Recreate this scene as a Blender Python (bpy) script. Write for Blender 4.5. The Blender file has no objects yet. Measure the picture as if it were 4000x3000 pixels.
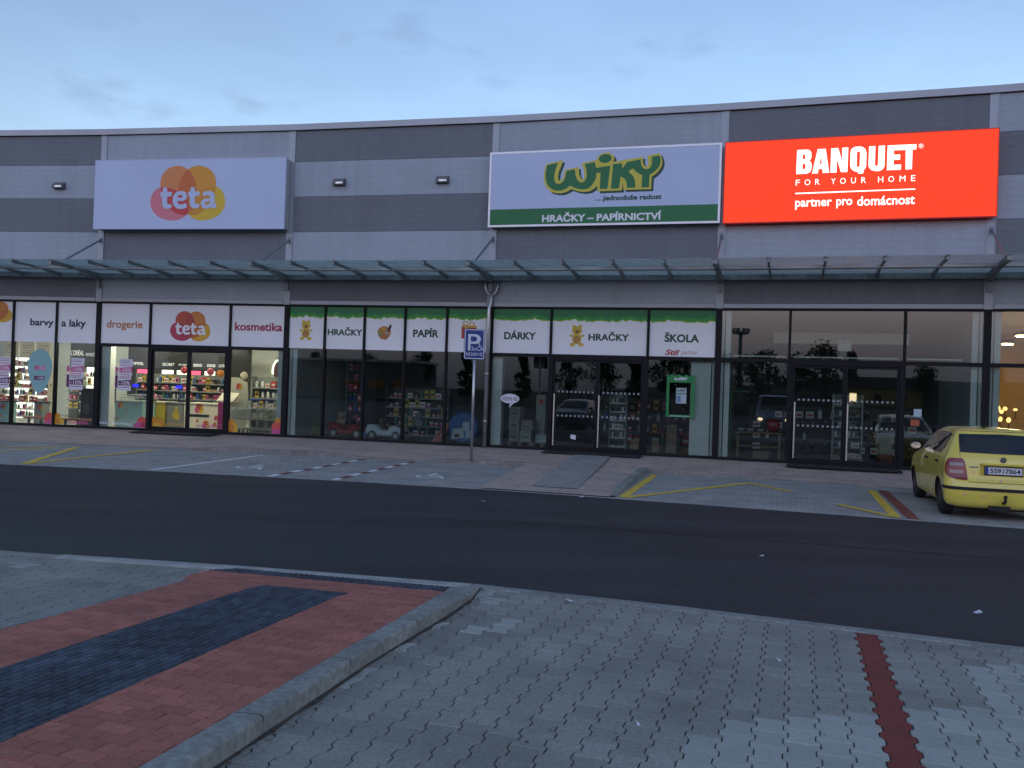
import bpy, bmesh, math, random
from math import sin, cos, pi, radians
from mathutils import Vector, Matrix
from mathutils.geometry import tessellate_polygon
SC = bpy.context.scene
COLL = SC.collection
random.seed(7)
# ---------------------------------------------------------------- camera, sky, sun, exposure
cam = bpy.data.objects.new('camera', bpy.data.cameras.new('camera')); COLL.objects.link(cam)
SC.camera = cam
cam.data.sensor_width = 36.0; cam.data.lens = 36*3400/4000
cam.data.clip_start = 0.05; cam.data.clip_end = 3000
_p, _r = radians(.3945), radians(1.9384)
_f = Vector((0, cos(_p), sin(_p))); _u0 = Vector((0, -sin(_p), cos(_p))); _x0 = Vector((1, 0, 0))
_x = cos(_r)*_x0 + sin(_r)*_u0; _u = -sin(_r)*_x0 + cos(_r)*_u0
cam.matrix_world = Matrix(((_x.x, _u.x, -_f.x, 0), (_x.y, _u.y, -_f.y, 0), (_x.z, _u.z, -_f.z, 1.8), (0, 0, 0, 1)))
SUN_EL, SUN_AZ = radians(5.0), radians(198)     # low in the west, behind the photographer
world = bpy.data.worlds.new('World'); SC.world = world; world.use_nodes = True
def build_world():
    nt = world.node_tree; N = nt.nodes; L = nt.links; N.clear()
    out = N.new('ShaderNodeOutputWorld'); bg = N.new('ShaderNodeBackground'); bg.inputs[1].default_value = 0.15
    sky = N.new('ShaderNodeTexSky'); sky.sky_type = 'NISHITA'; sky.sun_disc = False
    sky.sun_elevation = SUN_EL; sky.sun_rotation = SUN_AZ; sky.altitude = 300; sky.air_density = 1.0; sky.dust_density = .6; sky.ozone_density = 2.2
    tc = N.new('ShaderNodeTexCoord'); sep = N.new('ShaderNodeSeparateXYZ'); L.new(tc.outputs['Generated'], sep.inputs[0])
    # thin evening cloud: noise on a plane overhead
    ad = N.new('ShaderNodeMath'); ad.operation = 'ADD'; ad.inputs[1].default_value = .12; L.new(sep.outputs[2], ad.inputs[0])
    dx = N.new('ShaderNodeMath'); dx.operation = 'DIVIDE'; L.new(sep.outputs[0], dx.inputs[0]); L.new(ad.outputs[0], dx.inputs[1])
    dy = N.new('ShaderNodeMath'); dy.operation = 'DIVIDE'; L.new(sep.outputs[1], dy.inputs[0]); L.new(ad.outputs[0], dy.inputs[1])
    cb = N.new('ShaderNodeCombineXYZ'); L.new(dx.outputs[0], cb.inputs[0]); L.new(dy.outputs[0], cb.inputs[1])
    n1 = N.new('ShaderNodeTexNoise'); n1.inputs['Scale'].default_value = 1.1; n1.inputs['Detail'].default_value = 6; n1.inputs['Roughness'].default_value = .55
    L.new(cb.outputs[0], n1.inputs['Vector'])
    r1 = N.new('ShaderNodeValToRGB'); r1.color_ramp.elements[0].position = .42; r1.color_ramp.elements[1].position = .75; L.new(n1.outputs[0], r1.inputs[0])
    n2 = N.new('ShaderNodeTexNoise'); n2.inputs['Scale'].default_value = 3.2; n2.inputs['Detail'].default_value = 5; L.new(cb.outputs[0], n2.inputs['Vector'])
    mp = N.new('ShaderNodeMapping'); mp.inputs['Location'].default_value = (3.1, 1.7, 0); L.new(cb.outputs[0], mp.inputs[0]); L.new(mp.outputs[0], n2.inputs['Vector'])
    r2 = N.new('ShaderNodeValToRGB'); r2.color_ramp.elements[0].position = .60; r2.color_ramp.elements[1].position = .72; L.new(n2.outputs[0], r2.inputs[0])
    tint = N.new('ShaderNodeMix'); tint.data_type = 'RGBA'; tint.blend_type = 'MULTIPLY'; tint.inputs[0].default_value = 1; tint.inputs[7].default_value = SKY_TINT
    L.new(sky.outputs[0], tint.inputs[6])
    f1 = N.new('ShaderNodeMath'); f1.operation = 'MULTIPLY_ADD'; f1.inputs[1].default_value = .14; f1.inputs[2].default_value = .95; L.new(r1.outputs[0], f1.inputs[0])
    f2 = N.new('ShaderNodeMath'); f2.operation = 'MULTIPLY_ADD'; f2.inputs[1].default_value = -.16; L.new(r2.outputs[0], f2.inputs[0]); L.new(f1.outputs[0], f2.inputs[2])
    vs = N.new('ShaderNodeVectorMath'); vs.operation = 'SCALE'; L.new(tint.outputs[2], vs.inputs[0]); L.new(f2.outputs[0], vs.inputs['Scale'])
    # a bank of dusk cloud low over the western horizon
    be = N.new('ShaderNodeMapRange'); be.interpolation_type = 'SMOOTHSTEP'; be.inputs[1].default_value = -.05; be.inputs[2].default_value = .45; be.inputs[3].default_value = 0; be.inputs[4].default_value = 1
    ng = N.new('ShaderNodeMath'); ng.operation = 'MULTIPLY'; ng.inputs[1].default_value = -1; L.new(sep.outputs[1], ng.inputs[0]); L.new(ng.outputs[0], be.inputs[0])
    el = N.new('ShaderNodeMapRange'); el.interpolation_type = 'SMOOTHSTEP'; el.inputs[1].default_value = .75; el.inputs[2].default_value = .30; L.new(sep.outputs[2], el.inputs[0])
    bk = N.new('ShaderNodeMath'); bk.operation = 'MULTIPLY'; L.new(be.outputs[0], bk.inputs[0]); L.new(el.outputs[0], bk.inputs[1])
    cr = N.new('ShaderNodeValToRGB'); e = cr.color_ramp.elements; e[0].position = 0.0; e[0].color = BANK[0]; e[1].position = .36; e[1].color = BANK[3]
    for p_, c_ in ((.035, BANK[1]), (.10, BANK[2])): q = e.new(p_); q.color = c_
    L.new(sep.outputs[2], cr.inputs[0])
    bs_ = N.new('ShaderNodeVectorMath'); bs_.operation = 'SCALE'; bs_.inputs['Scale'].default_value = BANK_GAIN; L.new(cr.outputs[0], bs_.inputs[0])
    mb_ = N.new('ShaderNodeMix'); mb_.data_type = 'RGBA'; L.new(bk.outputs[0], mb_.inputs[0]); L.new(vs.outputs[0], mb_.inputs[6]); L.new(bs_.outputs[0], mb_.inputs[7])
    L.new(mb_.outputs[2], bg.inputs[0]); L.new(bg.outputs[0], out.inputs[0])
SKY_TINT = (1.33, 1.07, 1.07, 1)
BANK = [(.14, .16, .21, 1), (.28, .28, .34, 1), (1.0, .82, .86, 1), (.44, .64, 1.10, 1)]; BANK_GAIN = 4.0
build_world()
sun = bpy.data.objects.new('sun', bpy.data.lights.new('sun', 'SUN')); COLL.objects.link(sun)
sun.data.energy = 0.02; sun.data.angle = radians(60); sun.data.color = (1, .8, .72)
sun.rotation_euler = (radians(55), 0, radians(-25))
SC.view_settings.view_transform = 'Standard'; SC.view_settings.look = 'None'; SC.view_settings.exposure = 1.2; SC.view_settings.gamma = 1
SC.cycles.max_bounces = 8; SC.cycles.transparent_max_bounces = 16; SC.cycles.caustics_reflective = False; SC.cycles.caustics_refractive = False
SC.cycles.use_denoising = True
# ---- traced outlines (metres on the facade)
WIKY_GREEN=[[(1.518,7.812),(1.811,7.867),(1.792,7.807),(1.74,7.649),(1.716,7.505),(1.73,7.393),(1.768,7.328),(1.834,7.302),(1.907,7.315),(1.978,7.377),(2.016,7.455),(2.033,7.574),(2.047,7.638),(2.268,7.677),(2.281,7.629),(2.302,7.501),(2.342,7.405),(2.401,7.339),(2.466,7.313),(2.53,7.335),(2.576,7.397),(2.597,7.491),(2.587,7.618),(2.565,7.714),(2.533,7.806),(2.797,7.848),(2.819,7.784),(2.841,7.691),(3.214,7.74),(3.199,7.565),(3.158,7.134),(2.952,7.135),(2.962,7.557),(2.855,7.561),(2.846,7.435),(2.817,7.357),(2.741,7.233),(2.648,7.157),(2.52,7.132),(2.391,7.149),(2.26,7.193),(2.161,7.251),(2.066,7.175),(1.938,7.123),(1.808,7.119),(1.675,7.163),(1.565,7.254),(1.504,7.368),(1.483,7.497),(1.486,7.658)],[(3.282,7.774),(3.523,7.791),(3.519,7.663),(3.58,7.708),(3.64,7.812),(4.004,7.871),(4.001,7.801),(4.033,7.691),(4.081,7.635),(4.144,7.609),(4.221,7.622),(4.273,7.682),(4.293,7.774),(4.28,7.927),(4.479,7.953),(4.513,7.859),(4.509,7.751),(4.466,7.644),(4.392,7.553),(4.241,7.458),(4.236,7.14),(4.043,7.138),(4.053,7.464),(3.977,7.49),(3.882,7.564),(3.801,7.645),(3.692,7.56),(3.775,7.49),(3.84,7.402),(3.875,7.291),(3.883,7.138),(3.665,7.142),(3.657,7.267),(3.624,7.346),(3.575,7.403),(3.492,7.445),(3.461,7.132),(3.25,7.131)],[(3.242,7.944),(3.241,7.913),(3.228,7.884),(3.204,7.858),(3.172,7.836),(3.133,7.821),(3.09,7.813),(3.045,7.813),(3.003,7.821),(2.965,7.836),(2.935,7.857),(2.914,7.884),(2.904,7.913),(2.905,7.944),(2.918,7.973),(2.942,8.0),(2.974,8.021),(3.013,8.036),(3.057,8.044),(3.101,8.044),(3.143,8.036),(3.181,8.021),(3.211,7.999),(3.232,7.973)]]
WIKY_YELLOW=[[(1.487,7.842),(1.935,7.926),(1.941,7.889),(1.892,7.755),(1.84,7.613),(1.824,7.486),(1.839,7.405),(1.883,7.385),(1.929,7.402),(1.975,7.481),(1.988,7.576),(1.993,7.663),(2.371,7.737),(2.394,7.53),(2.438,7.433),(2.487,7.392),(2.519,7.407),(2.532,7.493),(2.52,7.621),(2.484,7.733),(2.436,7.822),(2.839,7.897),(2.861,7.956),(2.938,8.04),(3.047,8.082),(3.159,8.078),(3.255,8.034),(3.308,7.962),(3.315,7.891),(3.277,7.829),(4.064,7.936),(4.058,7.877),(4.069,7.767),(4.094,7.704),(4.142,7.671),(4.187,7.701),(4.2,7.778),(4.189,7.872),(4.166,7.958),(4.485,8.007),(4.534,7.912),(4.561,7.795),(4.542,7.672),(4.469,7.551),(4.395,7.476),(4.297,7.409),(4.292,7.091),(3.577,7.09),(3.56,7.286),(3.531,7.08),(2.906,7.073),(2.878,7.221),(2.808,7.152),(2.698,7.084),(2.523,7.066),(2.361,7.094),(2.197,7.155),(2.069,7.087),(1.941,7.051),(1.81,7.055),(1.645,7.099),(1.526,7.207),(1.464,7.337),(1.434,7.483),(1.444,7.659)]]
BANQUET=[[[(1.763,7.927),(1.977,7.928),(2.049,7.912),(2.093,7.857),(2.103,7.744),(2.084,7.685),(2.049,7.649),(2.093,7.617),(2.112,7.549),(2.108,7.444),(2.079,7.37),(2.009,7.335),(1.759,7.334)],[(1.899,7.812),(1.945,7.805),(1.963,7.774),(1.962,7.721),(1.944,7.692),(1.899,7.69)],[(1.899,7.589),(1.948,7.583),(1.97,7.548),(1.969,7.48),(1.949,7.451),(1.899,7.446)]],[[(2.242,7.925),(2.423,7.922),(2.52,7.338),(2.374,7.334),(2.36,7.437),(2.271,7.436),(2.261,7.332),(2.125,7.333)],[(2.324,7.785),(2.345,7.56),(2.295,7.558)]],[[(2.551,7.926),(2.709,7.93),(2.806,7.605),(2.8,7.929),(2.938,7.929),(2.932,7.335),(2.789,7.337),(2.686,7.663),(2.688,7.334),(2.548,7.337)]],[[(3.029,7.905),(3.097,7.936),(3.179,7.94),(3.262,7.922),(3.325,7.867),(3.351,7.77),(3.351,7.46),(3.325,7.388),(3.285,7.36),(3.307,7.322),(3.274,7.279),(3.184,7.28),(3.163,7.324),(3.072,7.355),(3.012,7.417),(2.992,7.492),(2.99,7.803),(3.002,7.869)],[(3.148,7.817),(3.182,7.823),(3.208,7.8),(3.206,7.474),(3.187,7.446),(3.152,7.447),(3.138,7.478),(3.135,7.788)]],[[(3.405,7.929),(3.544,7.931),(3.544,7.481),(3.559,7.45),(3.589,7.446),(3.613,7.477),(3.616,7.93),(3.756,7.931),(3.759,7.448),(3.734,7.376),(3.661,7.328),(3.572,7.325),(3.469,7.359),(3.413,7.421),(3.4,7.487)]],[[(3.815,7.929),(4.444,7.927),(4.441,7.804),(4.36,7.801),(4.36,7.34),(4.221,7.336),(4.214,7.801),(3.957,7.805),(3.956,7.702),(4.098,7.699),(4.095,7.578),(3.957,7.578),(3.956,7.461),(4.121,7.461),(4.12,7.337),(3.812,7.336)]],[[(1.755,6.874),(4.443,6.877),(4.444,6.85),(1.756,6.841)]]]
TETA=[[[(2.229,7.399),(2.358,7.404),(2.379,7.275),(2.528,7.267),(2.518,7.146),(2.381,7.132),(2.38,6.968),(2.401,6.911),(2.457,6.903),(2.511,6.924),(2.539,6.817),(2.462,6.782),(2.368,6.775),(2.28,6.804),(2.23,6.869),(2.213,6.969),(2.212,7.127),(2.156,7.141),(2.151,7.263),(2.225,7.273)]],[[(2.817,7.296),(2.911,7.285),(2.983,7.234),(3.013,7.149),(3.005,7.077),(2.953,7.021),(2.86,7.0),(2.707,7.001),(2.73,6.937),(2.801,6.901),(2.879,6.907),(2.987,6.942),(3.031,6.821),(2.931,6.779),(2.807,6.765),(2.68,6.795),(2.591,6.881),(2.554,7.01),(2.572,7.152),(2.647,7.252),(2.723,7.287)],[(2.715,7.101),(2.729,7.151),(2.79,7.186),(2.853,7.171),(2.873,7.128),(2.856,7.096)]],[[(3.121,7.401),(3.248,7.407),(3.269,7.279),(3.416,7.27),(3.406,7.15),(3.271,7.136),(3.27,6.973),(3.291,6.916),(3.346,6.909),(3.399,6.93),(3.426,6.823),(3.35,6.788),(3.258,6.781),(3.171,6.81),(3.122,6.875),(3.105,6.974),(3.104,7.131),(3.049,7.145),(3.044,7.266),(3.117,7.276)]],[[(3.525,7.251),(3.64,7.285),(3.763,7.287),(3.849,7.248),(3.891,7.17),(3.909,6.915),(3.95,6.907),(3.952,6.787),(3.845,6.781),(3.766,6.817),(3.691,6.775),(3.583,6.775),(3.488,6.832),(3.454,6.918),(3.481,7.003),(3.556,7.059),(3.679,7.079),(3.756,7.079),(3.738,7.142),(3.676,7.164),(3.522,7.137)],[(3.752,6.98),(3.683,6.98),(3.606,6.959),(3.593,6.917),(3.625,6.881),(3.686,6.888),(3.746,6.93)]]]
PETALS=[[(2.197,7.414),(2.31,7.408),(2.422,7.391),(2.53,7.363),(2.633,7.326),(2.728,7.279),(2.815,7.224),(2.891,7.162),(2.956,7.093),(3.009,7.019),(3.048,6.941),(3.073,6.861),(3.084,6.779),(3.081,6.734),(3.069,6.689),(3.048,6.646),(3.018,6.605),(2.98,6.567),(2.934,6.533),(2.881,6.503),(2.823,6.478),(2.76,6.458),(2.692,6.444),(2.622,6.435),(2.551,6.432),(2.46,6.437),(2.369,6.451),(2.282,6.473),(2.198,6.503),(2.12,6.542),(2.049,6.587),(1.987,6.639),(1.933,6.696),(1.89,6.758),(1.858,6.823),(1.837,6.89),(1.828,6.959),(1.829,7.019),(1.837,7.077),(1.851,7.134),(1.871,7.188),(1.897,7.238),(1.929,7.283),(1.965,7.322),(2.006,7.355),(2.05,7.381),(2.098,7.4),(2.147,7.411)],[(3.909,7.411),(3.949,7.407),(3.987,7.394),(4.025,7.374),(4.061,7.347),(4.095,7.313),(4.126,7.272),(4.154,7.226),(4.178,7.175),(4.197,7.12),(4.212,7.063),(4.222,7.003),(4.227,6.942),(4.223,6.875),(4.206,6.809),(4.177,6.745),(4.135,6.685),(4.082,6.629),(4.019,6.579),(3.946,6.534),(3.865,6.497),(3.776,6.468),(3.683,6.446),(3.585,6.433),(3.485,6.429),(3.428,6.432),(3.371,6.441),(3.315,6.456),(3.263,6.477),(3.214,6.502),(3.169,6.532),(3.129,6.567),(3.096,6.605),(3.068,6.646),(3.048,6.689),(3.035,6.734),(3.029,6.779),(3.034,6.863),(3.054,6.945),(3.089,7.024),(3.138,7.099),(3.202,7.168),(3.278,7.23),(3.365,7.285),(3.461,7.33),(3.566,7.366),(3.677,7.392),(3.792,7.407)],[(2.69,8.04),(2.768,8.033),(2.844,8.013),(2.918,7.981),(2.989,7.938),(3.055,7.884),(3.116,7.821),(3.169,7.748),(3.215,7.668),(3.253,7.583),(3.281,7.492),(3.299,7.399),(3.308,7.304),(3.309,7.21),(3.302,7.119),(3.289,7.031),(3.269,6.947),(3.243,6.87),(3.211,6.8),(3.174,6.738),(3.133,6.687),(3.087,6.646),(3.039,6.616),(2.988,6.598),(2.935,6.592),(2.836,6.6),(2.737,6.624),(2.641,6.664),(2.549,6.718),(2.463,6.787),(2.384,6.867),(2.314,6.96),(2.254,7.062),(2.205,7.171),(2.168,7.287),(2.144,7.408),(2.132,7.53),(2.135,7.597),(2.147,7.664),(2.169,7.728),(2.2,7.788),(2.24,7.844),(2.288,7.895),(2.343,7.938),(2.404,7.975),(2.471,8.004),(2.541,8.025),(2.615,8.037)],[(3.36,8.035),(3.431,8.029),(3.502,8.015),(3.57,7.993),(3.635,7.963),(3.695,7.926),(3.751,7.882),(3.799,7.831),(3.841,7.776),(3.874,7.717),(3.9,7.654),(3.916,7.59),(3.923,7.524),(3.921,7.402),(3.905,7.282),(3.875,7.166),(3.832,7.057),(3.777,6.955),(3.709,6.863),(3.632,6.783),(3.545,6.715),(3.451,6.661),(3.35,6.622),(3.245,6.599),(3.138,6.591),(3.088,6.597),(3.038,6.616),(2.99,6.646),(2.943,6.688),(2.9,6.74),(2.86,6.802),(2.824,6.872),(2.793,6.95),(2.767,7.035),(2.748,7.123),(2.734,7.215),(2.727,7.309),(2.729,7.405),(2.742,7.499),(2.767,7.59),(2.801,7.676),(2.847,7.755),(2.901,7.826),(2.964,7.889),(3.034,7.941),(3.109,7.983),(3.19,8.012),(3.274,8.03)]]
TXT={'barvy': (-1,3.801,4.593,3.217,3.494),'a laky': (-1,4.851,5.669,3.201,3.497),'drogerie': (0,0.26,1.457,3.198,3.5),'kosmetika': (0,4.457,5.951,3.27,3.518),'LOGO': (0,2.372,3.682,2.921,3.811),'HRACKY1': (1,1.278,2.346,3.19,3.433),'PAPIR': (1,3.861,4.619,3.186,3.453),'BEAR1': (1,0.407,0.789,3.032,3.61),'PAL': (1,2.794,3.232,3.079,3.536),'GIFT': (1,5.274,5.706,3.121,3.581),'DARKY': (2,0.396,1.293,3.175,3.427),'BEAR2': (2,2.223,2.61,3.014,3.589),'HRACKY2': (2,2.728,3.814,3.178,3.422),'SKOLA': (2,4.731,5.608,3.173,3.432),'STIL': (2,4.748,5.126,2.839,2.986),'PARTNER': (2,5.169,5.588,2.833,2.957),'RADOST': (2,2.857,4.567,6.786,6.961),'PAPIRN': (2,1.425,4.58,6.294,6.549),'GREENBAR': (2,0.599,5.979,6.218,6.662),'FYH_F': (3,1.754,1.85,7.052,7.191),'FYH_O1': (3,1.961,2.092,7.053,7.192),'FYH_R1': (3,2.205,2.308,7.053,7.192),'FYH_Y': (3,2.57,2.675,7.054,7.192),'FYH_O2': (3,2.776,2.904,7.054,7.193),'FYH_U': (3,3.023,3.129,7.054,7.193),'FYH_R2': (3,3.253,3.358,7.055,7.193),'FYH_H': (3,3.625,3.739,7.055,7.194),'FYH_O3': (3,3.853,3.977,7.056,7.194),'FYH_M': (3,4.099,4.226,7.056,7.194),'FYH_E': (3,4.348,4.441,7.057,7.194),'PARTNERB': (3,1.757,2.599,6.456,6.713),'PRO': (3,2.706,3.064,6.463,6.683),'DOMAC': (3,3.176,4.444,6.507,6.735),'REG': (3,4.489,4.595,7.825,7.933)}
ST={'balloon': (-1,3.763,4.598,1.208,2.564),'post1': (-1,2.7,3.128,1.332,2.29),'post2': (-1,5.071,5.655,1.354,2.324),'post3': (0,0.721,1.169,1.384,2.338),'pet1': (-1,4.385,5.048,0.232,0.635),'pet2': (0,1.313,2.294,0.238,0.636),'pet3': (0,4.167,4.65,0.235,0.647),'pet4': (0,5.718,6.016,0.267,0.722),'kosm1': (-1,5.195,5.863,0.317,0.438),'www': (0,0.119,1.227,0.317,0.45),'drog': (0,2.346,2.9,0.382,0.497),'kosm2': (0,3.339,4.018,0.397,0.488),'frame': (2,4.82,5.54,1.244,2.356),'bubble': (2,0.353,0.884,1.423,1.706),'bubbletail': (2,0.599,0.741,1.314,1.441),'vitame': (2,0.413,0.821,1.47,1.643),'paper': (2,2.329,2.475,0.546,0.666),'paperw': (3,4.598,4.768,1.49,1.671),'paperor': (3,4.534,4.728,1.268,1.417),'whitebox': (3,2.898,3.224,3.063,3.343)}
LIT_RED = .45; LIT_WHITE = .6; LAMP = 32.0; GLOWP = 1.0; WARM = 1.2; HEADL = 4.0
# ---------------------------------------------------------------- helpers
OFF = {}                       # world offset of each object, so that parts can be given in world coordinates
def link(o): COLL.objects.link(o); return o
def props(o, label=None, cat=None, group=None, kind=None):
    if label: o['label'] = label
    if cat: o['category'] = cat
    if group: o['group'] = group
    if kind: o['kind'] = kind
    return o
def thing(name, label, cat, loc, group=None):
    o = link(bpy.data.objects.new(name, None)); o.location = loc; o.empty_display_size = .1
    OFF[o.name] = Vector(loc); return props(o, label, cat, group)
class MB:
    def __init__(s): s.v = []; s.f = []; s.m = []
    def face(s, pts, m=0):
        i = len(s.v); s.v += [tuple(p) for p in pts]; s.f.append(tuple(range(i, i+len(pts)))); s.m.append(m)
    def grid(s, rows, m=0, closed=False):
        i = len(s.v); n = len(rows[0])
        for r in rows: s.v += [tuple(p) for p in r]
        for a in range(len(rows)-1):
            for b in range(n if closed else n-1):
                c = (b+1) % n
                s.f.append((i+a*n+b, i+a*n+c, i+(a+1)*n+c, i+(a+1)*n+b)); s.m.append(m)
        return i
    def box8(s, p, m=0):       # 8 corners: bottom 4 then top 4
        i = len(s.v); s.v += [tuple(q) for q in p]
        for q in ((3, 2, 1, 0), (4, 5, 6, 7), (0, 1, 5, 4), (1, 2, 6, 5), (2, 3, 7, 6), (3, 0, 4, 7)):
            s.f.append(tuple(i+x for x in q)); s.m.append(m)
    def box(s, fr, u0, u1, v0, v1, n0, n1, m=0):
        s.box8([fr(u0, v0, n1), fr(u1, v0, n1), fr(u1, v0, n0), fr(u0, v0, n0), fr(u0, v1, n1), fr(u1, v1, n1), fr(u1, v1, n0), fr(u0, v1, n0)], m)
    def frame(s, fr, u0, u1, v0, v1, w, n0, n1, m=0, wb=None, wt=None):
        wb = w if wb is None else wb; wt = w if wt is None else wt
        s.box(fr, u0, u0+w, v0, v1, n0, n1, m); s.box(fr, u1-w, u1, v0, v1, n0, n1, m)
        s.box(fr, u0+w, u1-w, v0, v0+wb, n0, n1, m); s.box(fr, u0+w, u1-w, v1-wt, v1, n0, n1, m)
    def tube(s, path, r, seg=10, m=0, cap=True):
        path = [Vector(p) for p in path]; rr = r if isinstance(r, (list, tuple)) else [r]*len(path); rows = []
        up = Vector((0, 0, 1)); prev = None
        for i, p in enumerate(path):
            d = (path[min(i+1, len(path)-1)]-path[max(i-1, 0)]).normalized()
            a = prev if prev is not None else (up if abs(d.dot(up)) < .9 else Vector((1, 0, 0)))
            x = (a-d*a.dot(d)).normalized(); y = d.cross(x); prev = x
            rows.append([p+rr[i]*(cos(t)*x+sin(t)*y) for t in [2*pi*k/seg for k in range(seg)]])
        s.grid(rows, m, True)
        if cap: s.face(rows[0][::-1], m); s.face(rows[-1], m)
    def lathe(s, base, prof, seg=16, m=0, axis=Vector((0, 0, 1))):
        axis = Vector(axis).normalized(); a = Vector((1, 0, 0)) if abs(axis.x) < .9 else Vector((0, 1, 0))
        x = (a-axis*a.dot(axis)).normalized(); y = axis.cross(x); base = Vector(base)
        rows = [[base+axis*h+r*(cos(t)*x+sin(t)*y) for t in [2*pi*k/seg for k in range(seg)]] for r, h in prof]
        s.grid(rows, m, True)
        if prof[0][0] > 1e-4: s.face(rows[0][::-1], m)
        if prof[-1][0] > 1e-4: s.face(rows[-1], m)
    def ball(s, c, rx, ry=None, rz=None, seg=14, m=0, rot=None):
        ry = rx if ry is None else ry; rz = rx if rz is None else rz; c = Vector(c); rows = []
        R = rot or Matrix.Identity(3)
        for a in range(seg//2+1):
            th = -pi/2+pi*a/(seg//2)
            rows.append([c+R @ Vector((rx*cos(th)*cos(t), ry*cos(th)*sin(t), rz*sin(th))) for t in [2*pi*k/seg for k in range(seg)]])
        s.grid(rows, m, True)
    def poly(s, loops, fr, n=0., m=0, thick=0.):
        loops3 = [[Vector((p[0], p[1], 0)) for p in l] for l in loops]
        flat = [p for l in loops for p in l]; i = len(s.v)
        s.v += [tuple(fr(p[0], p[1], n)) for p in flat]
        nrm = fr(0, 0, 1)-fr(0, 0, 0)
        for t in tessellate_polygon(loops3):
            a, b, c = (Vector(s.v[i+x]) for x in t)
            t = tuple(t) if (b-a).cross(c-a).dot(nrm) > 0 else tuple(t)[::-1]
            s.f.append(tuple(i+x for x in t)); s.m.append(m)
        if thick:
            for l in loops:
                for a in range(len(l)):
                    p, q = l[a], l[(a+1) % len(l)]
                    s.face([fr(*p, n), fr(*q, n), fr(*q, n-thick), fr(*p, n-thick)], m)
    def build(s, name, mats, parent=None, label=None, smooth=False, loc=None, weld=False, kind=None):
        me = bpy.data.meshes.new(name); o = link(bpy.data.objects.new(name, me))
        off = OFF[parent.name] if parent is not None else Vector(loc or (0, 0, 0))
        me.from_pydata([tuple(Vector(p)-off) for p in s.v], [], s.f)
        for m in (mats if isinstance(mats, (list, tuple)) else [mats]): me.materials.append(m)
        if any(s.m): me.polygons.foreach_set('material_index', s.m)
        if weld or smooth:
            bm = bmesh.new(); bm.from_mesh(me); bmesh.ops.remove_doubles(bm, verts=bm.verts, dist=1e-5); bmesh.ops.recalc_face_normals(bm, faces=bm.faces); bm.to_mesh(me); bm.free()
        if smooth: me.polygons.foreach_set('use_smooth', [True]*len(me.polygons))
        me.update()
        if parent is not None: o.parent = parent
        else: o.location = off
        OFF[o.name] = off
        if label: o['label'] = label
        if kind: o['kind'] = kind
        return o
class Fr:                      # a local frame: u along, v up, n out
    def __init__(s, o, eu, ev, en): s.o, s.eu, s.ev, s.en = Vector(o), Vector(eu), Vector(ev), Vector(en)
    def __call__(s, u, v, n=0.): return s.o+s.eu*u+s.ev*v+s.en*n
_tc = {}
def glyphs(txt, bold=0., spacing=1., shear=0.):
    key = (txt, bold, spacing, shear)
    if key in _tc: return _tc[key]
    c = bpy.data.curves.new('tmp', 'FONT'); c.body = txt; c.offset = bold; c.space_character = spacing; c.shear = shear; c.resolution_u = 4; c.size = 1
    o = link(bpy.data.objects.new('tmp', c)); dg = bpy.context.evaluated_depsgraph_get()
    me = bpy.data.meshes.new_from_object(o.evaluated_get(dg))
    V = [(v.co.x, v.co.y) for v in me.vertices]; F = [tuple(p.vertices) for p in me.polygons]
    bpy.data.objects.remove(o); bpy.data.curves.remove(c); bpy.data.meshes.remove(me)
    _tc[key] = (V, F); return V, F
def text_into(mb, txt, fr, u0, u1, v0, v1, n, bold=0., spacing=1., shear=0., m=0):
    V, F = glyphs(txt, bold, spacing, shear)
    xs = [p[0] for p in V]; ys = [p[1] for p in V]; x0, x1, y0, y1 = min(xs), max(xs), min(ys), max(ys); i = len(mb.v)
    mb.v += [tuple(fr(u0+(x-x0)/(x1-x0)*(u1-u0), v0+(y-y0)/(y1-y0)*(v1-v0), n)) for x, y in V]
    for f in F: mb.f.append(tuple(i+q for q in f)); mb.m.append(m)
def text(txt, fr, box, n, m, parent, bold=0., spacing=1., shear=0., name='lettering'):
    mb = MB(); text_into(mb, txt, fr, box[0], box[1], box[2], box[3], n, bold, spacing, shear); return mb.build(name, m, parent)
def convex_clip(sub, clip):
    def area(p): return sum(p[i][0]*p[(i+1) % len(p)][1]-p[(i+1) % len(p)][0]*p[i][1] for i in range(len(p)))
    if area(clip) < 0: clip = clip[::-1]
    out = list(sub)
    for i in range(len(clip)):
        a, b = clip[i], clip[(i+1) % len(clip)]
        side = lambda p: (b[0]-a[0])*(p[1]-a[1])-(b[1]-a[1])*(p[0]-a[0])
        inp, out = out, []
        for j in range(len(inp)):
            p, q = inp[j-1], inp[j]; sp, sq = side(p), side(q)
            if (sp >= 0) != (sq >= 0):
                t = sp/(sp-sq); out.append((p[0]+t*(q[0]-p[0]), p[1]+t*(q[1]-p[1])))
            if sq >= 0: out.append(q)
        if not out: return []
    return out
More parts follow.
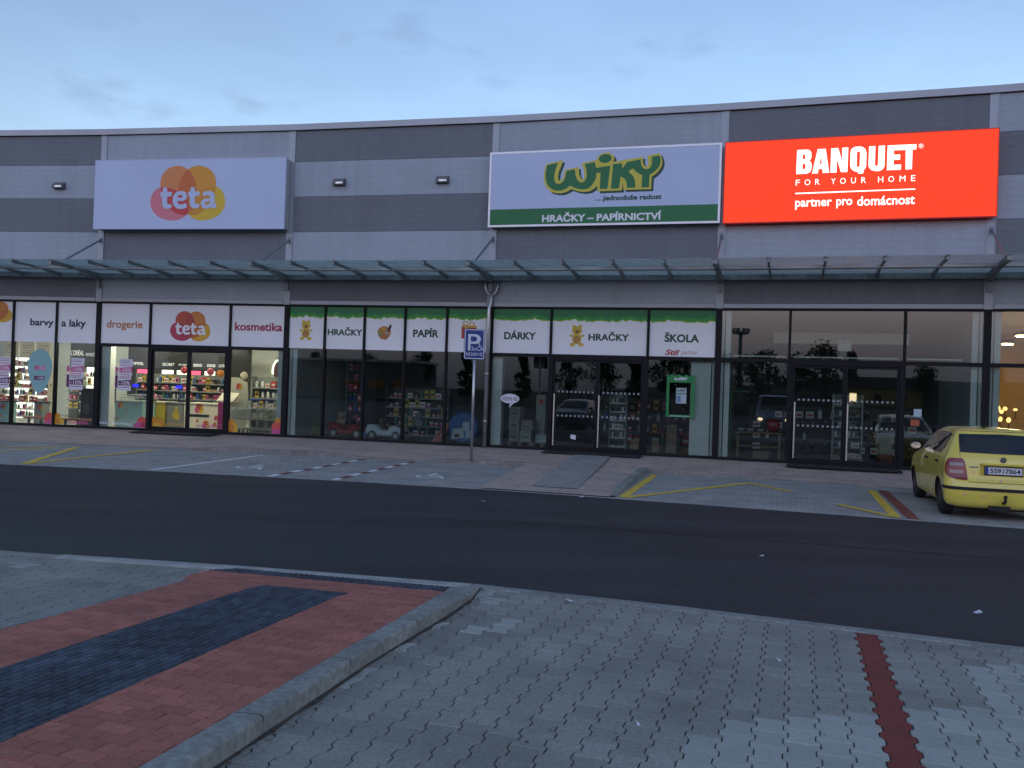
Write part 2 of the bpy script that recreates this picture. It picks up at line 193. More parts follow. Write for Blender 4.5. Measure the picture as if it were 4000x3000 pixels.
# ---------------------------------------------------------------- materials
def mat(name, col, rough=.6, metal=0., noise=None, bump=None, emit=0., ecol=None, coat=0., spec=.5, island=0., hsl=None):
    m = bpy.data.materials.new(name); m.use_nodes = True; nt = m.node_tree; N, L = nt.nodes, nt.links
    b = N['Principled BSDF']; c4 = (*col, 1); b.inputs['Base Color'].default_value = c4; b.inputs['Roughness'].default_value = rough; b.inputs['Metallic'].default_value = metal
    b.inputs['Specular IOR Level'].default_value = spec; b.inputs['Coat Weight'].default_value = coat
    geo = N.new('ShaderNodeNewGeometry'); src = None
    if noise:                   # (scale, amount[, second scale])
        t = N.new('ShaderNodeTexNoise'); t.inputs['Scale'].default_value = noise[0]; t.inputs['Detail'].default_value = 5; L.new(geo.outputs['Position'], t.inputs['Vector'])
        r = N.new('ShaderNodeMapRange'); r.inputs[1].default_value = .3; r.inputs[2].default_value = .7; r.inputs[3].default_value = 1-noise[1]; r.inputs[4].default_value = 1+noise[1]; L.new(t.outputs[0], r.inputs[0]); src = r.outputs[0]
        if len(noise) > 2:
            t2 = N.new('ShaderNodeTexNoise'); t2.inputs['Scale'].default_value = noise[2]; t2.inputs['Detail'].default_value = 3; L.new(geo.outputs['Position'], t2.inputs['Vector'])
            r2 = N.new('ShaderNodeMapRange'); r2.inputs[1].default_value = .3; r2.inputs[2].default_value = .7; r2.inputs[3].default_value = 1-noise[1]; r2.inputs[4].default_value = 1+noise[1]; L.new(t2.outputs[0], r2.inputs[0])
            mu = N.new('ShaderNodeMath'); mu.operation = 'MULTIPLY'; L.new(src, mu.inputs[0]); L.new(r2.outputs[0], mu.inputs[1]); src = mu.outputs[0]
    if island:
        r = N.new('ShaderNodeMapRange'); r.inputs[3].default_value = 1-island; r.inputs[4].default_value = 1+island; L.new(geo.outputs['Random Per Island'], r.inputs[0])
        if src is None: src = r.outputs[0]
        else:
            mu = N.new('ShaderNodeMath'); mu.operation = 'MULTIPLY'; L.new(src, mu.inputs[0]); L.new(r.outputs[0], mu.inputs[1]); src = mu.outputs[0]
    if src is not None:
        vm = N.new('ShaderNodeVectorMath'); vm.operation = 'SCALE'; vm.inputs[0].default_value = col; L.new(src, vm.inputs['Scale']); L.new(vm.outputs[0], b.inputs['Base Color'])
    if bump:
        t = N.new('ShaderNodeTexNoise'); t.inputs['Scale'].default_value = bump[0]; t.inputs['Detail'].default_value = 4; L.new(geo.outputs['Position'], t.inputs['Vector'])
        bp = N.new('ShaderNodeBump'); bp.inputs['Strength'].default_value = bump[1]; bp.inputs['Distance'].default_value = .01; L.new(t.outputs[0], bp.inputs['Height']); L.new(bp.outputs[0], b.inputs['Normal'])
    if emit:
        b.inputs['Emission Color'].default_value = (*(ecol or col), 1); b.inputs['Emission Strength'].default_value = emit
    return m
def glass_mat(name, tint, refl=1.0, dirt=0., dcol=(.3, .36, .36), rough=0.0):
    m = bpy.data.materials.new(name); m.use_nodes = True; nt = m.node_tree; N, L = nt.nodes, nt.links; N.clear()
    out = N.new('ShaderNodeOutputMaterial'); tr = N.new('ShaderNodeBsdfTransparent'); tr.inputs[0].default_value = (*tint, 1)
    gl = N.new('ShaderNodeBsdfGlossy'); gl.inputs['Roughness'].default_value = rough; gl.inputs[0].default_value = (1, 1, 1, 1)
    fr = N.new('ShaderNodeFresnel'); fr.inputs[0].default_value = 1.5
    mu = N.new('ShaderNodeMath'); mu.operation = 'MULTIPLY'; mu.use_clamp = True; mu.inputs[1].default_value = refl; L.new(fr.outputs[0], mu.inputs[0])
    mx = N.new('ShaderNodeMixShader'); L.new(mu.outputs[0], mx.inputs[0]); L.new(tr.outputs[0], mx.inputs[1]); L.new(gl.outputs[0], mx.inputs[2]); last = mx
    if dirt:
        df = N.new('ShaderNodeBsdfDiffuse'); df.inputs[0].default_value = (*dcol, 1); geo = N.new('ShaderNodeNewGeometry')
        t = N.new('ShaderNodeTexNoise'); t.inputs['Scale'].default_value = 1.6; t.inputs['Detail'].default_value = 6; L.new(geo.outputs['Position'], t.inputs['Vector'])
        r = N.new('ShaderNodeMapRange'); r.inputs[1].default_value = .35; r.inputs[2].default_value = .7; r.inputs[3].default_value = dirt*.55; r.inputs[4].default_value = dirt*1.5; L.new(t.outputs[0], r.inputs[0])
        m2 = N.new('ShaderNodeMixShader'); L.new(r.outputs[0], m2.inputs[0]); L.new(mx.outputs[0], m2.inputs[1]); L.new(df.outputs[0], m2.inputs[2]); last = m2
    L.new(last.outputs[0], out.inputs[0]); return m
def brick_mat(name, c1, c2, cm, w, h, mortar, ang, rough=.85, off=.5, noise=.12, bump=.35):
    m = bpy.data.materials.new(name); m.use_nodes = True; nt = m.node_tree; N, L = nt.nodes, nt.links; b = N['Principled BSDF']; b.inputs['Roughness'].default_value = rough
    geo = N.new('ShaderNodeNewGeometry'); mp = N.new('ShaderNodeMapping'); mp.inputs['Rotation'].default_value = (0, 0, ang); L.new(geo.outputs['Position'], mp.inputs[0])
    t = N.new('ShaderNodeTexBrick'); t.offset = off; t.inputs['Scale'].default_value = 1; t.inputs['Brick Width'].default_value = w; t.inputs['Row Height'].default_value = h; t.inputs['Mortar Size'].default_value = mortar; t.inputs['Mortar Smooth'].default_value = .3
    t.inputs['Color1'].default_value = (*c1, 1); t.inputs['Color2'].default_value = (*c2, 1); t.inputs['Mortar'].default_value = (*cm, 1); L.new(mp.outputs[0], t.inputs[0])
    no = N.new('ShaderNodeTexNoise'); no.inputs['Scale'].default_value = 1.3; no.inputs['Detail'].default_value = 8; no.inputs['Roughness'].default_value = .65; L.new(geo.outputs['Position'], no.inputs['Vector'])
    r = N.new('ShaderNodeMapRange'); r.inputs[1].default_value = .3; r.inputs[2].default_value = .7; r.inputs[3].default_value = 1-noise; r.inputs[4].default_value = 1+noise; L.new(no.outputs[0], r.inputs[0])
    vm = N.new('ShaderNodeVectorMath'); vm.operation = 'SCALE'; L.new(t.outputs[0], vm.inputs[0]); L.new(r.outputs[0], vm.inputs['Scale']); L.new(vm.outputs[0], b.inputs['Base Color'])
    bp = N.new('ShaderNodeBump'); bp.inputs['Strength'].default_value = bump; bp.inputs['Distance'].default_value = .006; bp.invert = True; L.new(t.outputs['Fac'], bp.inputs['Height']); L.new(bp.outputs[0], b.inputs['Normal'])
    return m
def rib_mat(name, col, rough):
    m = mat(name, col, rough, .0, (0.9, .05, 14.)); nt = m.node_tree; N, L = nt.nodes, nt.links; b = N['Principled BSDF']
    geo = N.new('ShaderNodeNewGeometry'); sp = N.new('ShaderNodeSeparateXYZ'); L.new(geo.outputs['Position'], sp.inputs[0])
    def wave(per, amp):
        a = N.new('ShaderNodeMath'); a.operation = 'MULTIPLY'; a.inputs[1].default_value = 2*pi/per; L.new(sp.outputs[2], a.inputs[0])
        s = N.new('ShaderNodeMath'); s.operation = 'SINE'; L.new(a.outputs[0], s.inputs[0])
        q = N.new('ShaderNodeMath'); q.operation = 'MULTIPLY'; q.inputs[1].default_value = amp; L.new(s.outputs[0], q.inputs[0]); return q.outputs[0]
    # rain streaks running down the cladding
    mp = N.new('ShaderNodeMapping'); mp.inputs['Scale'].default_value = (5, 5, .22); L.new(geo.outputs['Position'], mp.inputs[0])
    st = N.new('ShaderNodeTexNoise'); st.inputs['Scale'].default_value = 1.; st.inputs['Detail'].default_value = 5; L.new(mp.outputs[0], st.inputs['Vector'])
    sr = N.new('ShaderNodeMapRange'); sr.inputs[1].default_value = .35; sr.inputs[2].default_value = .7; sr.inputs[3].default_value = 1.03; sr.inputs[4].default_value = .95; L.new(st.outputs[0], sr.inputs[0])
    old = b.inputs['Base Color'].links[0].from_socket; sc_ = N.new('ShaderNodeVectorMath'); sc_.operation = 'SCALE'; L.new(old, sc_.inputs[0]); L.new(sr.outputs[0], sc_.inputs['Scale']); L.new(sc_.outputs[0], b.inputs['Base Color'])
    ad = N.new('ShaderNodeMath'); ad.operation = 'ADD'; L.new(wave(.041, 1.), ad.inputs[0]); L.new(wave(.167, .9), ad.inputs[1])
    bp = N.new('ShaderNodeBump'); bp.inputs['Strength'].default_value = .5; bp.inputs['Distance'].default_value = .002; L.new(ad.outputs[0], bp.inputs['Height']); L.new(bp.outputs[0], b.inputs['Normal'])
    return m
M = {}
M['panel_light'] = rib_mat('panel_light', (.385, .43, .475), .5)
M['panel_dark'] = rib_mat('panel_dark', (.172, .188, .205), .55)
M['trim'] = mat('trim', (.375, .41, .445), .45, .3, (1.5, .06))
M['cap'] = mat('cap', (.36, .37, .39), .4, .5, (.7, .08))
M['alu'] = mat('alu', (.62, .63, .65), .35, .7, (3, .05))
M['black'] = mat('black_frame', (.008, .009, .011), .5, 0, (2, .15), spec=.2)
M['zinc'] = mat('zinc', (.5, .51, .52), .32, .85, (5, .12))
M['steel_green'] = mat('galvanised', (.27, .31, .31), .5, .4, (3, .2, 11))
M['rafter'] = mat('rafter_grey', (.24, .265, .265), .5, .3, (4, .15))
M['white_film'] = mat('white_film', (.88, .88, .88), .45, 0, (1.2, .025))
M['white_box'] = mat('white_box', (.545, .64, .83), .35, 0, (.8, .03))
M['green'] = mat('sign_green', (.004, .17, .045), .4)
M['green_dark'] = mat('sign_green_dark', (.004, .06, .03), .4)
M['lime'] = mat('lime', (.33, .52, .03), .45)
M['leaf_green'] = mat('leaf_green', (.025, .30, .04), .45)
M['yellow_logo'] = mat('logo_yellow', (.70, .60, .06), .4)
M['navy'] = mat('navy', (.02, .022, .06), .5)
M['crimson'] = mat('crimson', (.42, .03, .075), .5)
M['orange_text'] = mat('orange_text', (.52, .17, .04), .5)
M['glass'] = glass_mat('shop_glass', (.87, .93, .91), 1.35)
M['canopy_glass'] = glass_mat('canopy_glass', (.88, .94, .93), .35, .55, (.44, .50, .48))
def make_milky(m):     # the dirty film on the canopy glass lets daylight through
    nt = m.node_tree; df = [n for n in nt.nodes if n.type == 'BSDF_DIFFUSE'][0]; tl = nt.nodes.new('ShaderNodeBsdfTranslucent'); tl.inputs[0].default_value = (.64, .75, .71, 1)
    mx = nt.nodes.new('ShaderNodeMixShader'); mx.inputs[0].default_value = .75; to = [l.to_socket for l in df.outputs[0].links]
    nt.links.new(df.outputs[0], mx.inputs[1]); nt.links.new(tl.outputs[0], mx.inputs[2])
    for s in to: nt.links.new(mx.outputs[0], s)
make_milky(M['canopy_glass'])
M['ground'] = mat('ground', (.09, .095, .08), .95, 0, (.3, .2, 3))
M['asphalt'] = mat('asphalt', (.030, .031, .032), .78, 0, (.35, .16, 60.), (160, .5))
def worn_asphalt(m):     # tyre-polished lanes along the road, old patches and hairline cracks
    nt = m.node_tree; N, L = nt.nodes, nt.links; b = N['Principled BSDF']; geo = N.new('ShaderNodeNewGeometry')
    mp = N.new('ShaderNodeMapping'); mp.inputs['Rotation'].default_value = (0, 0, .28); mp.inputs['Scale'].default_value = (.06, .75, 1); L.new(geo.outputs['Position'], mp.inputs[0])
    t = N.new('ShaderNodeTexNoise'); t.inputs['Scale'].default_value = 1; t.inputs['Detail'].default_value = 4; L.new(mp.outputs[0], t.inputs['Vector'])
    r = N.new('ShaderNodeMapRange'); r.inputs[1].default_value = .3; r.inputs[2].default_value = .7; r.inputs[3].default_value = .66; r.inputs[4].default_value = 1.42; L.new(t.outputs[0], r.inputs[0])
    vo = N.new('ShaderNodeTexVoronoi'); vo.feature = 'DISTANCE_TO_EDGE'; vo.inputs['Scale'].default_value = .22; wv = N.new('ShaderNodeTexNoise'); wv.inputs['Scale'].default_value = 1.4; wv.inputs['Detail'].default_value = 6; L.new(geo.outputs['Position'], wv.inputs['Vector'])
    ad = N.new('ShaderNodeVectorMath'); ad.operation = 'MULTIPLY_ADD'; ad.inputs[1].default_value = (1.2, 1.2, 1.2); L.new(wv.outputs['Color'], ad.inputs[0]); L.new(geo.outputs['Position'], ad.inputs[2]); L.new(ad.outputs[0], vo.inputs['Vector'])
    cr = N.new('ShaderNodeMapRange'); cr.inputs[1].default_value = 0; cr.inputs[2].default_value = .006; cr.inputs[3].default_value = .55; cr.inputs[4].default_value = 1; L.new(vo.outputs[0], cr.inputs[0])
    sp = N.new('ShaderNodeTexNoise'); sp.inputs['Scale'].default_value = 140; sp.inputs['Detail'].default_value = 2; L.new(geo.outputs['Position'], sp.inputs['Vector'])
    sr = N.new('ShaderNodeMapRange'); sr.inputs[1].default_value = .62; sr.inputs[2].default_value = .72; sr.inputs[3].default_value = 1; sr.inputs[4].default_value = 2.4; L.new(sp.outputs[0], sr.inputs[0])
    m1 = N.new('ShaderNodeMath'); m1.operation = 'MULTIPLY'; L.new(r.outputs[0], m1.inputs[0]); L.new(cr.outputs[0], m1.inputs[1]); m2 = N.new('ShaderNodeMath'); m2.operation = 'MULTIPLY'; L.new(m1.outputs[0], m2.inputs[0]); L.new(sr.outputs[0], m2.inputs[1])
    old = b.inputs['Base Color'].links[0].from_socket; sc_ = N.new('ShaderNodeVectorMath'); sc_.operation = 'SCALE'; L.new(old, sc_.inputs[0]); L.new(m2.outputs[0], sc_.inputs['Scale']); L.new(sc_.outputs[0], b.inputs['Base Color'])
worn_asphalt(M['asphalt'])
M['joint'] = mat('joint_sand', (.035, .035, .035), .95, 0, (8, .3))
M['paver'] = mat('paver_grey', (.275, .275, .238), .8, 0, (1.3, .17, 45), (240, .25), island=.1)
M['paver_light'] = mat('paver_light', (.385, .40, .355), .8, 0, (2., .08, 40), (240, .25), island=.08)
M['paver_red'] = mat('paver_red', (.22, .045, .032), .8, 0, (2., .1, 40), (240, .25), island=.08)
M['brick_red'] = mat('brick_red', (.40, .143, .102), .85, 0, (1.4, .14, 30), (200, .3), island=.16)
M['tactile'] = mat('tactile_dark', (.052, .068, .09), .8, 0, (9, .3, 1.6), (150, .4), island=.32)
M['kerb'] = mat('kerb_concrete', (.25, .26, .235), .85, 0, (1.6, .24, 24), (180, .3))
M['kerb_brown'] = mat('kerb_far', (.24, .22, .2), .85, 0, (1.6, .2, 14))
M['parking'] = brick_mat('parking_paving', (.38, .37, .335), (.32, .315, .29), (.18, .18, .165), .2, .165, .006, .3, off=.5, noise=.22, bump=.2)
M['slabs'] = brick_mat('pavement_slabs', (.50, .385, .32), (.40, .32, .27), (.2, .165, .14), .8, .4, .008, .24, noise=.16, bump=.2)
M['slab_grey'] = brick_mat('slab_grey', (.36, .35, .32), (.31, .305, .28), (.16, .155, .145), .4, .2, .008, 1.26, noise=.15, bump=.3)
M['line_white'] = mat('line_white', (.85, .86, .86), .7, 0, (9, .2))
M['line_yellow'] = mat('line_yellow', (.80, .55, .07), .7, 0, (9, .22))
M['line_red'] = mat('line_red', (.24, .07, .05), .8, 0, (6, .2))
# ---------------------------------------------------------------- facade geometry: a shallow polygon of 6.1 m bays
ANG = {-2: -5.8, -1: -8.4, 4: -20.2, 5: -22.6}
CO = {0: (-12.575, 26.319), 1: (-6.584, 25.182), 2: (-.654, 23.777), 3: (5.207, 22.123), 4: (11.029, 20.245)}
for k in (-1, -2): CO[k] = (CO[k+1][0]-6.1*cos(radians(ANG[k])), CO[k+1][1]-6.1*sin(radians(ANG[k])))
for k in (4, 5): CO[k+1] = (CO[k][0]+6.1*cos(radians(ANG[k])), CO[k][1]+6.1*sin(radians(ANG[k])))
BAYS = range(-2, 6); BASE = .2255
FB = {}; LEN = {}
for k in BAYS:
    a, b = Vector((*CO[k], 0)), Vector((*CO[k+1], 0)); e = (b-a).normalized(); LEN[k] = (b-a).length
    FB[k] = Fr(a, e, (0, 0, 1), (e.y, -e.x, 0))
def coln(k):
    n = Vector((0, 0, 0))
    for q in (k-1, k):
        if q in FB: n += FB[q].en
    return n.normalized()
def fcol(k, n, z): return Vector((*CO[k], 0))+coln(k)*n+Vector((0, 0, z))     # a point in front of / behind column k
M['asphalt_old'] = mat('asphalt_old', (.075, .075, .078), .85, 0, (.4, .2, 30))
# ---------------------------------------------------------------- ground, road, paving
def XY(u, v, n=0.): return Vector((u, v, n))
G0 = lambda u, v, n=0.: Vector((u, v, n))
def sheet(name, pts, z, m, kind='structure'):
    mb = MB(); mb.poly([pts], G0, z); return mb.build(name, m, kind=kind)
mb = MB(); mb.face([(-400, -400, -.02), (400, -400, -.02), (400, 400, -.02), (-400, 400, -.02)]); mb.build('ground', M['ground'], kind='structure')
ROAD_FAR = [(-60, 17.5), (-34, 18.3), (-20, 17.9), (-9.96, 17.05), (-6.3, 16.65), (-2.77, 16.05), (0, 15.4), (2.63, 14.56), (5.2, 13.7), (7.6, 12.83), (11, 11.5), (16, 9.3), (26, 4.2), (50, -9)]
ROAD_NEAR = [(-60, 9.2), (-25, 9.9), (-14, 9.6), (-9, 9.2), (-5.05, 8.71), (-3.43, 8.49), (-2.53, 8.36), (-.33, 7.95), (1.37, 7.40), (3.85, 6.45), (6.5, 5.35), (10, 3.7), (18, -.6), (42, -14)]
sheet('road', ROAD_FAR+ROAD_NEAR[::-1], .012, M['asphalt'])
def offset_line(pl, d):
    out = []
    for i, p in enumerate(pl):
        a, b = pl[max(i-1, 0)], pl[min(i+1, len(pl)-1)]; t = Vector((b[0]-a[0], b[1]-a[1])).normalized(); out.append((p[0]-t.y*d, p[1]+t.x*d))
    return out
KERB = [(-60, 22.2), (-34, 23.4), (-20, 23.0), (-13, 22.55), (-9.6, 22.15), (-8.25, 21.98), (-7.31, 21.78), (-4.58, 21.45), (-3.6, 21.27), (-2.2, 20.95), (-1.33, 20.68), (.45, 20.32), (3.1, 19.95), (4.4, 19.62), (5.3, 19.35), (6.5, 18.95), (8.2, 18.15), (12, 16.5), (18, 13.9), (30, 7.6), (50, -4)]
KZ = [.02, .02, .02, .02, .03, .03, .115, .115, .03, .03, .115, .115, .10, .10, .04, .02, .02, .02, .02, .02, .02]
sheet('parking_paving', KERB+ROAD_FAR[::-1], .004, M['parking'])
def walk(pl, vals, step=.5):
    o = []
    for i in range(len(pl)-1):
        a, b = pl[i], pl[i+1]; d = math.hypot(b[0]-a[0], b[1]-a[1]); n = max(1, int(d/step))
        for j in range(n): t = j/n; o.append((a[0]+(b[0]-a[0])*t, a[1]+(b[1]-a[1])*t, vals[i]+(vals[i+1]-vals[i])*t))
    o.append((*pl[-1], vals[-1])); return o
FACPL = [(-60, 26.0)]+[CO[k] for k in range(-2, 7)]+[(60, -6)]
def fac_y(x):
    for a, b in zip(FACPL, FACPL[1:]):
        if a[0] <= x <= b[0]: return a[1]+(b[1]-a[1])*(x-a[0])/(b[0]-a[0])
    return FACPL[-1][1]
W_ = walk(KERB, KZ)
mb = MB(); rows = []
for x, y, z in W_:
    fx = x+(fac_y(x)-y)*.26; fy = fac_y(fx)+.25
    rows.append([Vector((x+(fx-x)*t, y+(fy-y)*t, z+.003+(BASE-.012-z)*min(1, t*1.1))) for t in (0.02, .25, .5, .75, 1)])
mb.grid(rows); o = mb.build('pavement', M['slabs'], kind='structure')
mb = MB(); rows = []
for (x, y, z), (x2, y2) in zip(W_, offset_line([(p[0], p[1]) for p in W_], .13)):
    rows.append([Vector((x, y, -.02)), Vector((x, y, z)), Vector((x+(x2-x)*.12, y+(y2-y)*.12, z+.008)), Vector((x2, y2, z+.008)), Vector((x2, y2, -.02))])
mb.grid(rows); mb.build('far_kerb', M['kerb_brown'], kind='structure')
# raised crossing in front of the middle door: slab ramp with a grey tactile lane and kerbs
def ramp(name, quad, m, dz=0.):     # quad: far-left, far-right, near-right, near-left as (x, y, z)
    mb = MB(); a, b, c, d = [Vector(q)+Vector((0, 0, dz)) for q in quad]; n = 8
    mb.grid([[a.lerp(d, t/n).lerp(b.lerp(c, t/n), s/4) for s in range(5)] for t in range(n+1)]); return mb.build(name, m, kind='structure')
ramp('crossing_ramp', [(.47, 20.5, .128), (3.15, 20.2, .122), (1.72, 14.92, .03), (-.52, 15.62, .03)], M['slabs'], .004)
ramp('crossing_tactile_lane', [(1.75, 22.6, .205), (2.62, 22.35, .205), (1.24, 15.75, .045), (.42, 16.0, .045)], M['slab_grey'], .012)
def bar(mb, pts, w, z0, z1s, m=0):   # a kerb along a polyline, top heights per point
    L2 = offset_line(pts, w); rows = []
    for (x, y), (x2, y2), z in zip(pts, L2, z1s): rows.append([Vector((x, y, z0)), Vector((x, y, z-.008)), Vector((x+(x2-x)*.1, y+(y2-y)*.1, z)), Vector((x2, y2, z)), Vector((x2, y2, z0))])
    mb.grid(rows, m)
mb = MB(); bar(mb, [(1.85, 15.05), (2.2, 16.4), (2.6, 17.9), (3.0, 19.4), (3.18, 20.05)], .14, -.02, [.03, .075, .11, .125, .13]); mb.build('crossing_kerb', M['kerb'], kind='structure')
mb = MB(); bar(mb, ROAD_FAR, .12, -.02, [.016]*len(ROAD_FAR)); mb.build('road_edge_far', M['parking'], kind='structure')
# painted lines of the far bays
_zi = [0]
def stripes(name, segs, m, z=.009):
    for a, b, w in segs:
        _zi[0] = (_zi[0]+1) % 5; zz = z+_zi[0]*.0012
        a, b = Vector((*a, zz)), Vector((*b, zz)); d = (b-a).normalized(); n = Vector((-d.y, d.x, 0))*w/2; mb = MB()
        k = max(1, int((b-a).length/.4)); rows = []
        for i in range(k+1):
            p = a.lerp(b, i/k); j = 1+random.uniform(-.12, .05); rows.append([p+n*j, p-n*j])
        mb.grid(rows); mb.build(name, m, kind='structure')
stripes('parking_line', [((-6.95, 16.95), (-6.0, 21.25), .12)], M['line_white'])
for a, b in (((-4.55, 16.45), (-3.50, 21.1)), ((-3.30, 16.15), (-2.28, 20.85))):
    n = 10
    for i in range(n):
        p = lambda t: (a[0]+(b[0]-a[0])*t, a[1]+(b[1]-a[1])*t)
        stripes('parking_line', [(p(i/n+.003), p((i+1)/n-.003), .14)], M['line_white'] if i % 2 == 0 else M['line_red'])
stripes('yellow_line', [((-9.62, 17.3), (-10.8, 21.75), .16), ((-9.62, 17.28), (-8.84, 21.7), .16), ((-12.9, 21.2), (-11.4, 21.2), .13), ((-12.3, 17.9), (-11.2, 21.6), .14),
    ((1.98, 15.08), (3.26, 19.5), .16), ((2.02, 15.06), (5.05, 18.35), .16), ((5.05, 18.35), (5.5, 16.9), .14), ((5.72, 15.1), (6.07, 13.68), .14), ((6.09, 13.66), (7.37, 17.7), .17)], M['line_yellow'])
stripes('parking_line', [((6.25, 13.35), (7.62, 17.75), .2)], M['line_red'])
def wheelchair(fr, m, name='wheelchair_symbol', parent=None, kind='structure', n=0.):
    mb = MB(); c = (0, 0)
    arc = [(cos(t)*.30, sin(t)*.30) for t in [radians(a) for a in range(150, 371, 20)]]; inn = [(x*.74, y*.74) for x, y in arc][::-1]
    for i in range(len(arc)-1): mb.face([fr(*arc[i], n), fr(*arc[i+1], n), fr(arc[i+1][0]*.74, arc[i+1][1]*.74, n), fr(arc[i][0]*.74, arc[i][1]*.74, n)])
    for q in ([(-.06, .1), (.02, .1), (.02, .5), (-.06, .5)], [(.02, .32), (.2, .32), (.2, .39), (.02, .39)], [(.02, .1), (.28, .1), (.28, .18), (.02, .18)], [(.24, .1), (.38, -.26), (.46, -.22), (.3, .18)]): mb.face([fr(*p, n) for p in q])
    mb.poly([[(-.02+.075*cos(t), .6+.075*sin(t)) for t in [2*pi*k/12 for k in range(12)]]], fr, n)
    return mb.build(name, m, parent, kind=kind)
for x, y in ((-5.42, 18.1), (-1.62, 17.5)):
    d = Vector((.2, .98, 0)).normalized(); wheelchair(Fr((x, y, .009), Vector((d.y, -d.x, 0))*.85, d*.95, (0, 0, 1)), M['line_white'])
# near side: island with red and dark tactile paving, kerb, grey interlocking pavers
PD = Vector((.309, .951, 0)); PC = Vector((.951, -.309, 0))       # along and across the paver columns
def inside(p, poly):
    c = False
    for i in range(len(poly)):
        a, b = poly[i-1], poly[i]
        if (a[1] > p[1]) != (b[1] > p[1]) and p[0] < (b[0]-a[0])*(p[1]-a[1])/(b[1]-a[1])+a[0]: c = not c
    return c
def ipavers(name, region, origin, z, sort):
    """interlocking I-shaped pavers, 200 x 165 mm, each a chamfered stone with open joints"""
    w, P, A, g, ch = .165, .2, .0125, .0028, .005; mb = MB()
    xs = [p[0] for p in region]; ys = [p[1] for p in region]; o = Vector((*origin, 0)); span = int(math.hypot(max(xs)-min(xs), max(ys)-min(ys))/w)+2
    def ring(s, zz, d):
        h, a1, a2 = P/2-g-d, w/2+A-g-d, w/2-A-g-d; t1, t2 = .066, .036
        pts = [(a1, -h), (a1, -t1), (a2, -t2), (a2, t2), (a1, t1), (a1, h), (-a1, h), (-a1, t1), (-a2, t2), (-a2, -t2), (-a1, -t1), (-a1, -h)]
        return [s+PC*x+PD*y+Vector((0, 0, zz)) for x, y in pts]
    for i in range(-span, span):
        for j in range(-span, span):
            s = o+PC*(i*w)+PD*(j*P+(i % 2)*P/2)
            if not inside((s.x, s.y), region): continue
            m = sort(s.x, s.y, i, j); dz = z+random.uniform(-.0012, .0012)
            a, b = ring(s, dz-.007, 0), ring(s, dz, ch)
            for q in range(12): mb.face([a[q], a[(q+1) % 12], b[(q+1) % 12], b[q]], m)
            mb.face(b, m)
            k = len(mb.v)
    # one shared vertex set per stone keeps the random tone per stone
    return mb.build(name, [M['paver'], M['paver_light'], M['paver_red']], kind='structure', weld=True)
KERB_FOOT = [(-2.25, .6), (-1.98, 1.6), (-1.62, 2.9), (-1.327, 4.053), (-1.174, 4.65), (-.873, 5.66), (-.55, 6.75), (-.30, 7.6), (-.22, 7.86)]
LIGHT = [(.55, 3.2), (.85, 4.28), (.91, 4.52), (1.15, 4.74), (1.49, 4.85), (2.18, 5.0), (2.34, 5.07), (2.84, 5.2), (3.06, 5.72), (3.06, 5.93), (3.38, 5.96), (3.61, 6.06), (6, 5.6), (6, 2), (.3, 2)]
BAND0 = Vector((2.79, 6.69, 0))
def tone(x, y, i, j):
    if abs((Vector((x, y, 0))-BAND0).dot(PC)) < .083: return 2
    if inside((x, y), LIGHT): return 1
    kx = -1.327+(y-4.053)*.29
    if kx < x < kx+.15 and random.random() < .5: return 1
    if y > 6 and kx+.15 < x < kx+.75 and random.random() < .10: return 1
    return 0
NEAR = [(-1.75, 2.4)]+[(x-.06, y) for x, y in KERB_FOOT[2:]]+[(-.33, 7.93), (1.37, 7.45), (3.85, 6.5), (6.5, 5.4), (7.6, 4.9), (6.0, .8), (1.5, 1.6)]
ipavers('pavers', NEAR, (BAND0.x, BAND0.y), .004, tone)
LEFT = [(-3.85, 4.7), (-3.35, 5.85), (-2.62, 7.75), (-2.45, 8.45), (-3.43, 8.52), (-5.05, 8.76), (-9, 9.25), (-10.5, 9.4), (-10.5, 4.7)]
ipavers('pavers', LEFT, (-4.0, 6.0), .004, lambda x, y, i, j: 1 if random.random() < .03 else 0)
sheet('paving_bed', ROAD_NEAR+[(42, -60), (-60, -60)], -.006, M['joint'])
mb = MB(); mb.poly([[(7.4, 4.95), (10, 3.7), (18, -.6), (42, -14), (42, -40), (-1, -40), (-1, 1.0), (6.0, .9)]], G0, .002); mb.build('car_park', M['asphalt_old'], kind='structure')
mb = MB(); mb.poly([[(-10.4, 4.75), (-10.4, 9.3), (-14, 9.6), (-25, 9.9), (-60, 9.2), (-60, -40), (-4.5, -40), (-4.5, 1), (-3.9, 4.75)]], G0, .002); mb.build('car_park', M['asphalt_old'], kind='structure')
def isl_z(p):     # island top: level, dipping towards the road
    s = Vector((p[0], p[1], 0)).dot(PD); return .1 if s < 6.2 else max(.020, .1-(s-6.2)*.075)
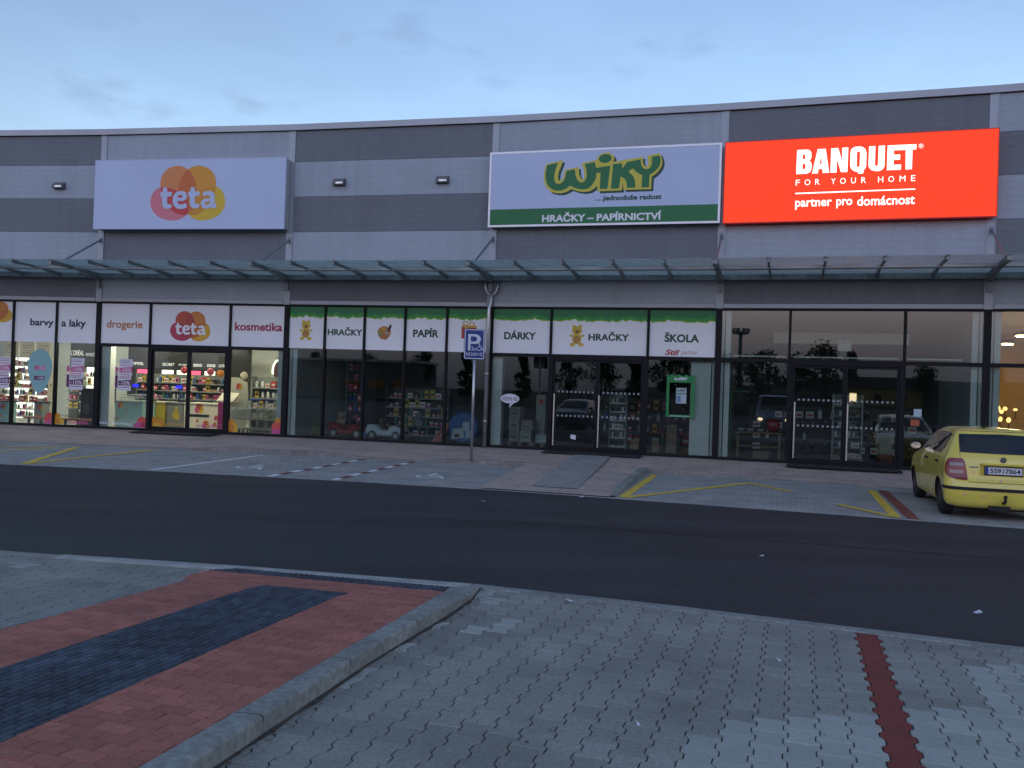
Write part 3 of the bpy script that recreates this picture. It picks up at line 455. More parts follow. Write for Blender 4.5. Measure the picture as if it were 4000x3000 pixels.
def flat_bricks(name, region, along, across, lw, ww, origin, m, gap=.004, rise=0., stag=.5):
    mb = MB(); o = Vector((*origin, 0)); xs = [p[0] for p in region]; ys = [p[1] for p in region]; sp = math.hypot(max(xs)-min(xs), max(ys)-min(ys))
    for i in range(-int(sp/ww)-2, int(sp/ww)+2):
        for j in range(-int(sp/lw)-2, int(sp/lw)+2):
            s = o+across*(i*ww)+along*((j+(i % 2)*stag)*lw)
            cor = [s+along*a*(lw/2-gap/2)+across*b*(ww/2-gap/2) for a, b in ((-1, -1), (1, -1), (1, 1), (-1, 1))]
            cl = convex_clip([(c.x, c.y) for c in cor], region)
            if len(cl) < 3: continue
            jz = random.uniform(-.0015, .0015)+rise
            ce = Vector((sum(c[0] for c in cl)/len(cl), sum(c[1] for c in cl)/len(cl), 0))
            top = []; low = []
            for c in cl:
                v = Vector((c[0], c[1], 0)); t = v+(ce-v)*min(.35, .005/max((ce-v).length, .001)); top.append(Vector((t.x, t.y, isl_z(t)+jz))); low.append(Vector((v.x, v.y, isl_z(v)+jz-.007)))
            n = len(cl)
            if (cl[1][0]-cl[0][0])*(cl[2][1]-cl[0][1])-(cl[1][1]-cl[0][1])*(cl[2][0]-cl[0][0]) < 0: top.reverse(); low.reverse()
            mb.face(top)
            for q in range(n): mb.face([low[q], low[(q+1) % n], top[(q+1) % n], top[q]])
    return mb.build(name, m, kind='structure', weld=True)
KI = [(-2.45, .6), (-2.18, 1.7), (-1.82, 2.92), (-1.56, 3.80), (-.98, 5.68), (-.62, 6.9), (-.52, 7.45), (-.49, 7.72)]      # inner edge of the kerb
MAIN = [(-1.283, 7.187), (-2.034, 7.348), (-2.878, 5.0), (-4.2, 1.2), (-3.3, .9), (-2.321, 4.055)]
main_q = [(-1.283, 7.187), (-2.034, 7.348), (-4.26, 1.3), (-3.27, 1.0)]
right_q = [(-1.283, 7.187), (-3.27, 1.0), (-2.32, .9), (-.57, 6.87), (-.535, 7.045)]
left_q = [(-2.034, 7.348), (-2.78, 7.50), (-3.32, 5.79), (-5.1, 1.2), (-4.26, 1.3)]
head_q = [(-2.78, 7.507), (-2.034, 7.348), (-1.283, 7.187), (-.535, 7.045), (-.455, 7.515), (-2.72, 7.99)]
edge_q = [(-2.72, 7.99), (-.455, 7.515), (-.36, 7.77), (-2.50, 8.185)]
for q in (right_q, left_q, head_q): flat_bricks('red_paving', q, PC, PD, .2, .1, (-1.5, 6.), M['brick_red'])
flat_bricks('tactile_paving', main_q, PD, PC, .1, .0502, (-1.3, 7.1), M['tactile'], gap=.008, stag=.5, rise=.002)
ed = Vector((.979, -.206, 0)); flat_bricks('tactile_paving', edge_q, ed, Vector((.206, .979, 0)), .05, .05, (-1.5, 7.95), M['tactile'], gap=.014, rise=.004, stag=0)
mb = MB(); n = 40
isl = [(-2.53, 8.29), (-.40, 7.86)]
mb.poly([[(-5.1, 1.2), (-2.3, .8), (-1.56, 3.80), (-.62, 6.9), (-.49, 7.66), (-2.60, 8.1), (-2.70, 7.52), (-3.32, 5.79)]], G0, 0); mb.v = [(x, y, isl_z((x, y))-.012) for x, y, z in mb.v]; mb.build('island_bed', M['joint'], kind='structure')
def kerb_profile(mb, inner, foot, ztop):
    rows = []
    for (a, b), (c, d), z in zip(inner, foot, ztop):
        A = Vector((a, b, 0)); B = Vector((c, d, 0)); rows.append([A+Vector((0, 0, -.03)), A+Vector((0, 0, z-.004)), A.lerp(B, .05)+Vector((0, 0, z)), A.lerp(B, .86)+Vector((0, 0, z)), A.lerp(B, .95)+Vector((0, 0, z-.007)), A.lerp(B, .99)+Vector((0, 0, z-.018)), B+Vector((0, 0, -.03))])
    mb.grid(rows)
KO = [(-2.27, .6), (-2.0, 1.65), (-1.65, 2.9), (-1.385, 3.79), (-.855, 5.64), (-.44, 6.87), (-.28, 7.42), (-.22, 7.86)]
KTOP = [.112, .112, .112, .112, .112, .106, .064, .036]
stones = [0, .9, 1.9, 2.9, 3.32, 4.32, 5.32, 6.32, 7.3]
def samp(pl, vals, t):
    i = min(int(t), len(pl)-2); f = t-i
    return tuple(pl[i][q]+(pl[i+1][q]-pl[i][q])*f for q in range(2)), vals[i]+(vals[i+1]-vals[i])*f
cum = [0]
for a, b in zip(KI, KI[1:]): cum.append(cum[-1]+math.hypot(b[0]-a[0], b[1]-a[1]))
def tpar(s):
    for i in range(len(cum)-1):
        if s <= cum[i+1]: return i+(s-cum[i])/(cum[i+1]-cum[i])
    return len(cum)-1.0001
mb = MB(); s = 0
while s < cum[-1]-.05:
    e = min(s+1.0, cum[-1]); ts = [tpar(s+.004+(e-s-.008)*q/4) for q in range(5)]
    kerb_profile(mb, [samp(KI, KTOP, t)[0] for t in ts], [samp(KO, KTOP, t)[0] for t in ts], [samp(KI, KTOP, t)[1] for t in ts])
    for t, rev in ((ts[0], 0), (ts[-1], 1)):
        a, z = samp(KI, KTOP, t); b, _ = samp(KO, KTOP, t); q = [(a[0], a[1], -.03), (a[0], a[1], z-.004), (a[0]*.2+b[0]*.8, a[1]*.2+b[1]*.8, z), (b[0], b[1], z-.04), (b[0], b[1], -.03)]; mb.face(q[::-1] if rev else q)
    s = e
mb.build('island_kerb', M['kerb'], kind='structure')
mb = MB(); bar(mb, [(-5.3, 1.2), (-3.47, 5.85), (-2.75, 7.7), (-2.66, 8.3)], -.14, -.03, [.102, .102, .06, .02]); mb.build('island_kerb', M['kerb'], kind='structure')
mb = MB(); bar(mb, [(-4.4, 8.50), (-3.43, 8.35), (-2.50, 8.19), (-.33, 7.77)], .15, -.02, [.02, .024, .03, .03]); mb.build('road_edge_near', mat('edge_stone', (.37, .37, .34), .8, 0, (6, .22)), kind='structure')
mb = MB(); bar(mb, [(-.33, 7.86), (1.37, 7.30), (3.85, 6.36), (6.5, 5.27), (10, 3.65), (18, -.7)], .12, -.02, [.018]*6); mb.build('road_edge_near', M['kerb'], kind='structure')
mb = MB(); bar(mb, [(-25, 9.8), (-14, 9.52), (-9, 9.12), (-5.05, 8.62), (-4.38, 8.505)], .12, -.02, [.018]*5); mb.build('road_edge_near', M['paver'], kind='structure')
# silt, grit and leaf crumbs caught along the foot of the kerb
M['silt'] = mat('silt', (.06, .052, .042), .95, 0, (14, .4)); M['crumb'] = mat('leaf_crumb', (.085, .06, .035), .9, 0, None, None, island=.5)
rk = random.Random(21); mb = MB(); rows = []
for i in range(61):
    t_ = i/60*(len(KO)-1.001); p, _ = samp(KO, KTOP, t_); q, _ = samp(KI, KTOP, t_); d = Vector((p[0]-q[0], p[1]-q[1], 0)).normalized(); P0 = Vector((p[0], p[1], 0)); w_ = rk.uniform(.006, .035)*(1 if i < 52 else .4)
    rows.append([P0-d*.02+Vector((0, 0, .02)), P0+d*w_*.5+Vector((0, 0, .011)), P0+d*w_+Vector((0, 0, .0045))])
mb.grid(rows); mb.build('kerb_silt', M['silt'], kind='stuff')
mb = MB()
for i in range(420):
    if i < 260: p, _ = samp(KO, KTOP, rk.random()*(len(KO)-1.01)); c = Vector((p[0]+abs(rk.gauss(0, .05))+.01, p[1], .012))
    else: c = Vector((rk.uniform(-3, 4), rk.uniform(4, 9.5), .009)); c.z = isl_z(c)+.006 if inside((c.x, c.y), right_q+head_q[3:]+left_q) else .013
    a = rk.random()*6; s_ = rk.uniform(.004, .014); u = Vector((cos(a), sin(a), 0))*s_; v = Vector((-sin(a), cos(a), rk.uniform(-.2, .5)))*s_*.6; mb.face([c-u, c+v, c+u, c-v])
mb.build('leaf_crumbs', M['crumb'], kind='stuff')

mb = MB(); rows = []; seam = walk([(-30, 13.6), (-14, 12.7), (-7.08, 12.16), (-2.8, 12.0), (.42, 11.75), (2.05, 11.3), (4.15, 10.72), (6.03, 10.15), (14, 7.0), (30, -.6)], [0]*10, .3)
for (x, y, _), (x2, y2) in zip(seam, offset_line([(p[0], p[1]) for p in seam], .022)): j = rk.uniform(-.008, .008); rows.append([Vector((x, y+j, .0165)), Vector((x2, y2+j*1.5, .0165))])
mb.grid(rows); mb.build('asphalt_seam', mat('seam_tar', (.012, .012, .013), .6), kind='structure')
# ---------------------------------------------------------------- the retail hall
hall = thing('retail_hall', 'long low retail hall clad in light and dark grey bands with black shop windows', 'building', (-.654, 23.9, BASE))
ROWS = [(9.075, 8.187), (8.179, 7.176), (7.168, 6.154), (6.146, 5.134), (5.126, 4.175)]
for k in BAYS:
    for r, (zt, zb) in enumerate(ROWS):
        light = (k+r) % 2 == 0
        mb = MB(); mb.box(FB[k], .1, LEN[k]-.1, zb, zt, -.1, 0); mb.build('wall_panel', M['panel_light' if light else 'panel_dark'], hall)
    mb = MB(); mb.box(FB[k], .0, LEN[k], 4.06, 9.1, -.16, -.105); mb.build('wall_backing', M['black'], hall)
    mb = MB(); mb.box(FB[k], -.003, LEN[k]+.003, 9.092, 9.262, -.3, .075); mb.box(FB[k], .0, LEN[k], 9.262, 9.268, -.3, .06); mb.build('parapet_cap', M['cap'], hall)
    mb = MB(); mb.box(FB[k], .11, LEN[k]-.11, 4.062, 4.168, -.1, .028); mb.build('drip_flashing', M['trim'], hall)
for k in range(-2, 7):
    n = coln(k); e = Vector((-n.y, n.x, 0)); fr = Fr((*CO[k], 0), e, (0, 0, 1), n)
    mb = MB(); mb.box(fr, -.1, .1, 4.05, 9.085, -.1, .014); mb.box(fr, .085, .098, 4.05, 9.085, .014, .03); mb.build('pilaster', M['trim'], hall)
# rear, roof, floor and shop walls
def back(k, d, z): return fcol(k, -d, z)
mb = MB()
top = [fcol(k, -.1, 9.0) for k in range(-2, 7)]; far = [fcol(k, -26, 9.0) for k in range(-2, 7)]
mb.grid([top, far]); mb.build('roof', M['cap'], hall)
mb = MB(); mb.grid([[fcol(k, -26, 0) for k in range(-2, 7)], far]); mb.build('rear_wall', M['panel_dark'], hall)
for k in (-2, 6):
    mb = MB(); mb.face([fcol(k, -.1, 0), fcol(k, -26, 0), fcol(k, -26, 9), fcol(k, -.1, 9)]); mb.build('side_wall', M['panel_light'], hall)
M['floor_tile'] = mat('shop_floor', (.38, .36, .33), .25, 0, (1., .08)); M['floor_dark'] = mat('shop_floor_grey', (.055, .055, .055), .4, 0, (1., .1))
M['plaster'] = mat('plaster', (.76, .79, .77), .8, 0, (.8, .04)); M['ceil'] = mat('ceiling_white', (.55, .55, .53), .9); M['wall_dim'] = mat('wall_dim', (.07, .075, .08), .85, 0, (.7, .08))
DEPTH = 7.0
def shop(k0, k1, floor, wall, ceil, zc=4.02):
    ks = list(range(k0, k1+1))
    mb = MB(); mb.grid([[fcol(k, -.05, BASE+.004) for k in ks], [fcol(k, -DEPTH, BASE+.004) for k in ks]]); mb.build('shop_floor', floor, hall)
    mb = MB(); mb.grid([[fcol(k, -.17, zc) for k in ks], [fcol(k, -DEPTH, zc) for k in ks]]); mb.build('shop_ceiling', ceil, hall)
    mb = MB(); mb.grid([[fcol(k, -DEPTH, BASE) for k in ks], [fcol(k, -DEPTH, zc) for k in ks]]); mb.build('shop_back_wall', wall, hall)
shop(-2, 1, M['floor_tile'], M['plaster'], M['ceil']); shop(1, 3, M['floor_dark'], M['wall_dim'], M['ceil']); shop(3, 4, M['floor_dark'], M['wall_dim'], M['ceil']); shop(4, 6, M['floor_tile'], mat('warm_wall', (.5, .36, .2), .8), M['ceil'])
for k in (1, 3, 4):
    n = coln(k); e = Vector((-n.y, n.x, 0)); fr = Fr((*CO[k], 0), e, (0, 0, 1), n)
    mb = MB(); mb.box(fr, -.14, .14, BASE, 4.02, -DEPTH, -.14); mb.build('partition_wall', M['plaster'], hall)
for k in range(-1, 6):
    n = coln(k); e = Vector((-n.y, n.x, 0)); fr = Fr((*CO[k], 0), e, (0, 0, 1), n)
    mb = MB()
    for u in ((-.30, -.17), (.17, .30)) if k in (1, 3, 4) else ((.05, .35),): mb.box(fr, u[0], u[1], BASE, 4.02, -.42, -.16)
    mb.build('column', M['plaster'], hall)
fr = FB[2]; mb = MB(); mb.box(fr, 5.42, 5.9, BASE, 4.02, -.55, -.2); mb.build('column', M['plaster'], hall)
# shop windows and doors
MODS = {-2: [0, 1.53, 3.05, 4.58, 6.1], -1: [0, 1.7, 3.258, 4.71, 6.1], 0: [0, 1.735, 4.328, 6.1], 1: [0, 1.202, 2.414, 3.631, 4.858, 6.1], 2: [0, 1.712, 4.307, 6.09], 3: [0, 1.731, 4.359, 6.117], 4: [0, 1.75, 4.35, 6.1], 5: [0, 1.75, 4.35, 6.1]}
DOORS = {(0, 1), (2, 1), (3, 1), (4, 1)}
M['seal'] = mat('rubber', (.015, .015, .017), .7); M['handle'] = mat('brushed_steel', (.6, .62, .62), .3, .9, (30, .05)); M['dots'] = mat('safety_dots', (.30, .32, .33), .6)
def window(k, u0, u1, z0, z1, wb, wt, wl=.032, wr=.032):
    mb = MB(); fr = FB[k]; mb.box(fr, u0+.001, u0+wl, z0, z1, -.13, 0); mb.box(fr, u1-wr, u1-.001, z0, z1, -.13, 0); mb.box(fr, u0+wl, u1-wr, z0, z0+wb, -.128, -.003); mb.box(fr, u0+wl, u1-wr, z1-wt, z1, -.128, -.003)
    w = mb.build('window', M['black'], hall)
    mb = MB(); mb.box(fr, u0+wl-.004, u1-wr+.004, z0+wb-.004, z1-wt+.004, -.07, -.055); mb.build('pane', M['glass'], w); return w
def door(k, u0, u1, z0, z1, handles):
    mb = MB(); fr = FB[k]; mb.box(fr, u0+.001, u0+.09, z0, z1, -.16, .004); mb.box(fr, u1-.09, u1-.001, z0, z1, -.16, .004); mb.box(fr, u0+.09, u1-.09, z1-.10, z1, -.158, .002); mb.box(fr, u0+.09, u1-.09, z0, z0+.03, -.158, .03)
    d = mb.build('door', M['black'], hall); um = (u0+u1)/2
    for a, b, s in ((u0+.092, um-.002, 0), (um+.002, u1-.092, 1)):
        mb = MB(); mb.frame(fr, a, b, z0+.032, z1-.102, .055, -.09, -.035, wb=.10, wt=.06); mb.build('door_leaf', M['black'], d)
        mb = MB(); mb.box(fr, a+.05, b-.05, z0+.128, z1-.158, -.07, -.058); mb.build('pane', M['glass'], d)
        if handles:
            mb = MB(); hu = a+.07 if True else b-.07
            mb.tube([fr(hu, .36, .05), fr(hu, 1.74, .05)], .02, 12)
            for hz in (.5, 1.6): mb.tube([fr(hu, hz, .05), fr(hu, hz, -.04)], .012, 8)
            mb.build('handle', M['handle'], d)
            mb = MB()
            for zz in (1.78, 1.14):
                u = a+.14
                while u < b-.1: mb.box(fr, u, u+.05, zz, zz+.05, -.058, -.055); u += .115
            mb.build('safety_strip', M['dots'], d)
HEAD = 4.055; TR = 2.755
for k in BAYS:
    U = MODS[k]
    for i in range(len(U)-1):
        u0, u1 = U[i], U[i+1]; wl = .075 if i == 0 else .032; wr = .075 if i == len(U)-2 else .032
        if k in (-2, -1, 1): window(k, u0, u1, BASE, HEAD, .06, .05, wl, wr)
        else:
            window(k, u0, u1, TR, HEAD, .045, .05, wl, wr)
            if (k, i) in DOORS: door(k, u0, u1, BASE, TR-.002, k != 0)
            else: window(k, u0, u1, BASE, TR-.002, .06, .045, wl, wr)
# downpipe with its forked inlet beside the middle column
fr = FB[2]; mb = MB(); px = .02
mb.tube([fr(px+.02, 4.35, .07), fr(px+.02, 4.30, .08), fr(px-.0, 4.12, .10), fr(px-.02, 4.0, .13), fr(px-.02, 3.85, .14), fr(px-.02, BASE+.01, .14)], .055, 14)
for s in (-1, 1):
    mb.tube([fr(px+.02+s*.17, 4.72, .1), fr(px+.02+s*.17, 4.55, .09), fr(px+.02+s*.14, 4.45, .08), fr(px+.02+s*.06, 4.39, .075), fr(px+.02, 4.33, .07)], .045, 12)
for z in (3.6, 2.2, .9): mb.lathe(fr(px-.02, z, .14), [(.06, 0), (.062, .01), (.062, .035), (.06, .045)], 14)
mb.build('downpipe', M['zinc'], hall, smooth=True)
# doormats
for k, u0, u1 in ((0, 1.75, 4.3), (2, 1.75, 4.3), (3, 1.75, 4.3)):
    mb = MB(); f2 = FB[k]; mb.box8([f2(u0, BASE-.03, .85), f2(u1, BASE-.03, .85), f2(u1, BASE-.002, .22), f2(u0, BASE-.002, .22), f2(u0, BASE-.008, .85), f2(u1, BASE-.008, .85), f2(u1, BASE+.012, .22), f2(u0, BASE+.012, .22)])
    o = mb.build('doormat', mat('mat_rubber', (.012, .012, .013), .95, 0, (60, .4)), loc=f2((u0+u1)/2, BASE, .6)); props(o, {0: 'black doormat in front of the sliding door of the lit cosmetics shop', 2: 'black doormat in front of the toy shop doors', 3: 'black doormat in front of the doors below the red sign'}[k], 'doormat')
# ---------------------------------------------------------------- glass canopy
can = thing('glass_canopy', 'long greenish glass canopy on grey fin rafters above the shop windows', 'canopy', fcol(2, 1.1, 4.9))
zg = lambda n: 4.90+.032*n
CD = 2.25
def fin(mb, fr, u, w, na, ha, nb, hb):      # a tapering fin under the glass, from na out to nb in
    mb.box8([fr(u-w, zg(na)-ha, na), fr(u+w, zg(na)-ha, na), fr(u+w, zg(nb)-hb, nb), fr(u-w, zg(nb)-hb, nb), fr(u-w, zg(na)-.004, na), fr(u+w, zg(na)-.004, na), fr(u+w, zg(nb)-.004, nb), fr(u-w, zg(nb)-.004, nb)])
for k in BAYS:
    fr = FB[k]; L = LEN[k]
    for i in range(5):
        u0, u1 = i*L/5, (i+1)*L/5
        mb = MB(); mb.box8([fr(u0+.006, zg(CD), CD), fr(u1-.006, zg(CD), CD), fr(u1-.006, zg(.06), .06), fr(u0+.006, zg(.06), .06), fr(u0+.006, zg(CD)+.016, CD), fr(u1-.006, zg(CD)+.016, CD), fr(u1-.006, zg(.06)+.016, .06), fr(u0+.006, zg(.06)+.016, .06)]); mb.build('glass_pane', M['canopy_glass'], can)
        if i > 0:
            mb = MB(); fin(mb, fr, u0, .025, CD-.03, .085, 1.34, .055); fin(mb, fr, u0, .025, 1.26, .03, .1, .14)
            mb.box(fr, u0-.04, u0+.04, zg(CD)+.017, zg(CD)+.03, CD-.28, CD-.02); mb.build('rafter', M['rafter'], can)
    mb = MB(); mb.box(fr, .03, L-.03, zg(1.3)-.075, zg(1.3)-.004, 1.27, 1.33); mb.build('purlin', M['alu'], can)
    mb = MB(); mb.box(fr, 0, L, zg(1.3)-.10, zg(1.3)-.077, 1.25, 1.345); mb.build('purlin', M['rafter'], can)
    mb = MB(); mb.box(fr, .0, L, 4.755, 4.885, .02, .10); mb.box(fr, .0, L, 4.755, 4.77, .10, .19); mb.box(fr, .0, L, 4.77, 4.885, .18, .19); mb.build('gutter', M['steel_green'], can)
for k in range(-2, 7):
    n = coln(k); e = Vector((-n.y, n.x, 0)); fr = Fr((*CO[k], 0), e, (0, 0, 1), n)
    mb = MB(); fin(mb, fr, 0, .06, CD-.02, .11, 1.345, .075); fin(mb, fr, 0, .06, 1.255, .05, .03, .21)
    mb.box(fr, -.05, .05, zg(CD)+.017, zg(CD)+.03, CD-.3, CD-.02); mb.box(fr, -.06, .06, 4.45, 4.68, .02, .09); mb.build('bracket', M['rafter'], can)
    mb = MB(); mb.tube([fr(0, 5.9, .05), fr(0, zg(1.75)+.03, 1.75)], .028, 10); mb.box(fr, -.05, .05, 5.8, 6.0, .015, .03); mb.lathe(fr(0, 5.9, .04), [(.05, -.03), (.055, 0), (.05, .03)], 10, axis=e); mb.build('tie_rod', mat('rod_paint', (.22, .27, .31), .4, .5) if k == -2 else bpy.data.materials['rod_paint'], can)
# ---------------------------------------------------------------- light-box signs
def flat(name, loops, fr, n, m, parent, thick=0.): mb = MB(); mb.poly(loops, fr, n, 0, thick); return mb.build(name, m, parent)
def box_sign(name, k, u0, u1, z0, z1, n1, label, side, edge, face, rim=.03):
    t = thing(name, label, 'shop sign', FB[k]((u0+u1)/2, z0, n1*.5)); fr = FB[k]
    mb = MB(); mb.box(fr, u0+.02, u1-.02, z0+.02, z1-.02, .03, n1-.02); mb.build('sign_case', side, t)
    mb = MB(); mb.frame(fr, u0, u1, z0, z1, rim, n1-.06, n1); mb.build('sign_frame', edge, t)
    mb = MB(); mb.box(fr, u0+rim, u1-rim, z0+rim, z1-rim, n1-.018, n1-.006); mb.build('sign_face', face, t); return t
M['case_white'] = mat('case_white', (.45, .47, .48), .5, .2, (2, .08)); M['case_dark'] = mat('case_dark', (.05, .055, .06), .6)
def petals(P, fr, n, cols, parent, step=.0009):
    pk, ye, og, gd = P; q = 0
    for name, lp, c in (('petal', pk, 'pink'), ('petal', ye, 'yellow'), ('petal', og, 'orange'), ('petal', gd, 'gold'), ('petal_overlap', convex_clip(og, gd), 'og'), ('petal_overlap', convex_clip(og, pk), 'op'), ('petal_overlap', convex_clip(gd, ye), 'gy'), ('petal_overlap', convex_clip(convex_clip(og, gd), ye), 'oy'), ('petal_overlap', convex_clip(convex_clip(og, gd), pk), 'op')):
        if len(lp) > 2: flat(name, [lp], fr, n+q*step, cols[c], parent)
        q += 1
def petal_cols(tag, d): return {k: mat('petal_'+tag+'_'+k, v, .45) for k, v in d.items()}
PC1 = petal_cols('sign', dict(pink=(.78, .22, .26), yellow=(.80, .52, .03), orange=(.78, .27, .08), gold=(.80, .34, .03), og=(.70, .16, .03), op=(.66, .06, .06), gy=(.74, .31, .02), oy=(.70, .20, .03)))
PC2 = petal_cols('door', dict(pink=(.52, .05, .10), yellow=(.74, .40, .03), orange=(.56, .09, .05), gold=(.66, .23, .04), og=(.46, .06, .04), op=(.42, .03, .06), gy=(.55, .16, .03), oy=(.48, .10, .03)))
fr = FB[0]
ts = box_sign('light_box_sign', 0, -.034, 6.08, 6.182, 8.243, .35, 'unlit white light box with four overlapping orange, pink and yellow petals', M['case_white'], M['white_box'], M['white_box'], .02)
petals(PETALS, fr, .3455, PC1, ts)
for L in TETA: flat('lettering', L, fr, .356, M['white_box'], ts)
fr = FB[2]
ws = box_sign('light_box_sign', 2, -.086, 6.04, 6.184, 8.214, .25, 'unlit white light box with green and yellow lettering and a green lower band', M['case_dark'], M['alu'], M['white_box'], .055)
flat('green_band', [[(-.03, 6.24), (5.985, 6.24), (5.985, 6.662), (-.03, 6.662)]], fr, .2465, M['green'], ws)
flat('logo_shadow', [[(u+.06, z-.055) for u, z in WIKY_YELLOW[0]]], fr, .2475, M['green_dark'], ws); flat('logo_outline', WIKY_YELLOW, fr, .2490, M['yellow_logo'], ws)
for L in WIKY_GREEN: flat('lettering', [L], fr, .2505, M['green'], ws)
bx = lambda key: TXT[key][1:]
text('…jednoduše radost', fr, bx('RADOST'), .2475, M['green_dark'], ws, bold=.035); text('HRAČKY – PAPÍRNICTVÍ', fr, bx('PAPIRN'), .2475, M['white_film'], ws, bold=.035)
fr = FB[3]
M['lit_red'] = mat('lit_red', (.35, .006, .003), .5, emit=LIT_RED, ecol=(1.0, .062, .022), spec=.15); M['lit_white'] = mat('lit_white', (.8, .8, .75), .4, emit=LIT_WHITE, ecol=(1.0, .95, .84)); M['red_edge'] = mat('red_edge', (.36, .02, .015), .4, emit=LIT_RED*.12, ecol=(1, .03, .02))
bs = box_sign('light_box_sign', 3, .03, 6.19, 6.162, 8.214, .26, 'lit bright red light box with white lettering', M['red_edge'], M['red_edge'], M['lit_red'], .02)
for L in BANQUET: flat('lettering', L, fr, .2565, M['lit_white'], bs)
for key, ch in (('F', 'F'), ('O1', 'O'), ('R1', 'R'), ('Y', 'Y'), ('O2', 'O'), ('U', 'U'), ('R2', 'R'), ('H', 'H'), ('O3', 'O'), ('M', 'M'), ('E', 'E')):
    b = bx('FYH_'+key); text(ch, fr, (b[0], b[1], 7.054, 7.193), .2565, M['lit_white'], bs)
text('partner', fr, bx('PARTNERB'), .2565, M['lit_white'], bs, bold=.018); text('pro', fr, bx('PRO'), .2565, M['lit_white'], bs, bold=.018); text('domácnost', fr, bx('DOMAC'), .2565, M['lit_white'], bs, bold=.018); text('®', fr, bx('REG'), .2565, M['lit_white'], bs)
# small wall lamps
M['lamp_glow'] = mat('lamp_glow', (.8, .8, .8), .3, emit=.13, ecol=(.85, .92, 1)); M['lamp_grey'] = mat('lamp_grey', (.16, .16, .17), .5, .2)
for k, u, lab in ((-1, 4.67, 'small grey wall lamp beside the white petal sign'), (1, 1.52, 'small grey wall lamp nearest the white petal sign on the bay between two signs'), (1, 4.6, 'small grey wall lamp nearest the green lettered sign')):
    fr = FB[k]; t = thing('wall_lamp', lab, 'wall lamp', fr(u, 7.47, .05), 'lamps on the upper wall')
    mb = MB(); z = 7.555; mb.box(fr, u-.19, u+.19, z-.1, z+.11, .0, .02); mb.box8([fr(u-.17, z-.085, .16), fr(u+.17, z-.085, .16), fr(u+.17, z-.085, .02), fr(u-.17, z-.085, .02), fr(u-.17, z+.03, .16), fr(u+.17, z+.03, .16), fr(u+.17, z+.09, .02), fr(u-.17, z+.09, .02)]); mb.build('housing', M['lamp_grey'], t)
    mb = MB(); mb.box(fr, u-.06, u+.085, z-.062, z-.012, .16, .166); mb.box(fr, u+.10, u+.145, z-.062, z-.012, .16, .166); mb.build('lens', M['lamp_glow'], t)
# ---------------------------------------------------------------- white fascia panels in the upper lights
def fascia(k, u0, u1, label, zb=2.80, zt=4.0):
    t = thing('fascia_panel', label, 'shop sign', FB[k]((u0+u1)/2, zb, 0), 'white fascia panels above the shop windows')
    mb = MB(); mb.box(FB[k], u0, u1, zb, zt, -.053, -.048); mb.build('panel', M['white_film'], t); return t
def ground_logo(P, box):
    xs = [p[0] for q in P for p in q]; ys = [p[1] for q in P for p in q]; x0, x1, y0, y1 = min(xs), max(xs), min(ys), max(ys)
    return lambda p: (box[0]+(p[0]-x0)/(x1-x0)*(box[1]-box[0]), box[2]+(p[1]-y0)/(y1-y0)*(box[3]-box[2]))
NF = -.0475
def small_logo(fr, box, parent, n, cols, letters=True):
    f = ground_logo(PETALS, box); petals([[f(p) for p in q] for q in PETALS], fr, n, cols, parent, .0006)
    if letters:
        for L in TETA: flat('lettering', [[f(p) for p in l] for l in L], fr, n+.0062, M['white_film'], parent)
t = fascia(-1, 1.74, 3.222, 'white fascia panel with the edge of a petal logo at the end of the row', 2.78); small_logo(FB[-1], (2.05, 3.19, 3.35, 4.0), t, NF, PC2, False)
t = fascia(-1, 3.294, 4.674, 'white fascia panel with dark blue lettering and blank space before it', 2.78); text('barvy', FB[-1], bx('barvy'), NF, M['navy'], t, bold=.032)
t = fascia(-1, 4.746, 6.02, 'white fascia panel with dark blue lettering beside the orange lettered panel', 2.78); text('a laky', FB[-1], bx('a laky'), NF, M['navy'], t, bold=.032)
t = fascia(0, .08, 1.70, 'white fascia panel with orange lettering'); text('drogerie', FB[0], bx('drogerie'), NF, M['orange_text'], t, bold=.024)
t = fascia(0, 1.77, 4.293, 'wide white fascia panel with an orange and red petal logo over the sliding door'); small_logo(FB[0], bx('LOGO'), t, NF, PC2)
t = fascia(0, 4.363, 6.02, 'white fascia panel with crimson lettering'); text('kosmetika', FB[0], bx('kosmetika'), NF, M['crimson'], t, bold=.032)
def leafband(fr, u0, u1, t, seed, zt=4.0):
    rnd = random.Random(seed); n = 22; z = []; base = 3.74
    for i in range(n+1):
        x = i/n; b = base-.045*sin(pi*((x*1.3+seed*.37) % 1.0)); z.append(b+(rnd.uniform(0, .05) if i % 5 in (0, 1) else rnd.uniform(0, .012)))
    P = [(u0+(u1-u0)*i/n, z[i]) for i in range(n+1)]
    flat('leaf_edge', [[(u0, zt-.05)]+[(u, zz-.028-.012*sin(i*1.7)) for i, (u, zz) in enumerate(P)]+[(u1, zt-.05)]], fr, NF, M['lime'], t)
    flat('leaf_band', [[(u0, zt)]+P+[(u1, zt)]], fr, NF+.0008, M['leaf_green'], t)
    flat('leaf_band', [[(u0, zt)]+[(u, zz+.09+.02*sin(i*.9+seed)) for i, (u, zz) in enumerate(P)]+[(u1, zt)]], fr, NF+.0016, M['green'], t)
BE = {k: mat('bear_'+k, v, .5) for k, v in dict(body=(.66, .47, .05), belly=(.50, .24, .06), dark=(.05, .02, .015), nose=(.30, .11, .03)).items()}
def ell(c, a, b, n=20): return [(c[0]+a*cos(2*pi*i/n), c[1]+b*sin(2*pi*i/n)) for i in range(n)]
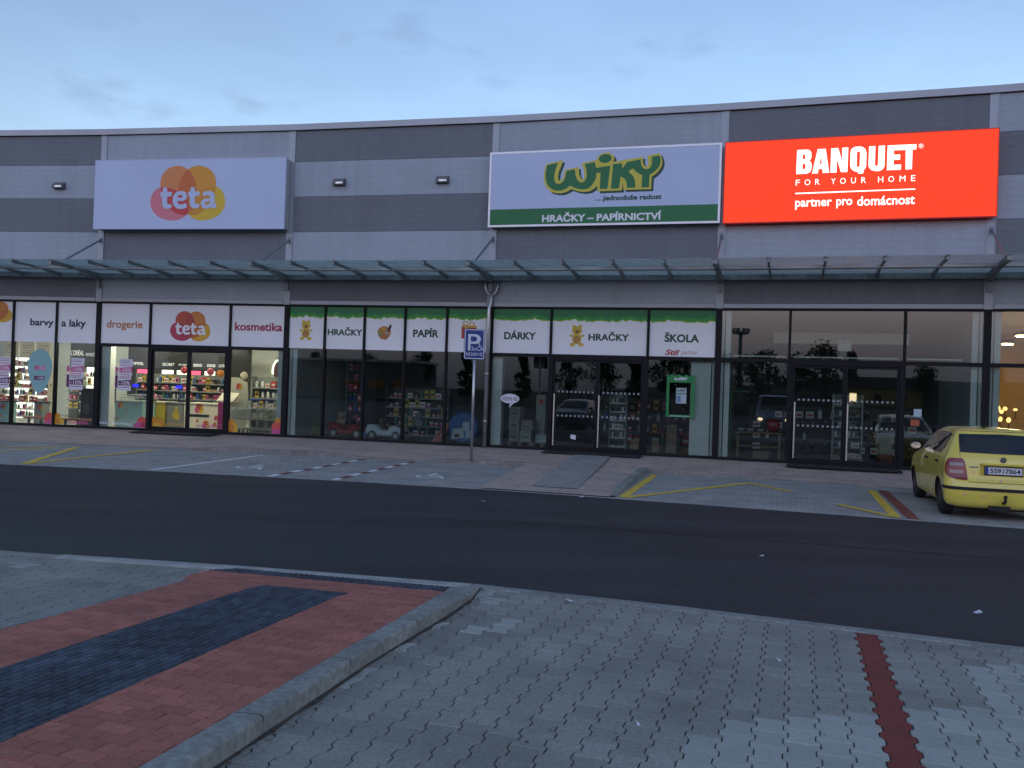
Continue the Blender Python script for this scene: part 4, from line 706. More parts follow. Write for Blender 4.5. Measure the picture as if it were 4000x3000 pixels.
def bear(fr, box, parent):
    u0, u1, z0, z1 = box; w, h = u1-u0, z1-z0; P = lambda x, y: (u0+x*w, z0+y*h)
    for x, y, a, b in ((.28, .93, .13, .075), (.72, .93, .13, .075), (.1, .50, .12, .06), (.9, .50, .12, .06), (.2, .09, .19, .09), (.8, .09, .19, .09), (.5, .36, .33, .25), (.5, .74, .36, .21)): flat('bear_shape', [ell(P(x, y), a*w, b*h)], fr, NF+.0002*(1+int(10*y)), BE['body'], parent)
    flat('bear_belly', [ell(P(.5, .33), .25*w, .18*h)], fr, NF+.0035, BE['belly'], parent); flat('bear_muzzle', [ell(P(.5, .68), .14*w, .075*h)], fr, NF+.0035, BE['nose'], parent)
    for x, y, a in ((.36, .77, .035), (.64, .77, .035), (.5, .70, .05)): flat('bear_eye', [ell(P(x, y), a*w, a*w, 10)], fr, NF+.004, BE['dark'], parent)
U = MODS[1]
labs = ['white fascia panel with a yellow teddy bear and a leafy top', 'narrow white fascia panel with green lettering beside the lone yellow bear', 'white fascia panel with a paint palette and brush', 'white fascia panel with green lettering beside the paint palette', 'white fascia panel with a red gift box behind the blue parking sign']
for i in range(5):
    a, b = U[i]+(.08 if i == 0 else .036), U[i+1]-(.08 if i == 4 else .036); t = fascia(1, a, b, labs[i]); leafband(FB[1], a, b, t, i+1); fr = FB[1]
    if i == 0: bear(fr, bx('BEAR1'), t)
    if i == 1: text('HRAČKY', fr, bx('HRACKY1'), NF, M['green_dark'], t, bold=.04)
    if i == 3: text('PAPÍR', fr, bx('PAPIR'), NF, M['green_dark'], t, bold=.04)
    if i == 2:
        u0, u1, z0, z1 = bx('PAL'); c = ((u0+u1)/2-.01, (z0+z1)/2-.02); pm = mat('palette', (.50, .20, .05), .5)
        flat('palette', [[(c[0]+.2*cos(q)*(1+.06*sin(3*q)), c[1]+.19*sin(q)) for q in [2*pi*j/26 for j in range(26)]]], fr, NF, pm, t)
        for dx, dz, r, cl in ((-.02, .11, .05, (.62, .38, .05)), (-.11, .04, .045, (.2, .32, .06)), (-.12, -.06, .045, (.12, .3, .08)), (.0, -.09, .04, (.5, .12, .04)), (.09, .0, .045, (.7, .7, .75))): flat('paint_blob', [ell((c[0]+dx, c[1]+dz), r, r*.9, 14)], fr, NF+.0008, mat('blob', cl, .5), t)
        bm_ = mat('brush', (.06, .03, .02), .5); flat('brush', [[(c[0]+.02, c[1]-.22), (c[0]+.045, c[1]-.21), (c[0]+.14, c[1]+.06), (c[0]+.10, c[1]+.07)]], fr, NF+.0016, mat('brush_handle', (.2, .14, .1), .5), t); flat('brush_tip', [[(c[0]+.09, c[1]+.06), (c[0]+.16, c[1]+.05), (c[0]+.22, c[1]+.17), (c[0]+.2, c[1]+.26), (c[0]+.14, c[1]+.2)]], fr, NF+.0018, bm_, t)
    if i == 4:
        u0, u1, z0, z1 = bx('GIFT'); rd = mat('gift_red', (.45, .04, .03), .5); yl = mat('gift_ribbon', (.62, .38, .06), .5)
        flat('gift_box', [[(u0, z0+.06), (u1, z0), (u1, z0+.36), (u0, z0+.40)]], fr, NF, rd, t); flat('ribbon', [[(u0+.09, z0+.045), (u0+.17, z0+.035), (u0+.17, z0+.39), (u0+.09, z0+.395)]], fr, NF+.0008, yl, t); flat('ribbon', [[(u0+.02, z0+.36), (u1, z0+.35), (u1, z0+.41), (u0+.02, z0+.42)]], fr, NF+.001, yl, t)
        for dx, dz in ((.11, .47), (.29, .45)): flat('bow', [ell((u0+dx, z0+dz), .08, .07), ell((u0+dx, z0+dz), .045, .038)[::-1]], fr, NF+.0012, yl, t)
U = MODS[2]; fr = FB[2]; a, b = U[0]+.09, U[1]-.036
t = fascia(2, a, b, 'white fascia panel with green lettering beside the downpipe'); leafband(fr, a, b, t, 11); text('DÁRKY', fr, bx('DARKY'), NF, M['green_dark'], t, bold=.04)
a, b = U[1]+.036, U[2]-.036; t = fascia(2, a, b, 'wide white fascia panel with a yellow bear and green lettering over the toy shop doors'); leafband(fr, a, (a+b)/2, t, 12); leafband(fr, (a+b)/2, b, t, 14); bear(fr, bx('BEAR2'), t); text('HRAČKY', fr, bx('HRACKY2'), NF, M['green_dark'], t, bold=.04)
a, b = U[2]+.036, U[3]-.08; t = fascia(2, a, b, 'white fascia panel with green lettering and small red italics below'); leafband(fr, a, b, t, 15); text('ŠKOLA', fr, bx('SKOLA'), NF, M['green_dark'], t, bold=.04)
M['stil_red'] = mat('stil_red', (.45, .02, .025), .5); text('Stil', fr, bx('STIL'), NF, M['stil_red'], t, bold=.035, shear=.3); text('partner', fr, bx('PARTNER'), NF, M['stil_red'], t, bold=-.004, shear=.3)
# ---------------------------------------------------------------- stickers and notices on the glass
NG = -.0535
def sticker(name, label, k, loops, m, cat='window sticker', n=NG, group=None):
    mb = MB(); mb.poly(loops, FB[k], n, 0); c = loops[0]; uc = sum(p[0] for p in c)/len(c); zc = min(p[1] for p in c)
    t = thing(name, label, cat, FB[k](uc, zc, n), group); mb.build('sheet', m, t); return t
rect = lambda b: [(b[0], b[2]), (b[1], b[2]), (b[1], b[3]), (b[0], b[3])]
CY = mat('cyan_vinyl', (.25, .48, .48), .5); PKV = mat('pink_vinyl', (.60, .10, .24), .5); PUR = mat('purple_vinyl', (.14, .02, .10), .5); WHT = mat('paper_white', (.72, .70, .76), .6); GRT = mat('grey_print', (.3, .25, .3), .6)
b = ST['balloon'][1:]; cu, cz = (b[0]+b[1])/2, b[2]+(b[3]-b[2])*.60; w2, h2 = (b[1]-b[0])/2, (b[3]-b[2])*.40
egg = [(cu+w2*cos(q)*(1-.22*max(0, -sin(q))), cz+(h2 if sin(q) > 0 else h2*1.5)*sin(q)) for q in [2*pi*i/36 for i in range(36)]]
t = sticker('balloon_sticker', 'pale cyan balloon shaped sticker with two small discount notes', -1, [egg], CY)
for zz, m_ in ((1.93, PKV), (1.62, PUR)):
    flat('note', [rect((cu-.18, cu+.18, zz, zz+.12))], FB[-1], NG+.001, m_, t); text('-10%', FB[-1], (cu-.1, cu+.15, zz+.02, zz+.1), NG+.002, WHT, t, bold=.015)
def promo(k, b, label, cut=0):
    t = thing('discount_poster', label, 'poster', FB[k]((b[0]+b[1])/2, b[2], NG), 'discount posters on the glass'); u0, u1, z0, z1 = b[0]+.15, b[1], b[2], b[3]; h = z1-z0; w = u1-u0; fr = FB[k]
    flat('sheet', [rect((u0, u1, z0+.48*h, z1))], fr, NG, WHT, t); flat('sheet', [rect((u0-.02, u1-.03, z0, z0+.475*h))], fr, NG+.0008, WHT, t)
    for zz, m_, du in ((z0+.57*h, PKV, 0), (z0+.165*h, PUR, -.025)):
        flat('price_band', [[(u0+du, zz), (u1+du, zz), (u1+du, zz+.19*h), (u0+du, zz+.14*h)]], fr, NG+.0016, m_, t); text('-10%', fr, (u0+du+.05*w, u0+du+.92*w, zz+.022*h, zz+.135*h), NG+.0024, WHT, t, bold=.02)
    for zz in (.93, .88, .80, .50, .44, .39, .10): flat('print_line', [rect((u0+.06*w-.015, u0+.9*w-.03, z0+zz*h, z0+(zz+.018)*h))], fr, NG+.0024, GRT if zz > .85 else PKV if zz > .4 else PUR, t)
    for zz, m_, hh in ((z0+.56*h, PKV, .19), (z0+.07*h, PUR, .42)):
        flat('tag', [rect((b[0], u0-.03, zz, zz+hh*h))], fr, NG, WHT, t); flat('tag_print', [rect((b[0]+.015, u0-.045, zz+.012, zz+hh*h-.012))], fr, NG+.0008, m_, t)
promo(-1, (2.61, 3.19, 1.33, 2.29), 'pink and purple discount poster cut by the edge of the picture')
promo(-1, ST['post2'][1:], 'pink and purple discount poster between the balloon sticker and the white column'); promo(0, (.59, 1.169, 1.384, 2.338), 'pink and purple discount poster above the pale blue checkout counter')
PC3 = petal_cols('glass', dict(pink=(.55, .08, .25), yellow=(.70, .42, .02), orange=(.66, .08, .07), gold=(.66, .24, .02), og=(.58, .08, .03), op=(.5, .03, .10), gy=(.62, .22, .02), oy=(.58, .12, .03)))
def petal_sticker(k, spec, label):
    t = thing('petal_sticker', label, 'window sticker', FB[k](spec[0][0], BASE, NG), 'petal stickers at the foot of the glass')
    for i, (u, z, a, b_, c, lo, hi) in enumerate(spec):
        P = [(min(max(x, lo), hi), max(y, .30)) for x, y in ell((u, z), a, b_, 28)]; flat('petal', [P], FB[k], NG+.0007*i, PC3[c], t)
petal_sticker(-1, [(4.55, .42, .15, .21, 'orange', 4.3, 4.676), (4.58, .30, .19, .11, 'pink', 4.3, 4.676), (4.83, .42, .12, .22, 'gold', 4.746, 5.2), (4.90, .34, .15, .18, 'yellow', 4.746, 5.2), (4.86, .36, .07, .12, 'gy', 4.746, 5.2)], 'red, pink and yellow petals at the foot of the glass below the balloon sticker')
petal_sticker(0, [(1.55, .44, .17, .19, 'orange', 1.2, 1.70), (1.46, .33, .18, .13, 'pink', 1.2, 1.70), (1.6, .36, .1, .11, 'op', 1.2, 1.70), (1.95, .45, .16, .18, 'gold', 1.89, 2.4), (2.15, .45, .12, .12, 'gold', 1.89, 2.4), (2.05, .36, .14, .12, 'yellow', 1.89, 2.4)], 'red and orange petals on both sides of the post beside the sliding door')
petal_sticker(0, [(4.44, .48, .15, .19, 'gold', 4.365, 4.8), (4.53, .40, .13, .17, 'yellow', 4.365, 4.8), (4.46, .42, .09, .13, 'gy', 4.365, 4.8)], 'orange and yellow petals at the foot of the trolley window by the door')
petal_sticker(0, [(5.95, .60, .14, .16, 'gold', 5.5, 6.02), (5.89, .48, .17, .15, 'orange', 5.5, 6.02), (5.90, .34, .17, .1, 'pink', 5.5, 6.02)], 'red, orange and pink petals beside the white column at the trolleys')
def wtext(s, label, k, key, m, bold=.015):
    b = ST[key][1:]; t = thing('window_lettering', label, 'window sticker', FB[k](b[0], b[2], NG)); text(s, FB[k], b, NG, m, t, bold=bold)
wtext('kosmetika', 'pink lettering low on the glass below the pair of posters', -1, 'kosm1', PKV); wtext('www.tetadrogerie.cz', 'white web address low on the glass over the pale blue counter', 0, 'www', WHT)
wtext('drogerie', 'yellow lettering low on the sliding door', 0, 'drog', mat('yellow_vinyl', (.6, .33, .02), .5)); wtext('kosmetika', 'pink lettering low on the sliding door', 0, 'kosm2', mat('pink_vinyl_pale', (.5, .12, .32), .5))
fr = FB[2]; b = ST['frame'][1:]
t = thing('window_poster', 'green poster frame with a leafy top and white lettering on the glass', 'poster', fr((b[0]+b[1])/2, b[2], NG)); u0, u1, z0, z1 = b; GV = mat('frame_green', (.006, .21, .05), .45)
outer = [(u0, z0), (u1, z0), (u1, z1-.02)]+[(u1-(u1-u0)*i/12, z1-.03+.025*sin(i*2.1)) for i in range(1, 12)]+[(u0, z1-.02)]
flat('frame', [outer, [(u0+.075, z0+.06), (u0+.075, z1-.22), (u1-.085, z1-.22), (u1-.085, z0+.06)]], fr, NG, GV, t)
f = ground_logo([WIKY_YELLOW[0]], (u0+.19, u1-.19, z1-.17, z1-.06))
for L in WIKY_GREEN: flat('lettering', [[f(p) for p in L]], fr, NG+.001, WHT, t)
mb = MB(); [mb.box(fr, u0+.12+i*.045, u0+.15+i*.045, z0+.022, z0+.038, NG, NG+.001) for i in range(11)]; mb.build('print_line', WHT, t)
q = (5.07, 5.33, 1.60, 2.0); t = thing('small_poster', 'small white leaflet with green lettering inside the green frame', 'poster', fr(5.2, 1.6, NG)); flat('sheet', [rect(q)], fr, NG, mat('leaflet', (.42, .5, .52), .6), t)
f = ground_logo([WIKY_YELLOW[0]], (5.09, 5.31, 1.90, 1.985))
for L in WIKY_GREEN: flat('lettering', [[f(p) for p in L]], fr, NG+.001, M['green_dark'], t)
flat('green_band', [rect((5.08, 5.32, 1.84, 1.865))], fr, NG+.001, M['green'], t); flat('picture', [rect((5.09, 5.19, 1.63, 1.8))], fr, NG+.001, mat('leaflet_blue', (.12, .25, .4), .6), t)
b = ST['bubble'][1:]; cu, cz = (b[0]+b[1])/2, (b[2]+b[3])/2
t = sticker('speech_bubble', 'white oval speech bubble with hand lettering on the glass by the downpipe', 2, [ell((cu, cz), (b[1]-b[0])/2, (b[3]-b[2])/2*.92, 30)], WHT, n=NG)
flat('tail', [[(cu+.02, cz-.10), (cu+.13, cz-.11), (cu-.02, cz-.25)]], fr, NG, WHT, t); text('vítáme vás', fr, (cu-.22, cu+.22, cz-.055, cz+.075), NG+.001, M['navy'], t)
t = sticker('paper_note', 'small tilted white paper note low on the toy shop door', 2, [[(2.33, .56), (2.47, .535), (2.475, .655), (2.335, .67)]], WHT, 'notice')
fr = FB[3]; t = sticker('paper_note', 'white paper sheet on the glass right of the doors below the red sign', 3, [rect(ST['paperw'][1:])], mat('sheet_blue', (.45, .55, .6), .6), 'notice'); t['label'] = 'pale square paper sheet on the glass above the yellow car'
t = sticker('paper_note', 'orange red paper sheet on the glass under the pale square one', 3, [rect(ST['paperor'][1:])], mat('sheet_orange', (.42, .10, .04), .6), 'notice')
# ---------------------------------------------------------------- blue parking sign on its post
yp = 20.5; fr = Fr((-.917, yp, 0), (1, 0, 0), (0, 0, 1), (0, -1, 0))
t = thing('parking_sign', 'blue reserved parking sign for two wheelchair users on a grey post', 'traffic sign', (-.903, yp, .12))
mb = MB(); mb.tube([(-.903, yp+.05, .08), (-.903, yp+.05, 3.1)], .033, 14); mb.build('post', M['zinc'], t, smooth=True)
def rrect(w, h, r, cz, n=6): return [(sx*(w/2-r)+r*cos(q), cz+sy*(h/2-r)+r*sin(q)) for sx, sy, q0 in ((1, 1, 0), (-1, 1, pi/2), (-1, -1, pi), (1, -1, 3*pi/2)) for q in [q0+pi/2*i/n for i in range(n+1)]]
BLU = mat('sign_blue', (.004, .028, .20), .35); BLD = mat('sign_back', (.1, .11, .13), .5, .4); SWH = mat('sign_white', (.62, .66, .72), .4)
cz = 2.85; mb = MB(); mb.poly([rrect(.49, .72, .035, cz)], fr, 0, 0, .02); mb.build('plate', mat('sign_rim', (.01, .03, .11), .4), t)
flat('border', [rrect(.465, .695, .03, cz), rrect(.425, .655, .02, cz)[::-1]], fr, .002, SWH, t); flat('field', [rrect(.43, .66, .02, cz)], fr, .001, BLU, t)
q = [(-.15, 2.70), (-.09, 2.70), (-.09, 2.855), (.02, 2.855)]+[(.02+.128*cos(a), 2.97+.115*sin(a)) for a in [radians(x) for x in range(-80, 91, 17)]]+[(-.15, 3.085)]
flat('lettering', [q, [(-.09, 2.91), (-.09, 3.03), (.015, 3.03), (.05, 3.005), (.062, 2.97), (.05, 2.935), (.015, 2.91)]], fr, .003, SWH, t)
text('2x', fr, (-.072, .045, 2.70, 2.785), .003, SWH, t, bold=.01); wheelchair(Fr(fr(.115, 2.755, .003), (.2, 0, 0), (0, 0, .2), (0, -1, 0)), SWH, 'wheelchair_mark', t, None)
text('RÉSERVÉ', fr, (-.19, .19, 2.575, 2.665), .003, SWH, t, bold=.0)
# litter
for x, y, s, z in ((4.1, 7.55, .06, .013), (2.9, 9.9, .03, .013), (.55, 7.45, .05, .02), (1.9, 6.0, .028, .006), (.75, 4.75, .024, .006), (1.25, 14.85, .06, .02), (-.4, 13.9, .05, .013)):
    mb = MB(); a = random.random()*3; d = Vector((cos(a), sin(a), 0)); n = Vector((-d.y, d.x, 0)); c = Vector((x, y, z)); mb.face([c-d*s-n*s*.3, c+d*s*.6-n*s*.4, c+d*s+n*s*.3+Vector((0, 0, .012)), c-d*s*.7+n*s*.4]); o = mb.build('paper_scrap', WHT, loc=c); props(o, 'tiny white scrap of paper lying on the ground', 'litter', 'paper scraps on the road and paving')
# ---------------------------------------------------------------- inside the shops
def at(k, u, n, z=BASE): return FB[k](u, z, n)
def colr(name, c, rough=.5, **kw):
    if name not in M: M[name] = mat(name, c, rough, **kw)
    return M[name]
FZ = BASE+.006
# ceiling lamps of the open cosmetics shop
M['tube'] = mat('lamp_tube', (.8, .8, .75), .4, emit=LAMP, ecol=(1, .86, .64))
for i, (k, u, n) in enumerate(((-1, 1.0, -.7), (-1, 3.6, -.7), (-1, 5.4, -1.6), (0, .9, -.55), (0, 2.6, -.55), (0, 4.6, -.7), (-1, 2.0, -4.6), (-1, 4.6, -4.6), (0, .6, -4.6), (0, 3.2, -4.6))):
    fr = FB[k]; t = thing('ceiling_lamp', 'long white ceiling lamp over the cosmetics shop floor', 'lamp', fr(u, 3.3, n), 'ceiling lamps of the cosmetics shop')
    mb = MB(); mb.box(fr, u-.62, u+.62, 3.34, 3.40, n-.1, n+.1); mb.build('housing', M['alu'], t); mb = MB(); mb.box(fr, u-.6, u+.6, 3.318, 3.338, n-.08, n+.08); mb.build('diffuser', M['tube'], t)
# product prototypes
def proto(shape, w, h, m1, m2):
    mb = MB(); F = Fr((0, 0, 0), (1, 0, 0), (0, 0, 1), (0, -1, 0))
    if shape == 'box': mb.box(F, -w/2, w/2, 0, h, -w*.35, w*.35, 0); mb.box(F, -w*.36, w*.36, h*.3, h*.62, w*.35, w*.36, 1)
    elif shape == 'bottle': mb.lathe((0, 0, 0), [(w*.42, 0), (w*.45, h*.05), (w*.45, h*.62), (w*.2, h*.76), (w*.17, h*.8)], 10, 0); mb.lathe((0, 0, h*.8), [(w*.2, 0), (w*.2, h*.2)], 8, 1)
    elif shape == 'jar': mb.lathe((0, 0, 0), [(w*.45, 0), (w*.47, h*.1), (w*.47, h*.65)], 12, 0); mb.lathe((0, 0, h*.65), [(w*.5, 0), (w*.5, h*.3), (w*.47, h*.35)], 12, 1)
    me = bpy.data.meshes.new(shape+'_goods'); me.from_pydata(mb.v, [], mb.f); me.materials.append(m1); me.materials.append(m2); me.polygons.foreach_set('material_index', mb.m); return me
def gm(c): n = 'goods_%d_%d_%d' % tuple(int(x*100) for x in c); return colr(n, c, .4)
RED, WH, BLU_, PINK, GRN, YEL, BLK, TAN, SIL = [gm(c) for c in ((.5, .03, .03), (.7, .68, .64), (.04, .12, .42), (.62, .12, .26), (.04, .26, .08), (.62, .42, .04), (.02, .02, .022), (.42, .26, .13), (.4, .41, .42))]
PRO = [proto('box', .11, .16, RED, WH), proto('bottle', .08, .20, WH, BLU_), proto('jar', .09, .09, PINK, WH), proto('box', .13, .12, WH, RED), proto('bottle', .07, .17, GRN, WH), proto('box', .1, .2, YEL, BLK), proto('bottle', .075, .19, BLU_, WH), proto('jar', .1, .1, TAN, BLK), proto('box', .09, .15, PINK, BLK), proto('bottle', .08, .16, BLK, SIL)]
def goods(k, u0, u1, n, z, step, pick, name, label, group, rng, zf=1.0, fill=.9):
    u = u0+step*.5; fr = FB[k]; ang = math.atan2(fr.eu.y, fr.eu.x)
    while u < u1:
        if rng.random() < fill:
            me = rng.choice(pick); o = link(bpy.data.objects.new(name, me)); s = rng.uniform(.85, 1.15)*zf; o.scale = (s, s, s); o.rotation_euler = (0, 0, ang+rng.uniform(-.25, .25)); o.location = fr(u, z, n+rng.uniform(-.03, .03)); props(o, label, 'shop goods', group)
        u += step*rng.uniform(.9, 1.25)
def shelf_unit(name, label, k, u0, u1, n0, n1, z0, z1, ns, msh, mback, mside, cat='shelf', back=True, group=None):
    fr = FB[k]; t = thing(name, label, cat, fr((u0+u1)/2, z0, n1), group); zs = []
    if back: mb = MB(); mb.box(fr, u0+.02, u1-.02, z0, z1, n0, n0+.02); mb.build('back_panel', mback, t)
    for a in (u0, u1-.03): mb = MB(); mb.box(fr, a, a+.03, z0, z1, n0, n1); mb.build('side_panel', mside, t)
    for i in range(ns):
        z = z0+.06+(z1-z0-.1)*i/max(1, ns); mb = MB(); mb.box(fr, u0+.03, u1-.03, z, z+.025, n0+.02, n1-.01); mb.box(fr, u0+.03, u1-.03, z-.015, z+.03, n1-.01, n1); mb.build('shelf', msh, t); zs.append(z+.026)
    return t, zs
rg = random.Random(3)
GL = 'small coloured cosmetics pack on a shelf in the lit cosmetics shop'; GG = 'goods on the cosmetics shelves'
M['glow_panel'] = mat('glow_panel', (.8, .8, .74), .5, emit=GLOWP, ecol=(1, .95, .82)); SHW = colr('shelf_white', (.62, .60, .52)); DKW = colr('fixture_black', (.018, .018, .02), .35); CREAM = colr('cream_board', (.6, .55, .42)); GREYF = colr('fixture_grey', (.22, .24, .23), .5)
t, zs = shelf_unit('cosmetics_shelf', 'brightly backlit white shelf of cosmetics below cream boards', -1, .0, 1.95, -3.9, -3.5, FZ, 2.36, 8, SHW, M['glow_panel'], SHW)
for z in zs: goods(-1, .06, 1.9, -3.62, z, .095, PRO, 'cosmetics_pack', GL, GG, rg, 1.12, .97)
for i in range(3):
    u = .1+i*.62; mb = MB(); mb.box(FB[-1], u, u+.52, 2.38, 3.0, -3.72, -3.66); mb.build('header_board', CREAM, t); mb = MB(); [mb.box(FB[-1], u+.08, u+.08+w_, z, z+.025, -3.66, -3.655) for z, w_ in ((2.78, .34), (2.70, .22), (2.52, .30))]; mb.build('print_line', GREYF, t)
t, zs = shelf_unit('cosmetics_shelf', 'narrow lit shelf of cosmetics behind the black stand', -1, 3.1, 3.85, -3.9, -3.5, FZ, 2.1, 6, SHW, M['glow_panel'], DKW)
for z in zs: goods(-1, 3.15, 3.8, -3.62, z, .11, PRO, 'cosmetics_pack', GL, GG, rg)
# dark branded wall with white lettering
t = thing('brand_wall', 'tall black display wall with white lettering over lit niches', 'shop display', at(-1, 2.1, -4.6)); mb = MB(); mb.box(FB[-1], 1.96, 3.1, FZ, 3.3, -4.75, -4.6); mb.build('wall_body', DKW, t)
LW = mat('letter_white', (.8, .8, .8), .5, emit=.25, ecol=(1, 1, 1))
text("L'ORÉAL", FB[-1], (1.99, 2.5, 2.52, 2.74), -4.59, LW, t); text('MAX FACTOR X', FB[-1], (2.58, 3.06, 2.50, 2.62), -4.59, LW, t)
mb = MB(); [mb.box(FB[-1], 2.05, 3.05, z, z+.03, -4.6, -4.35) for z in (.6, .9, 1.2, 1.5, 1.8)]; mb.build('shelf', GREYF, t)
for z in (.63, .93, 1.23, 1.53, 1.83): goods(-1, 2.08, 3.02, -4.47, z, .14, PRO, 'cosmetics_pack', GL, GG, rg)
t = thing('brand_wall', 'long black display wall with five small white brand names over lit panels', 'shop display', at(0, .1, -5.3)); mb = MB(); mb.box(FB[0], -2.6, 2.2, 1.1, 3.0, -5.5, -5.3); mb.build('wall_body', DKW, t)
for s, a, b in (('RIMMEL', -2.42, -1.95), ('miss sporty', -.55, -.15), ('essence', .04, .37), ('essence', .58, .90), ('CATRICE', 1.04, 1.38), ('SECRET', -1.2, -.72)): text(s, FB[0], (a, b, 2.26, 2.36), -5.29, LW, t)
LP = mat('lit_pink', (.7, .1, .2), .5, emit=.7, ecol=(1, .06, .18))
for a, b, m_ in ((-2.2, -1.75, LP), (-1.2, -.75, M['glow_panel']), (-.6, -.18, M['glow_panel']), (-.02, .33, LP), (.5, .9, M['glow_panel']), (1.02, 1.25, M['glow_panel'])): mb = MB(); mb.box(FB[0], a, b, 1.88, 2.10, -5.3, -5.28); mb.build('lit_panel', m_, t)
# gondola of goods behind the till, tills and counters
t, zs = shelf_unit('goods_shelf', 'low grey shelf packed with goods behind the tills', 0, -.9, 2.4, -3.7, -3.3, FZ, 1.95, 6, GREYF, GREYF, GREYF)
for z in zs[1:]: goods(0, -.85, 2.35, -3.42, z, .12, PRO, 'cosmetics_pack', GL, GG, rg, 1.15)
CYB = colr('counter_cyan', (.30, .50, .52), .4); WHC = colr('counter_white', (.70, .64, .50), .45); YLC = colr('counter_yellow', (.5, .36, .02), .5); GRY = colr('poster_grey', (.20, .19, .17), .6); MAG = colr('magenta', (.4, .02, .16), .5)
def counter(name, label, k, u0, u1, z0, z1, n0, n1, m, top, cat='counter'):
    fr = FB[k]; t = thing(name, label, cat, fr((u0+u1)/2, z0, n1)); mb = MB(); mb.box(fr, u0, u1, z0, z1-.035, n0, n1); mb.build('carcass', m, t); mb = MB(); mb.box(fr, u0-.03, u1+.03, z1-.034, z1, n0-.03, n1+.03); mb.build('worktop', top, t); return t
def petal_mark(k, u, z, n, s, t):
    for du, dz, c in ((-.3, -.2, 'pink'), (.3, -.2, 'yellow'), (-.15, .25, 'orange'), (.15, .25, 'gold')): flat('petal', [ell((u+du*s, z+dz*s), .42*s, .48*s, 14)], FB[k], n+.001*(1+dz), PC3[c], t)
t = counter('checkout_counter', 'pale blue checkout counter with small petal marks', 0, .12, 1.05, FZ, 1.06, -1.5, -.8, CYB, GREYF); petal_mark(0, .3, .92, -.797, .12, t); petal_mark(0, .85, .95, -.797, .05, t); petal_mark(0, .5, .75, -.797, .05, t); petal_mark(0, .2, .5, -.797, .06, t)
t = thing('wire_basket', 'grey wire basket on the pale blue checkout counter', 'basket', at(0, .55, -1.1, 1.06)); mb = MB()
for z in (1.08, 1.16, 1.25):
    for a, b in (((.2, -1.35), (.98, -1.35)), ((.2, -.9), (.98, -.9)), ((.2, -1.35), (.2, -.9)), ((.98, -1.35), (.98, -.9))): mb.tube([at(0, *a, z), at(0, *b, z)], .008, 5)
for i in range(14): mb.tube([at(0, .2+i*.06, -.9, 1.07), at(0, .2+i*.06, -.9, 1.26)], .005, 4)
mb.build('wire', M['steel_green'], t)
counter('checkout_counter', 'yellow fronted till counter inside the sliding door', 0, .98, 1.34, FZ, 1.06, -2.2, -1.5, YLC, WHC)
t = counter('poster_stand', 'grey poster stand with a yellow bottle picture inside the sliding door', 0, 1.38, 1.94, FZ, 1.05, -1.75, -1.6, GRY, GRY, 'stand'); flat('bottle_picture', [[(1.6, .52), (1.8, .49), (1.84, .62), (1.76, .78), (1.74, .92), (1.67, .92), (1.66, .80), (1.58, .70)]], FB[0], -1.597, YLC, t)
t = counter('checkout_counter', 'long white till counter with fruit marks and a dark slot inside the sliding door', 0, 1.98, 3.3, FZ, 1.06, -2.4, -1.6, WHC, WHC)
for u, z, s in ((2.5, .88, .22), (2.1, .5, .12), (2.75, .38, .18), (3.1, .6, .12), (3.05, .4, .1), (2.45, .5, .07)): petal_mark(0, u, z, -1.597, s, t)
mb = MB(); mb.box(FB[0], 2.1, 2.85, .62, .70, -1.6, -1.59); mb.build('slot', DKW, t)
LED = mat('led_blue', (.01, .01, .3), .4, emit=1.1, ecol=(.02, .02, 1))
for u, lab in ((.9, 'small blue lit till display above the white counter'), (-.7, 'small blue lit till display above the pale blue counter')):
    t = thing('till_display', lab, 'display', at(0, u, -3.0, 1.3)); mb = MB(); mb.tube([at(0, u, -3.0, .9), at(0, u, -3.0, 1.48)], .012, 6); mb.build('stem', DKW, t); mb = MB(); mb.box(FB[0], u-.1, u+.1, 1.48, 1.57, -3.02, -2.98); mb.build('screen', LED, t)
for u, n, z, c, lab in ((2.4, -3.0, 2.02, (.6, .2, .03), 'orange balloon hanging over the tills'), (3.35, -2.8, 1.97, (.62, .55, .42), 'pale cream balloon over the trolley window'), (.35, -4.2, 2.1, (.5, .05, .08), 'crimson balloon beside the door post'), (1.35, -4.2, 2.08, (.5, .06, .1), 'red balloon in the middle of the sliding door')):
    t = thing('balloon', lab, 'balloon', at(0, u, n, z-.14)); mb = MB(); mb.ball(at(0, u, n, z), .125, .125, .13); mb.build('skin', colr('balloon_%d' % int(u*100), c, .3), t, smooth=True); mb = MB(); mb.tube([at(0, u, n, z-.12), at(0, u, n, z-.5)], .003, 4); mb.build('string', WHC, t)
t = thing('card_display', 'tall pale cardboard display with a slanted leaflet tray by the trolley window', 'display', at(0, 4.0, -.95)); mb = MB(); mb.poly([[(3.62, FZ), (4.32, FZ), (4.40, 1.3), (4.36, 1.75), (4.2, 1.82), (4.05, 1.9), (3.8, 1.9), (3.7, 1.78)]], FB[0], -1.1, 0, .03); mb.build('card', CREAM, t)
mb = MB(); mb.box8([at(0, 3.55, -.75, 1.14), at(0, 4.1, -.75, 1.14), at(0, 4.1, -1.05, 1.16), at(0, 3.55, -1.05, 1.16), at(0, 3.55, -.75, 1.17), at(0, 4.1, -.75, 1.17), at(0, 4.15, -1.05, 1.42), at(0, 3.6, -1.05, 1.42)]); mb.build('tray', WHC, t); petal_mark(0, 4.1, 1.62, -1.095, .14, t)
mb = MB(); mb.box(FB[0], 3.42, 3.62, FZ, 1.12, -1.5, -1.1); mb.build('pedestal', MAG, t)
t, zs = shelf_unit('magazine_shelf', 'grey shelf of yellow and white boxes behind the shopping trolleys', 0, 4.0, 5.5, -2.4, -2.05, FZ, 1.95, 5, GREYF, GREYF, GREYF)
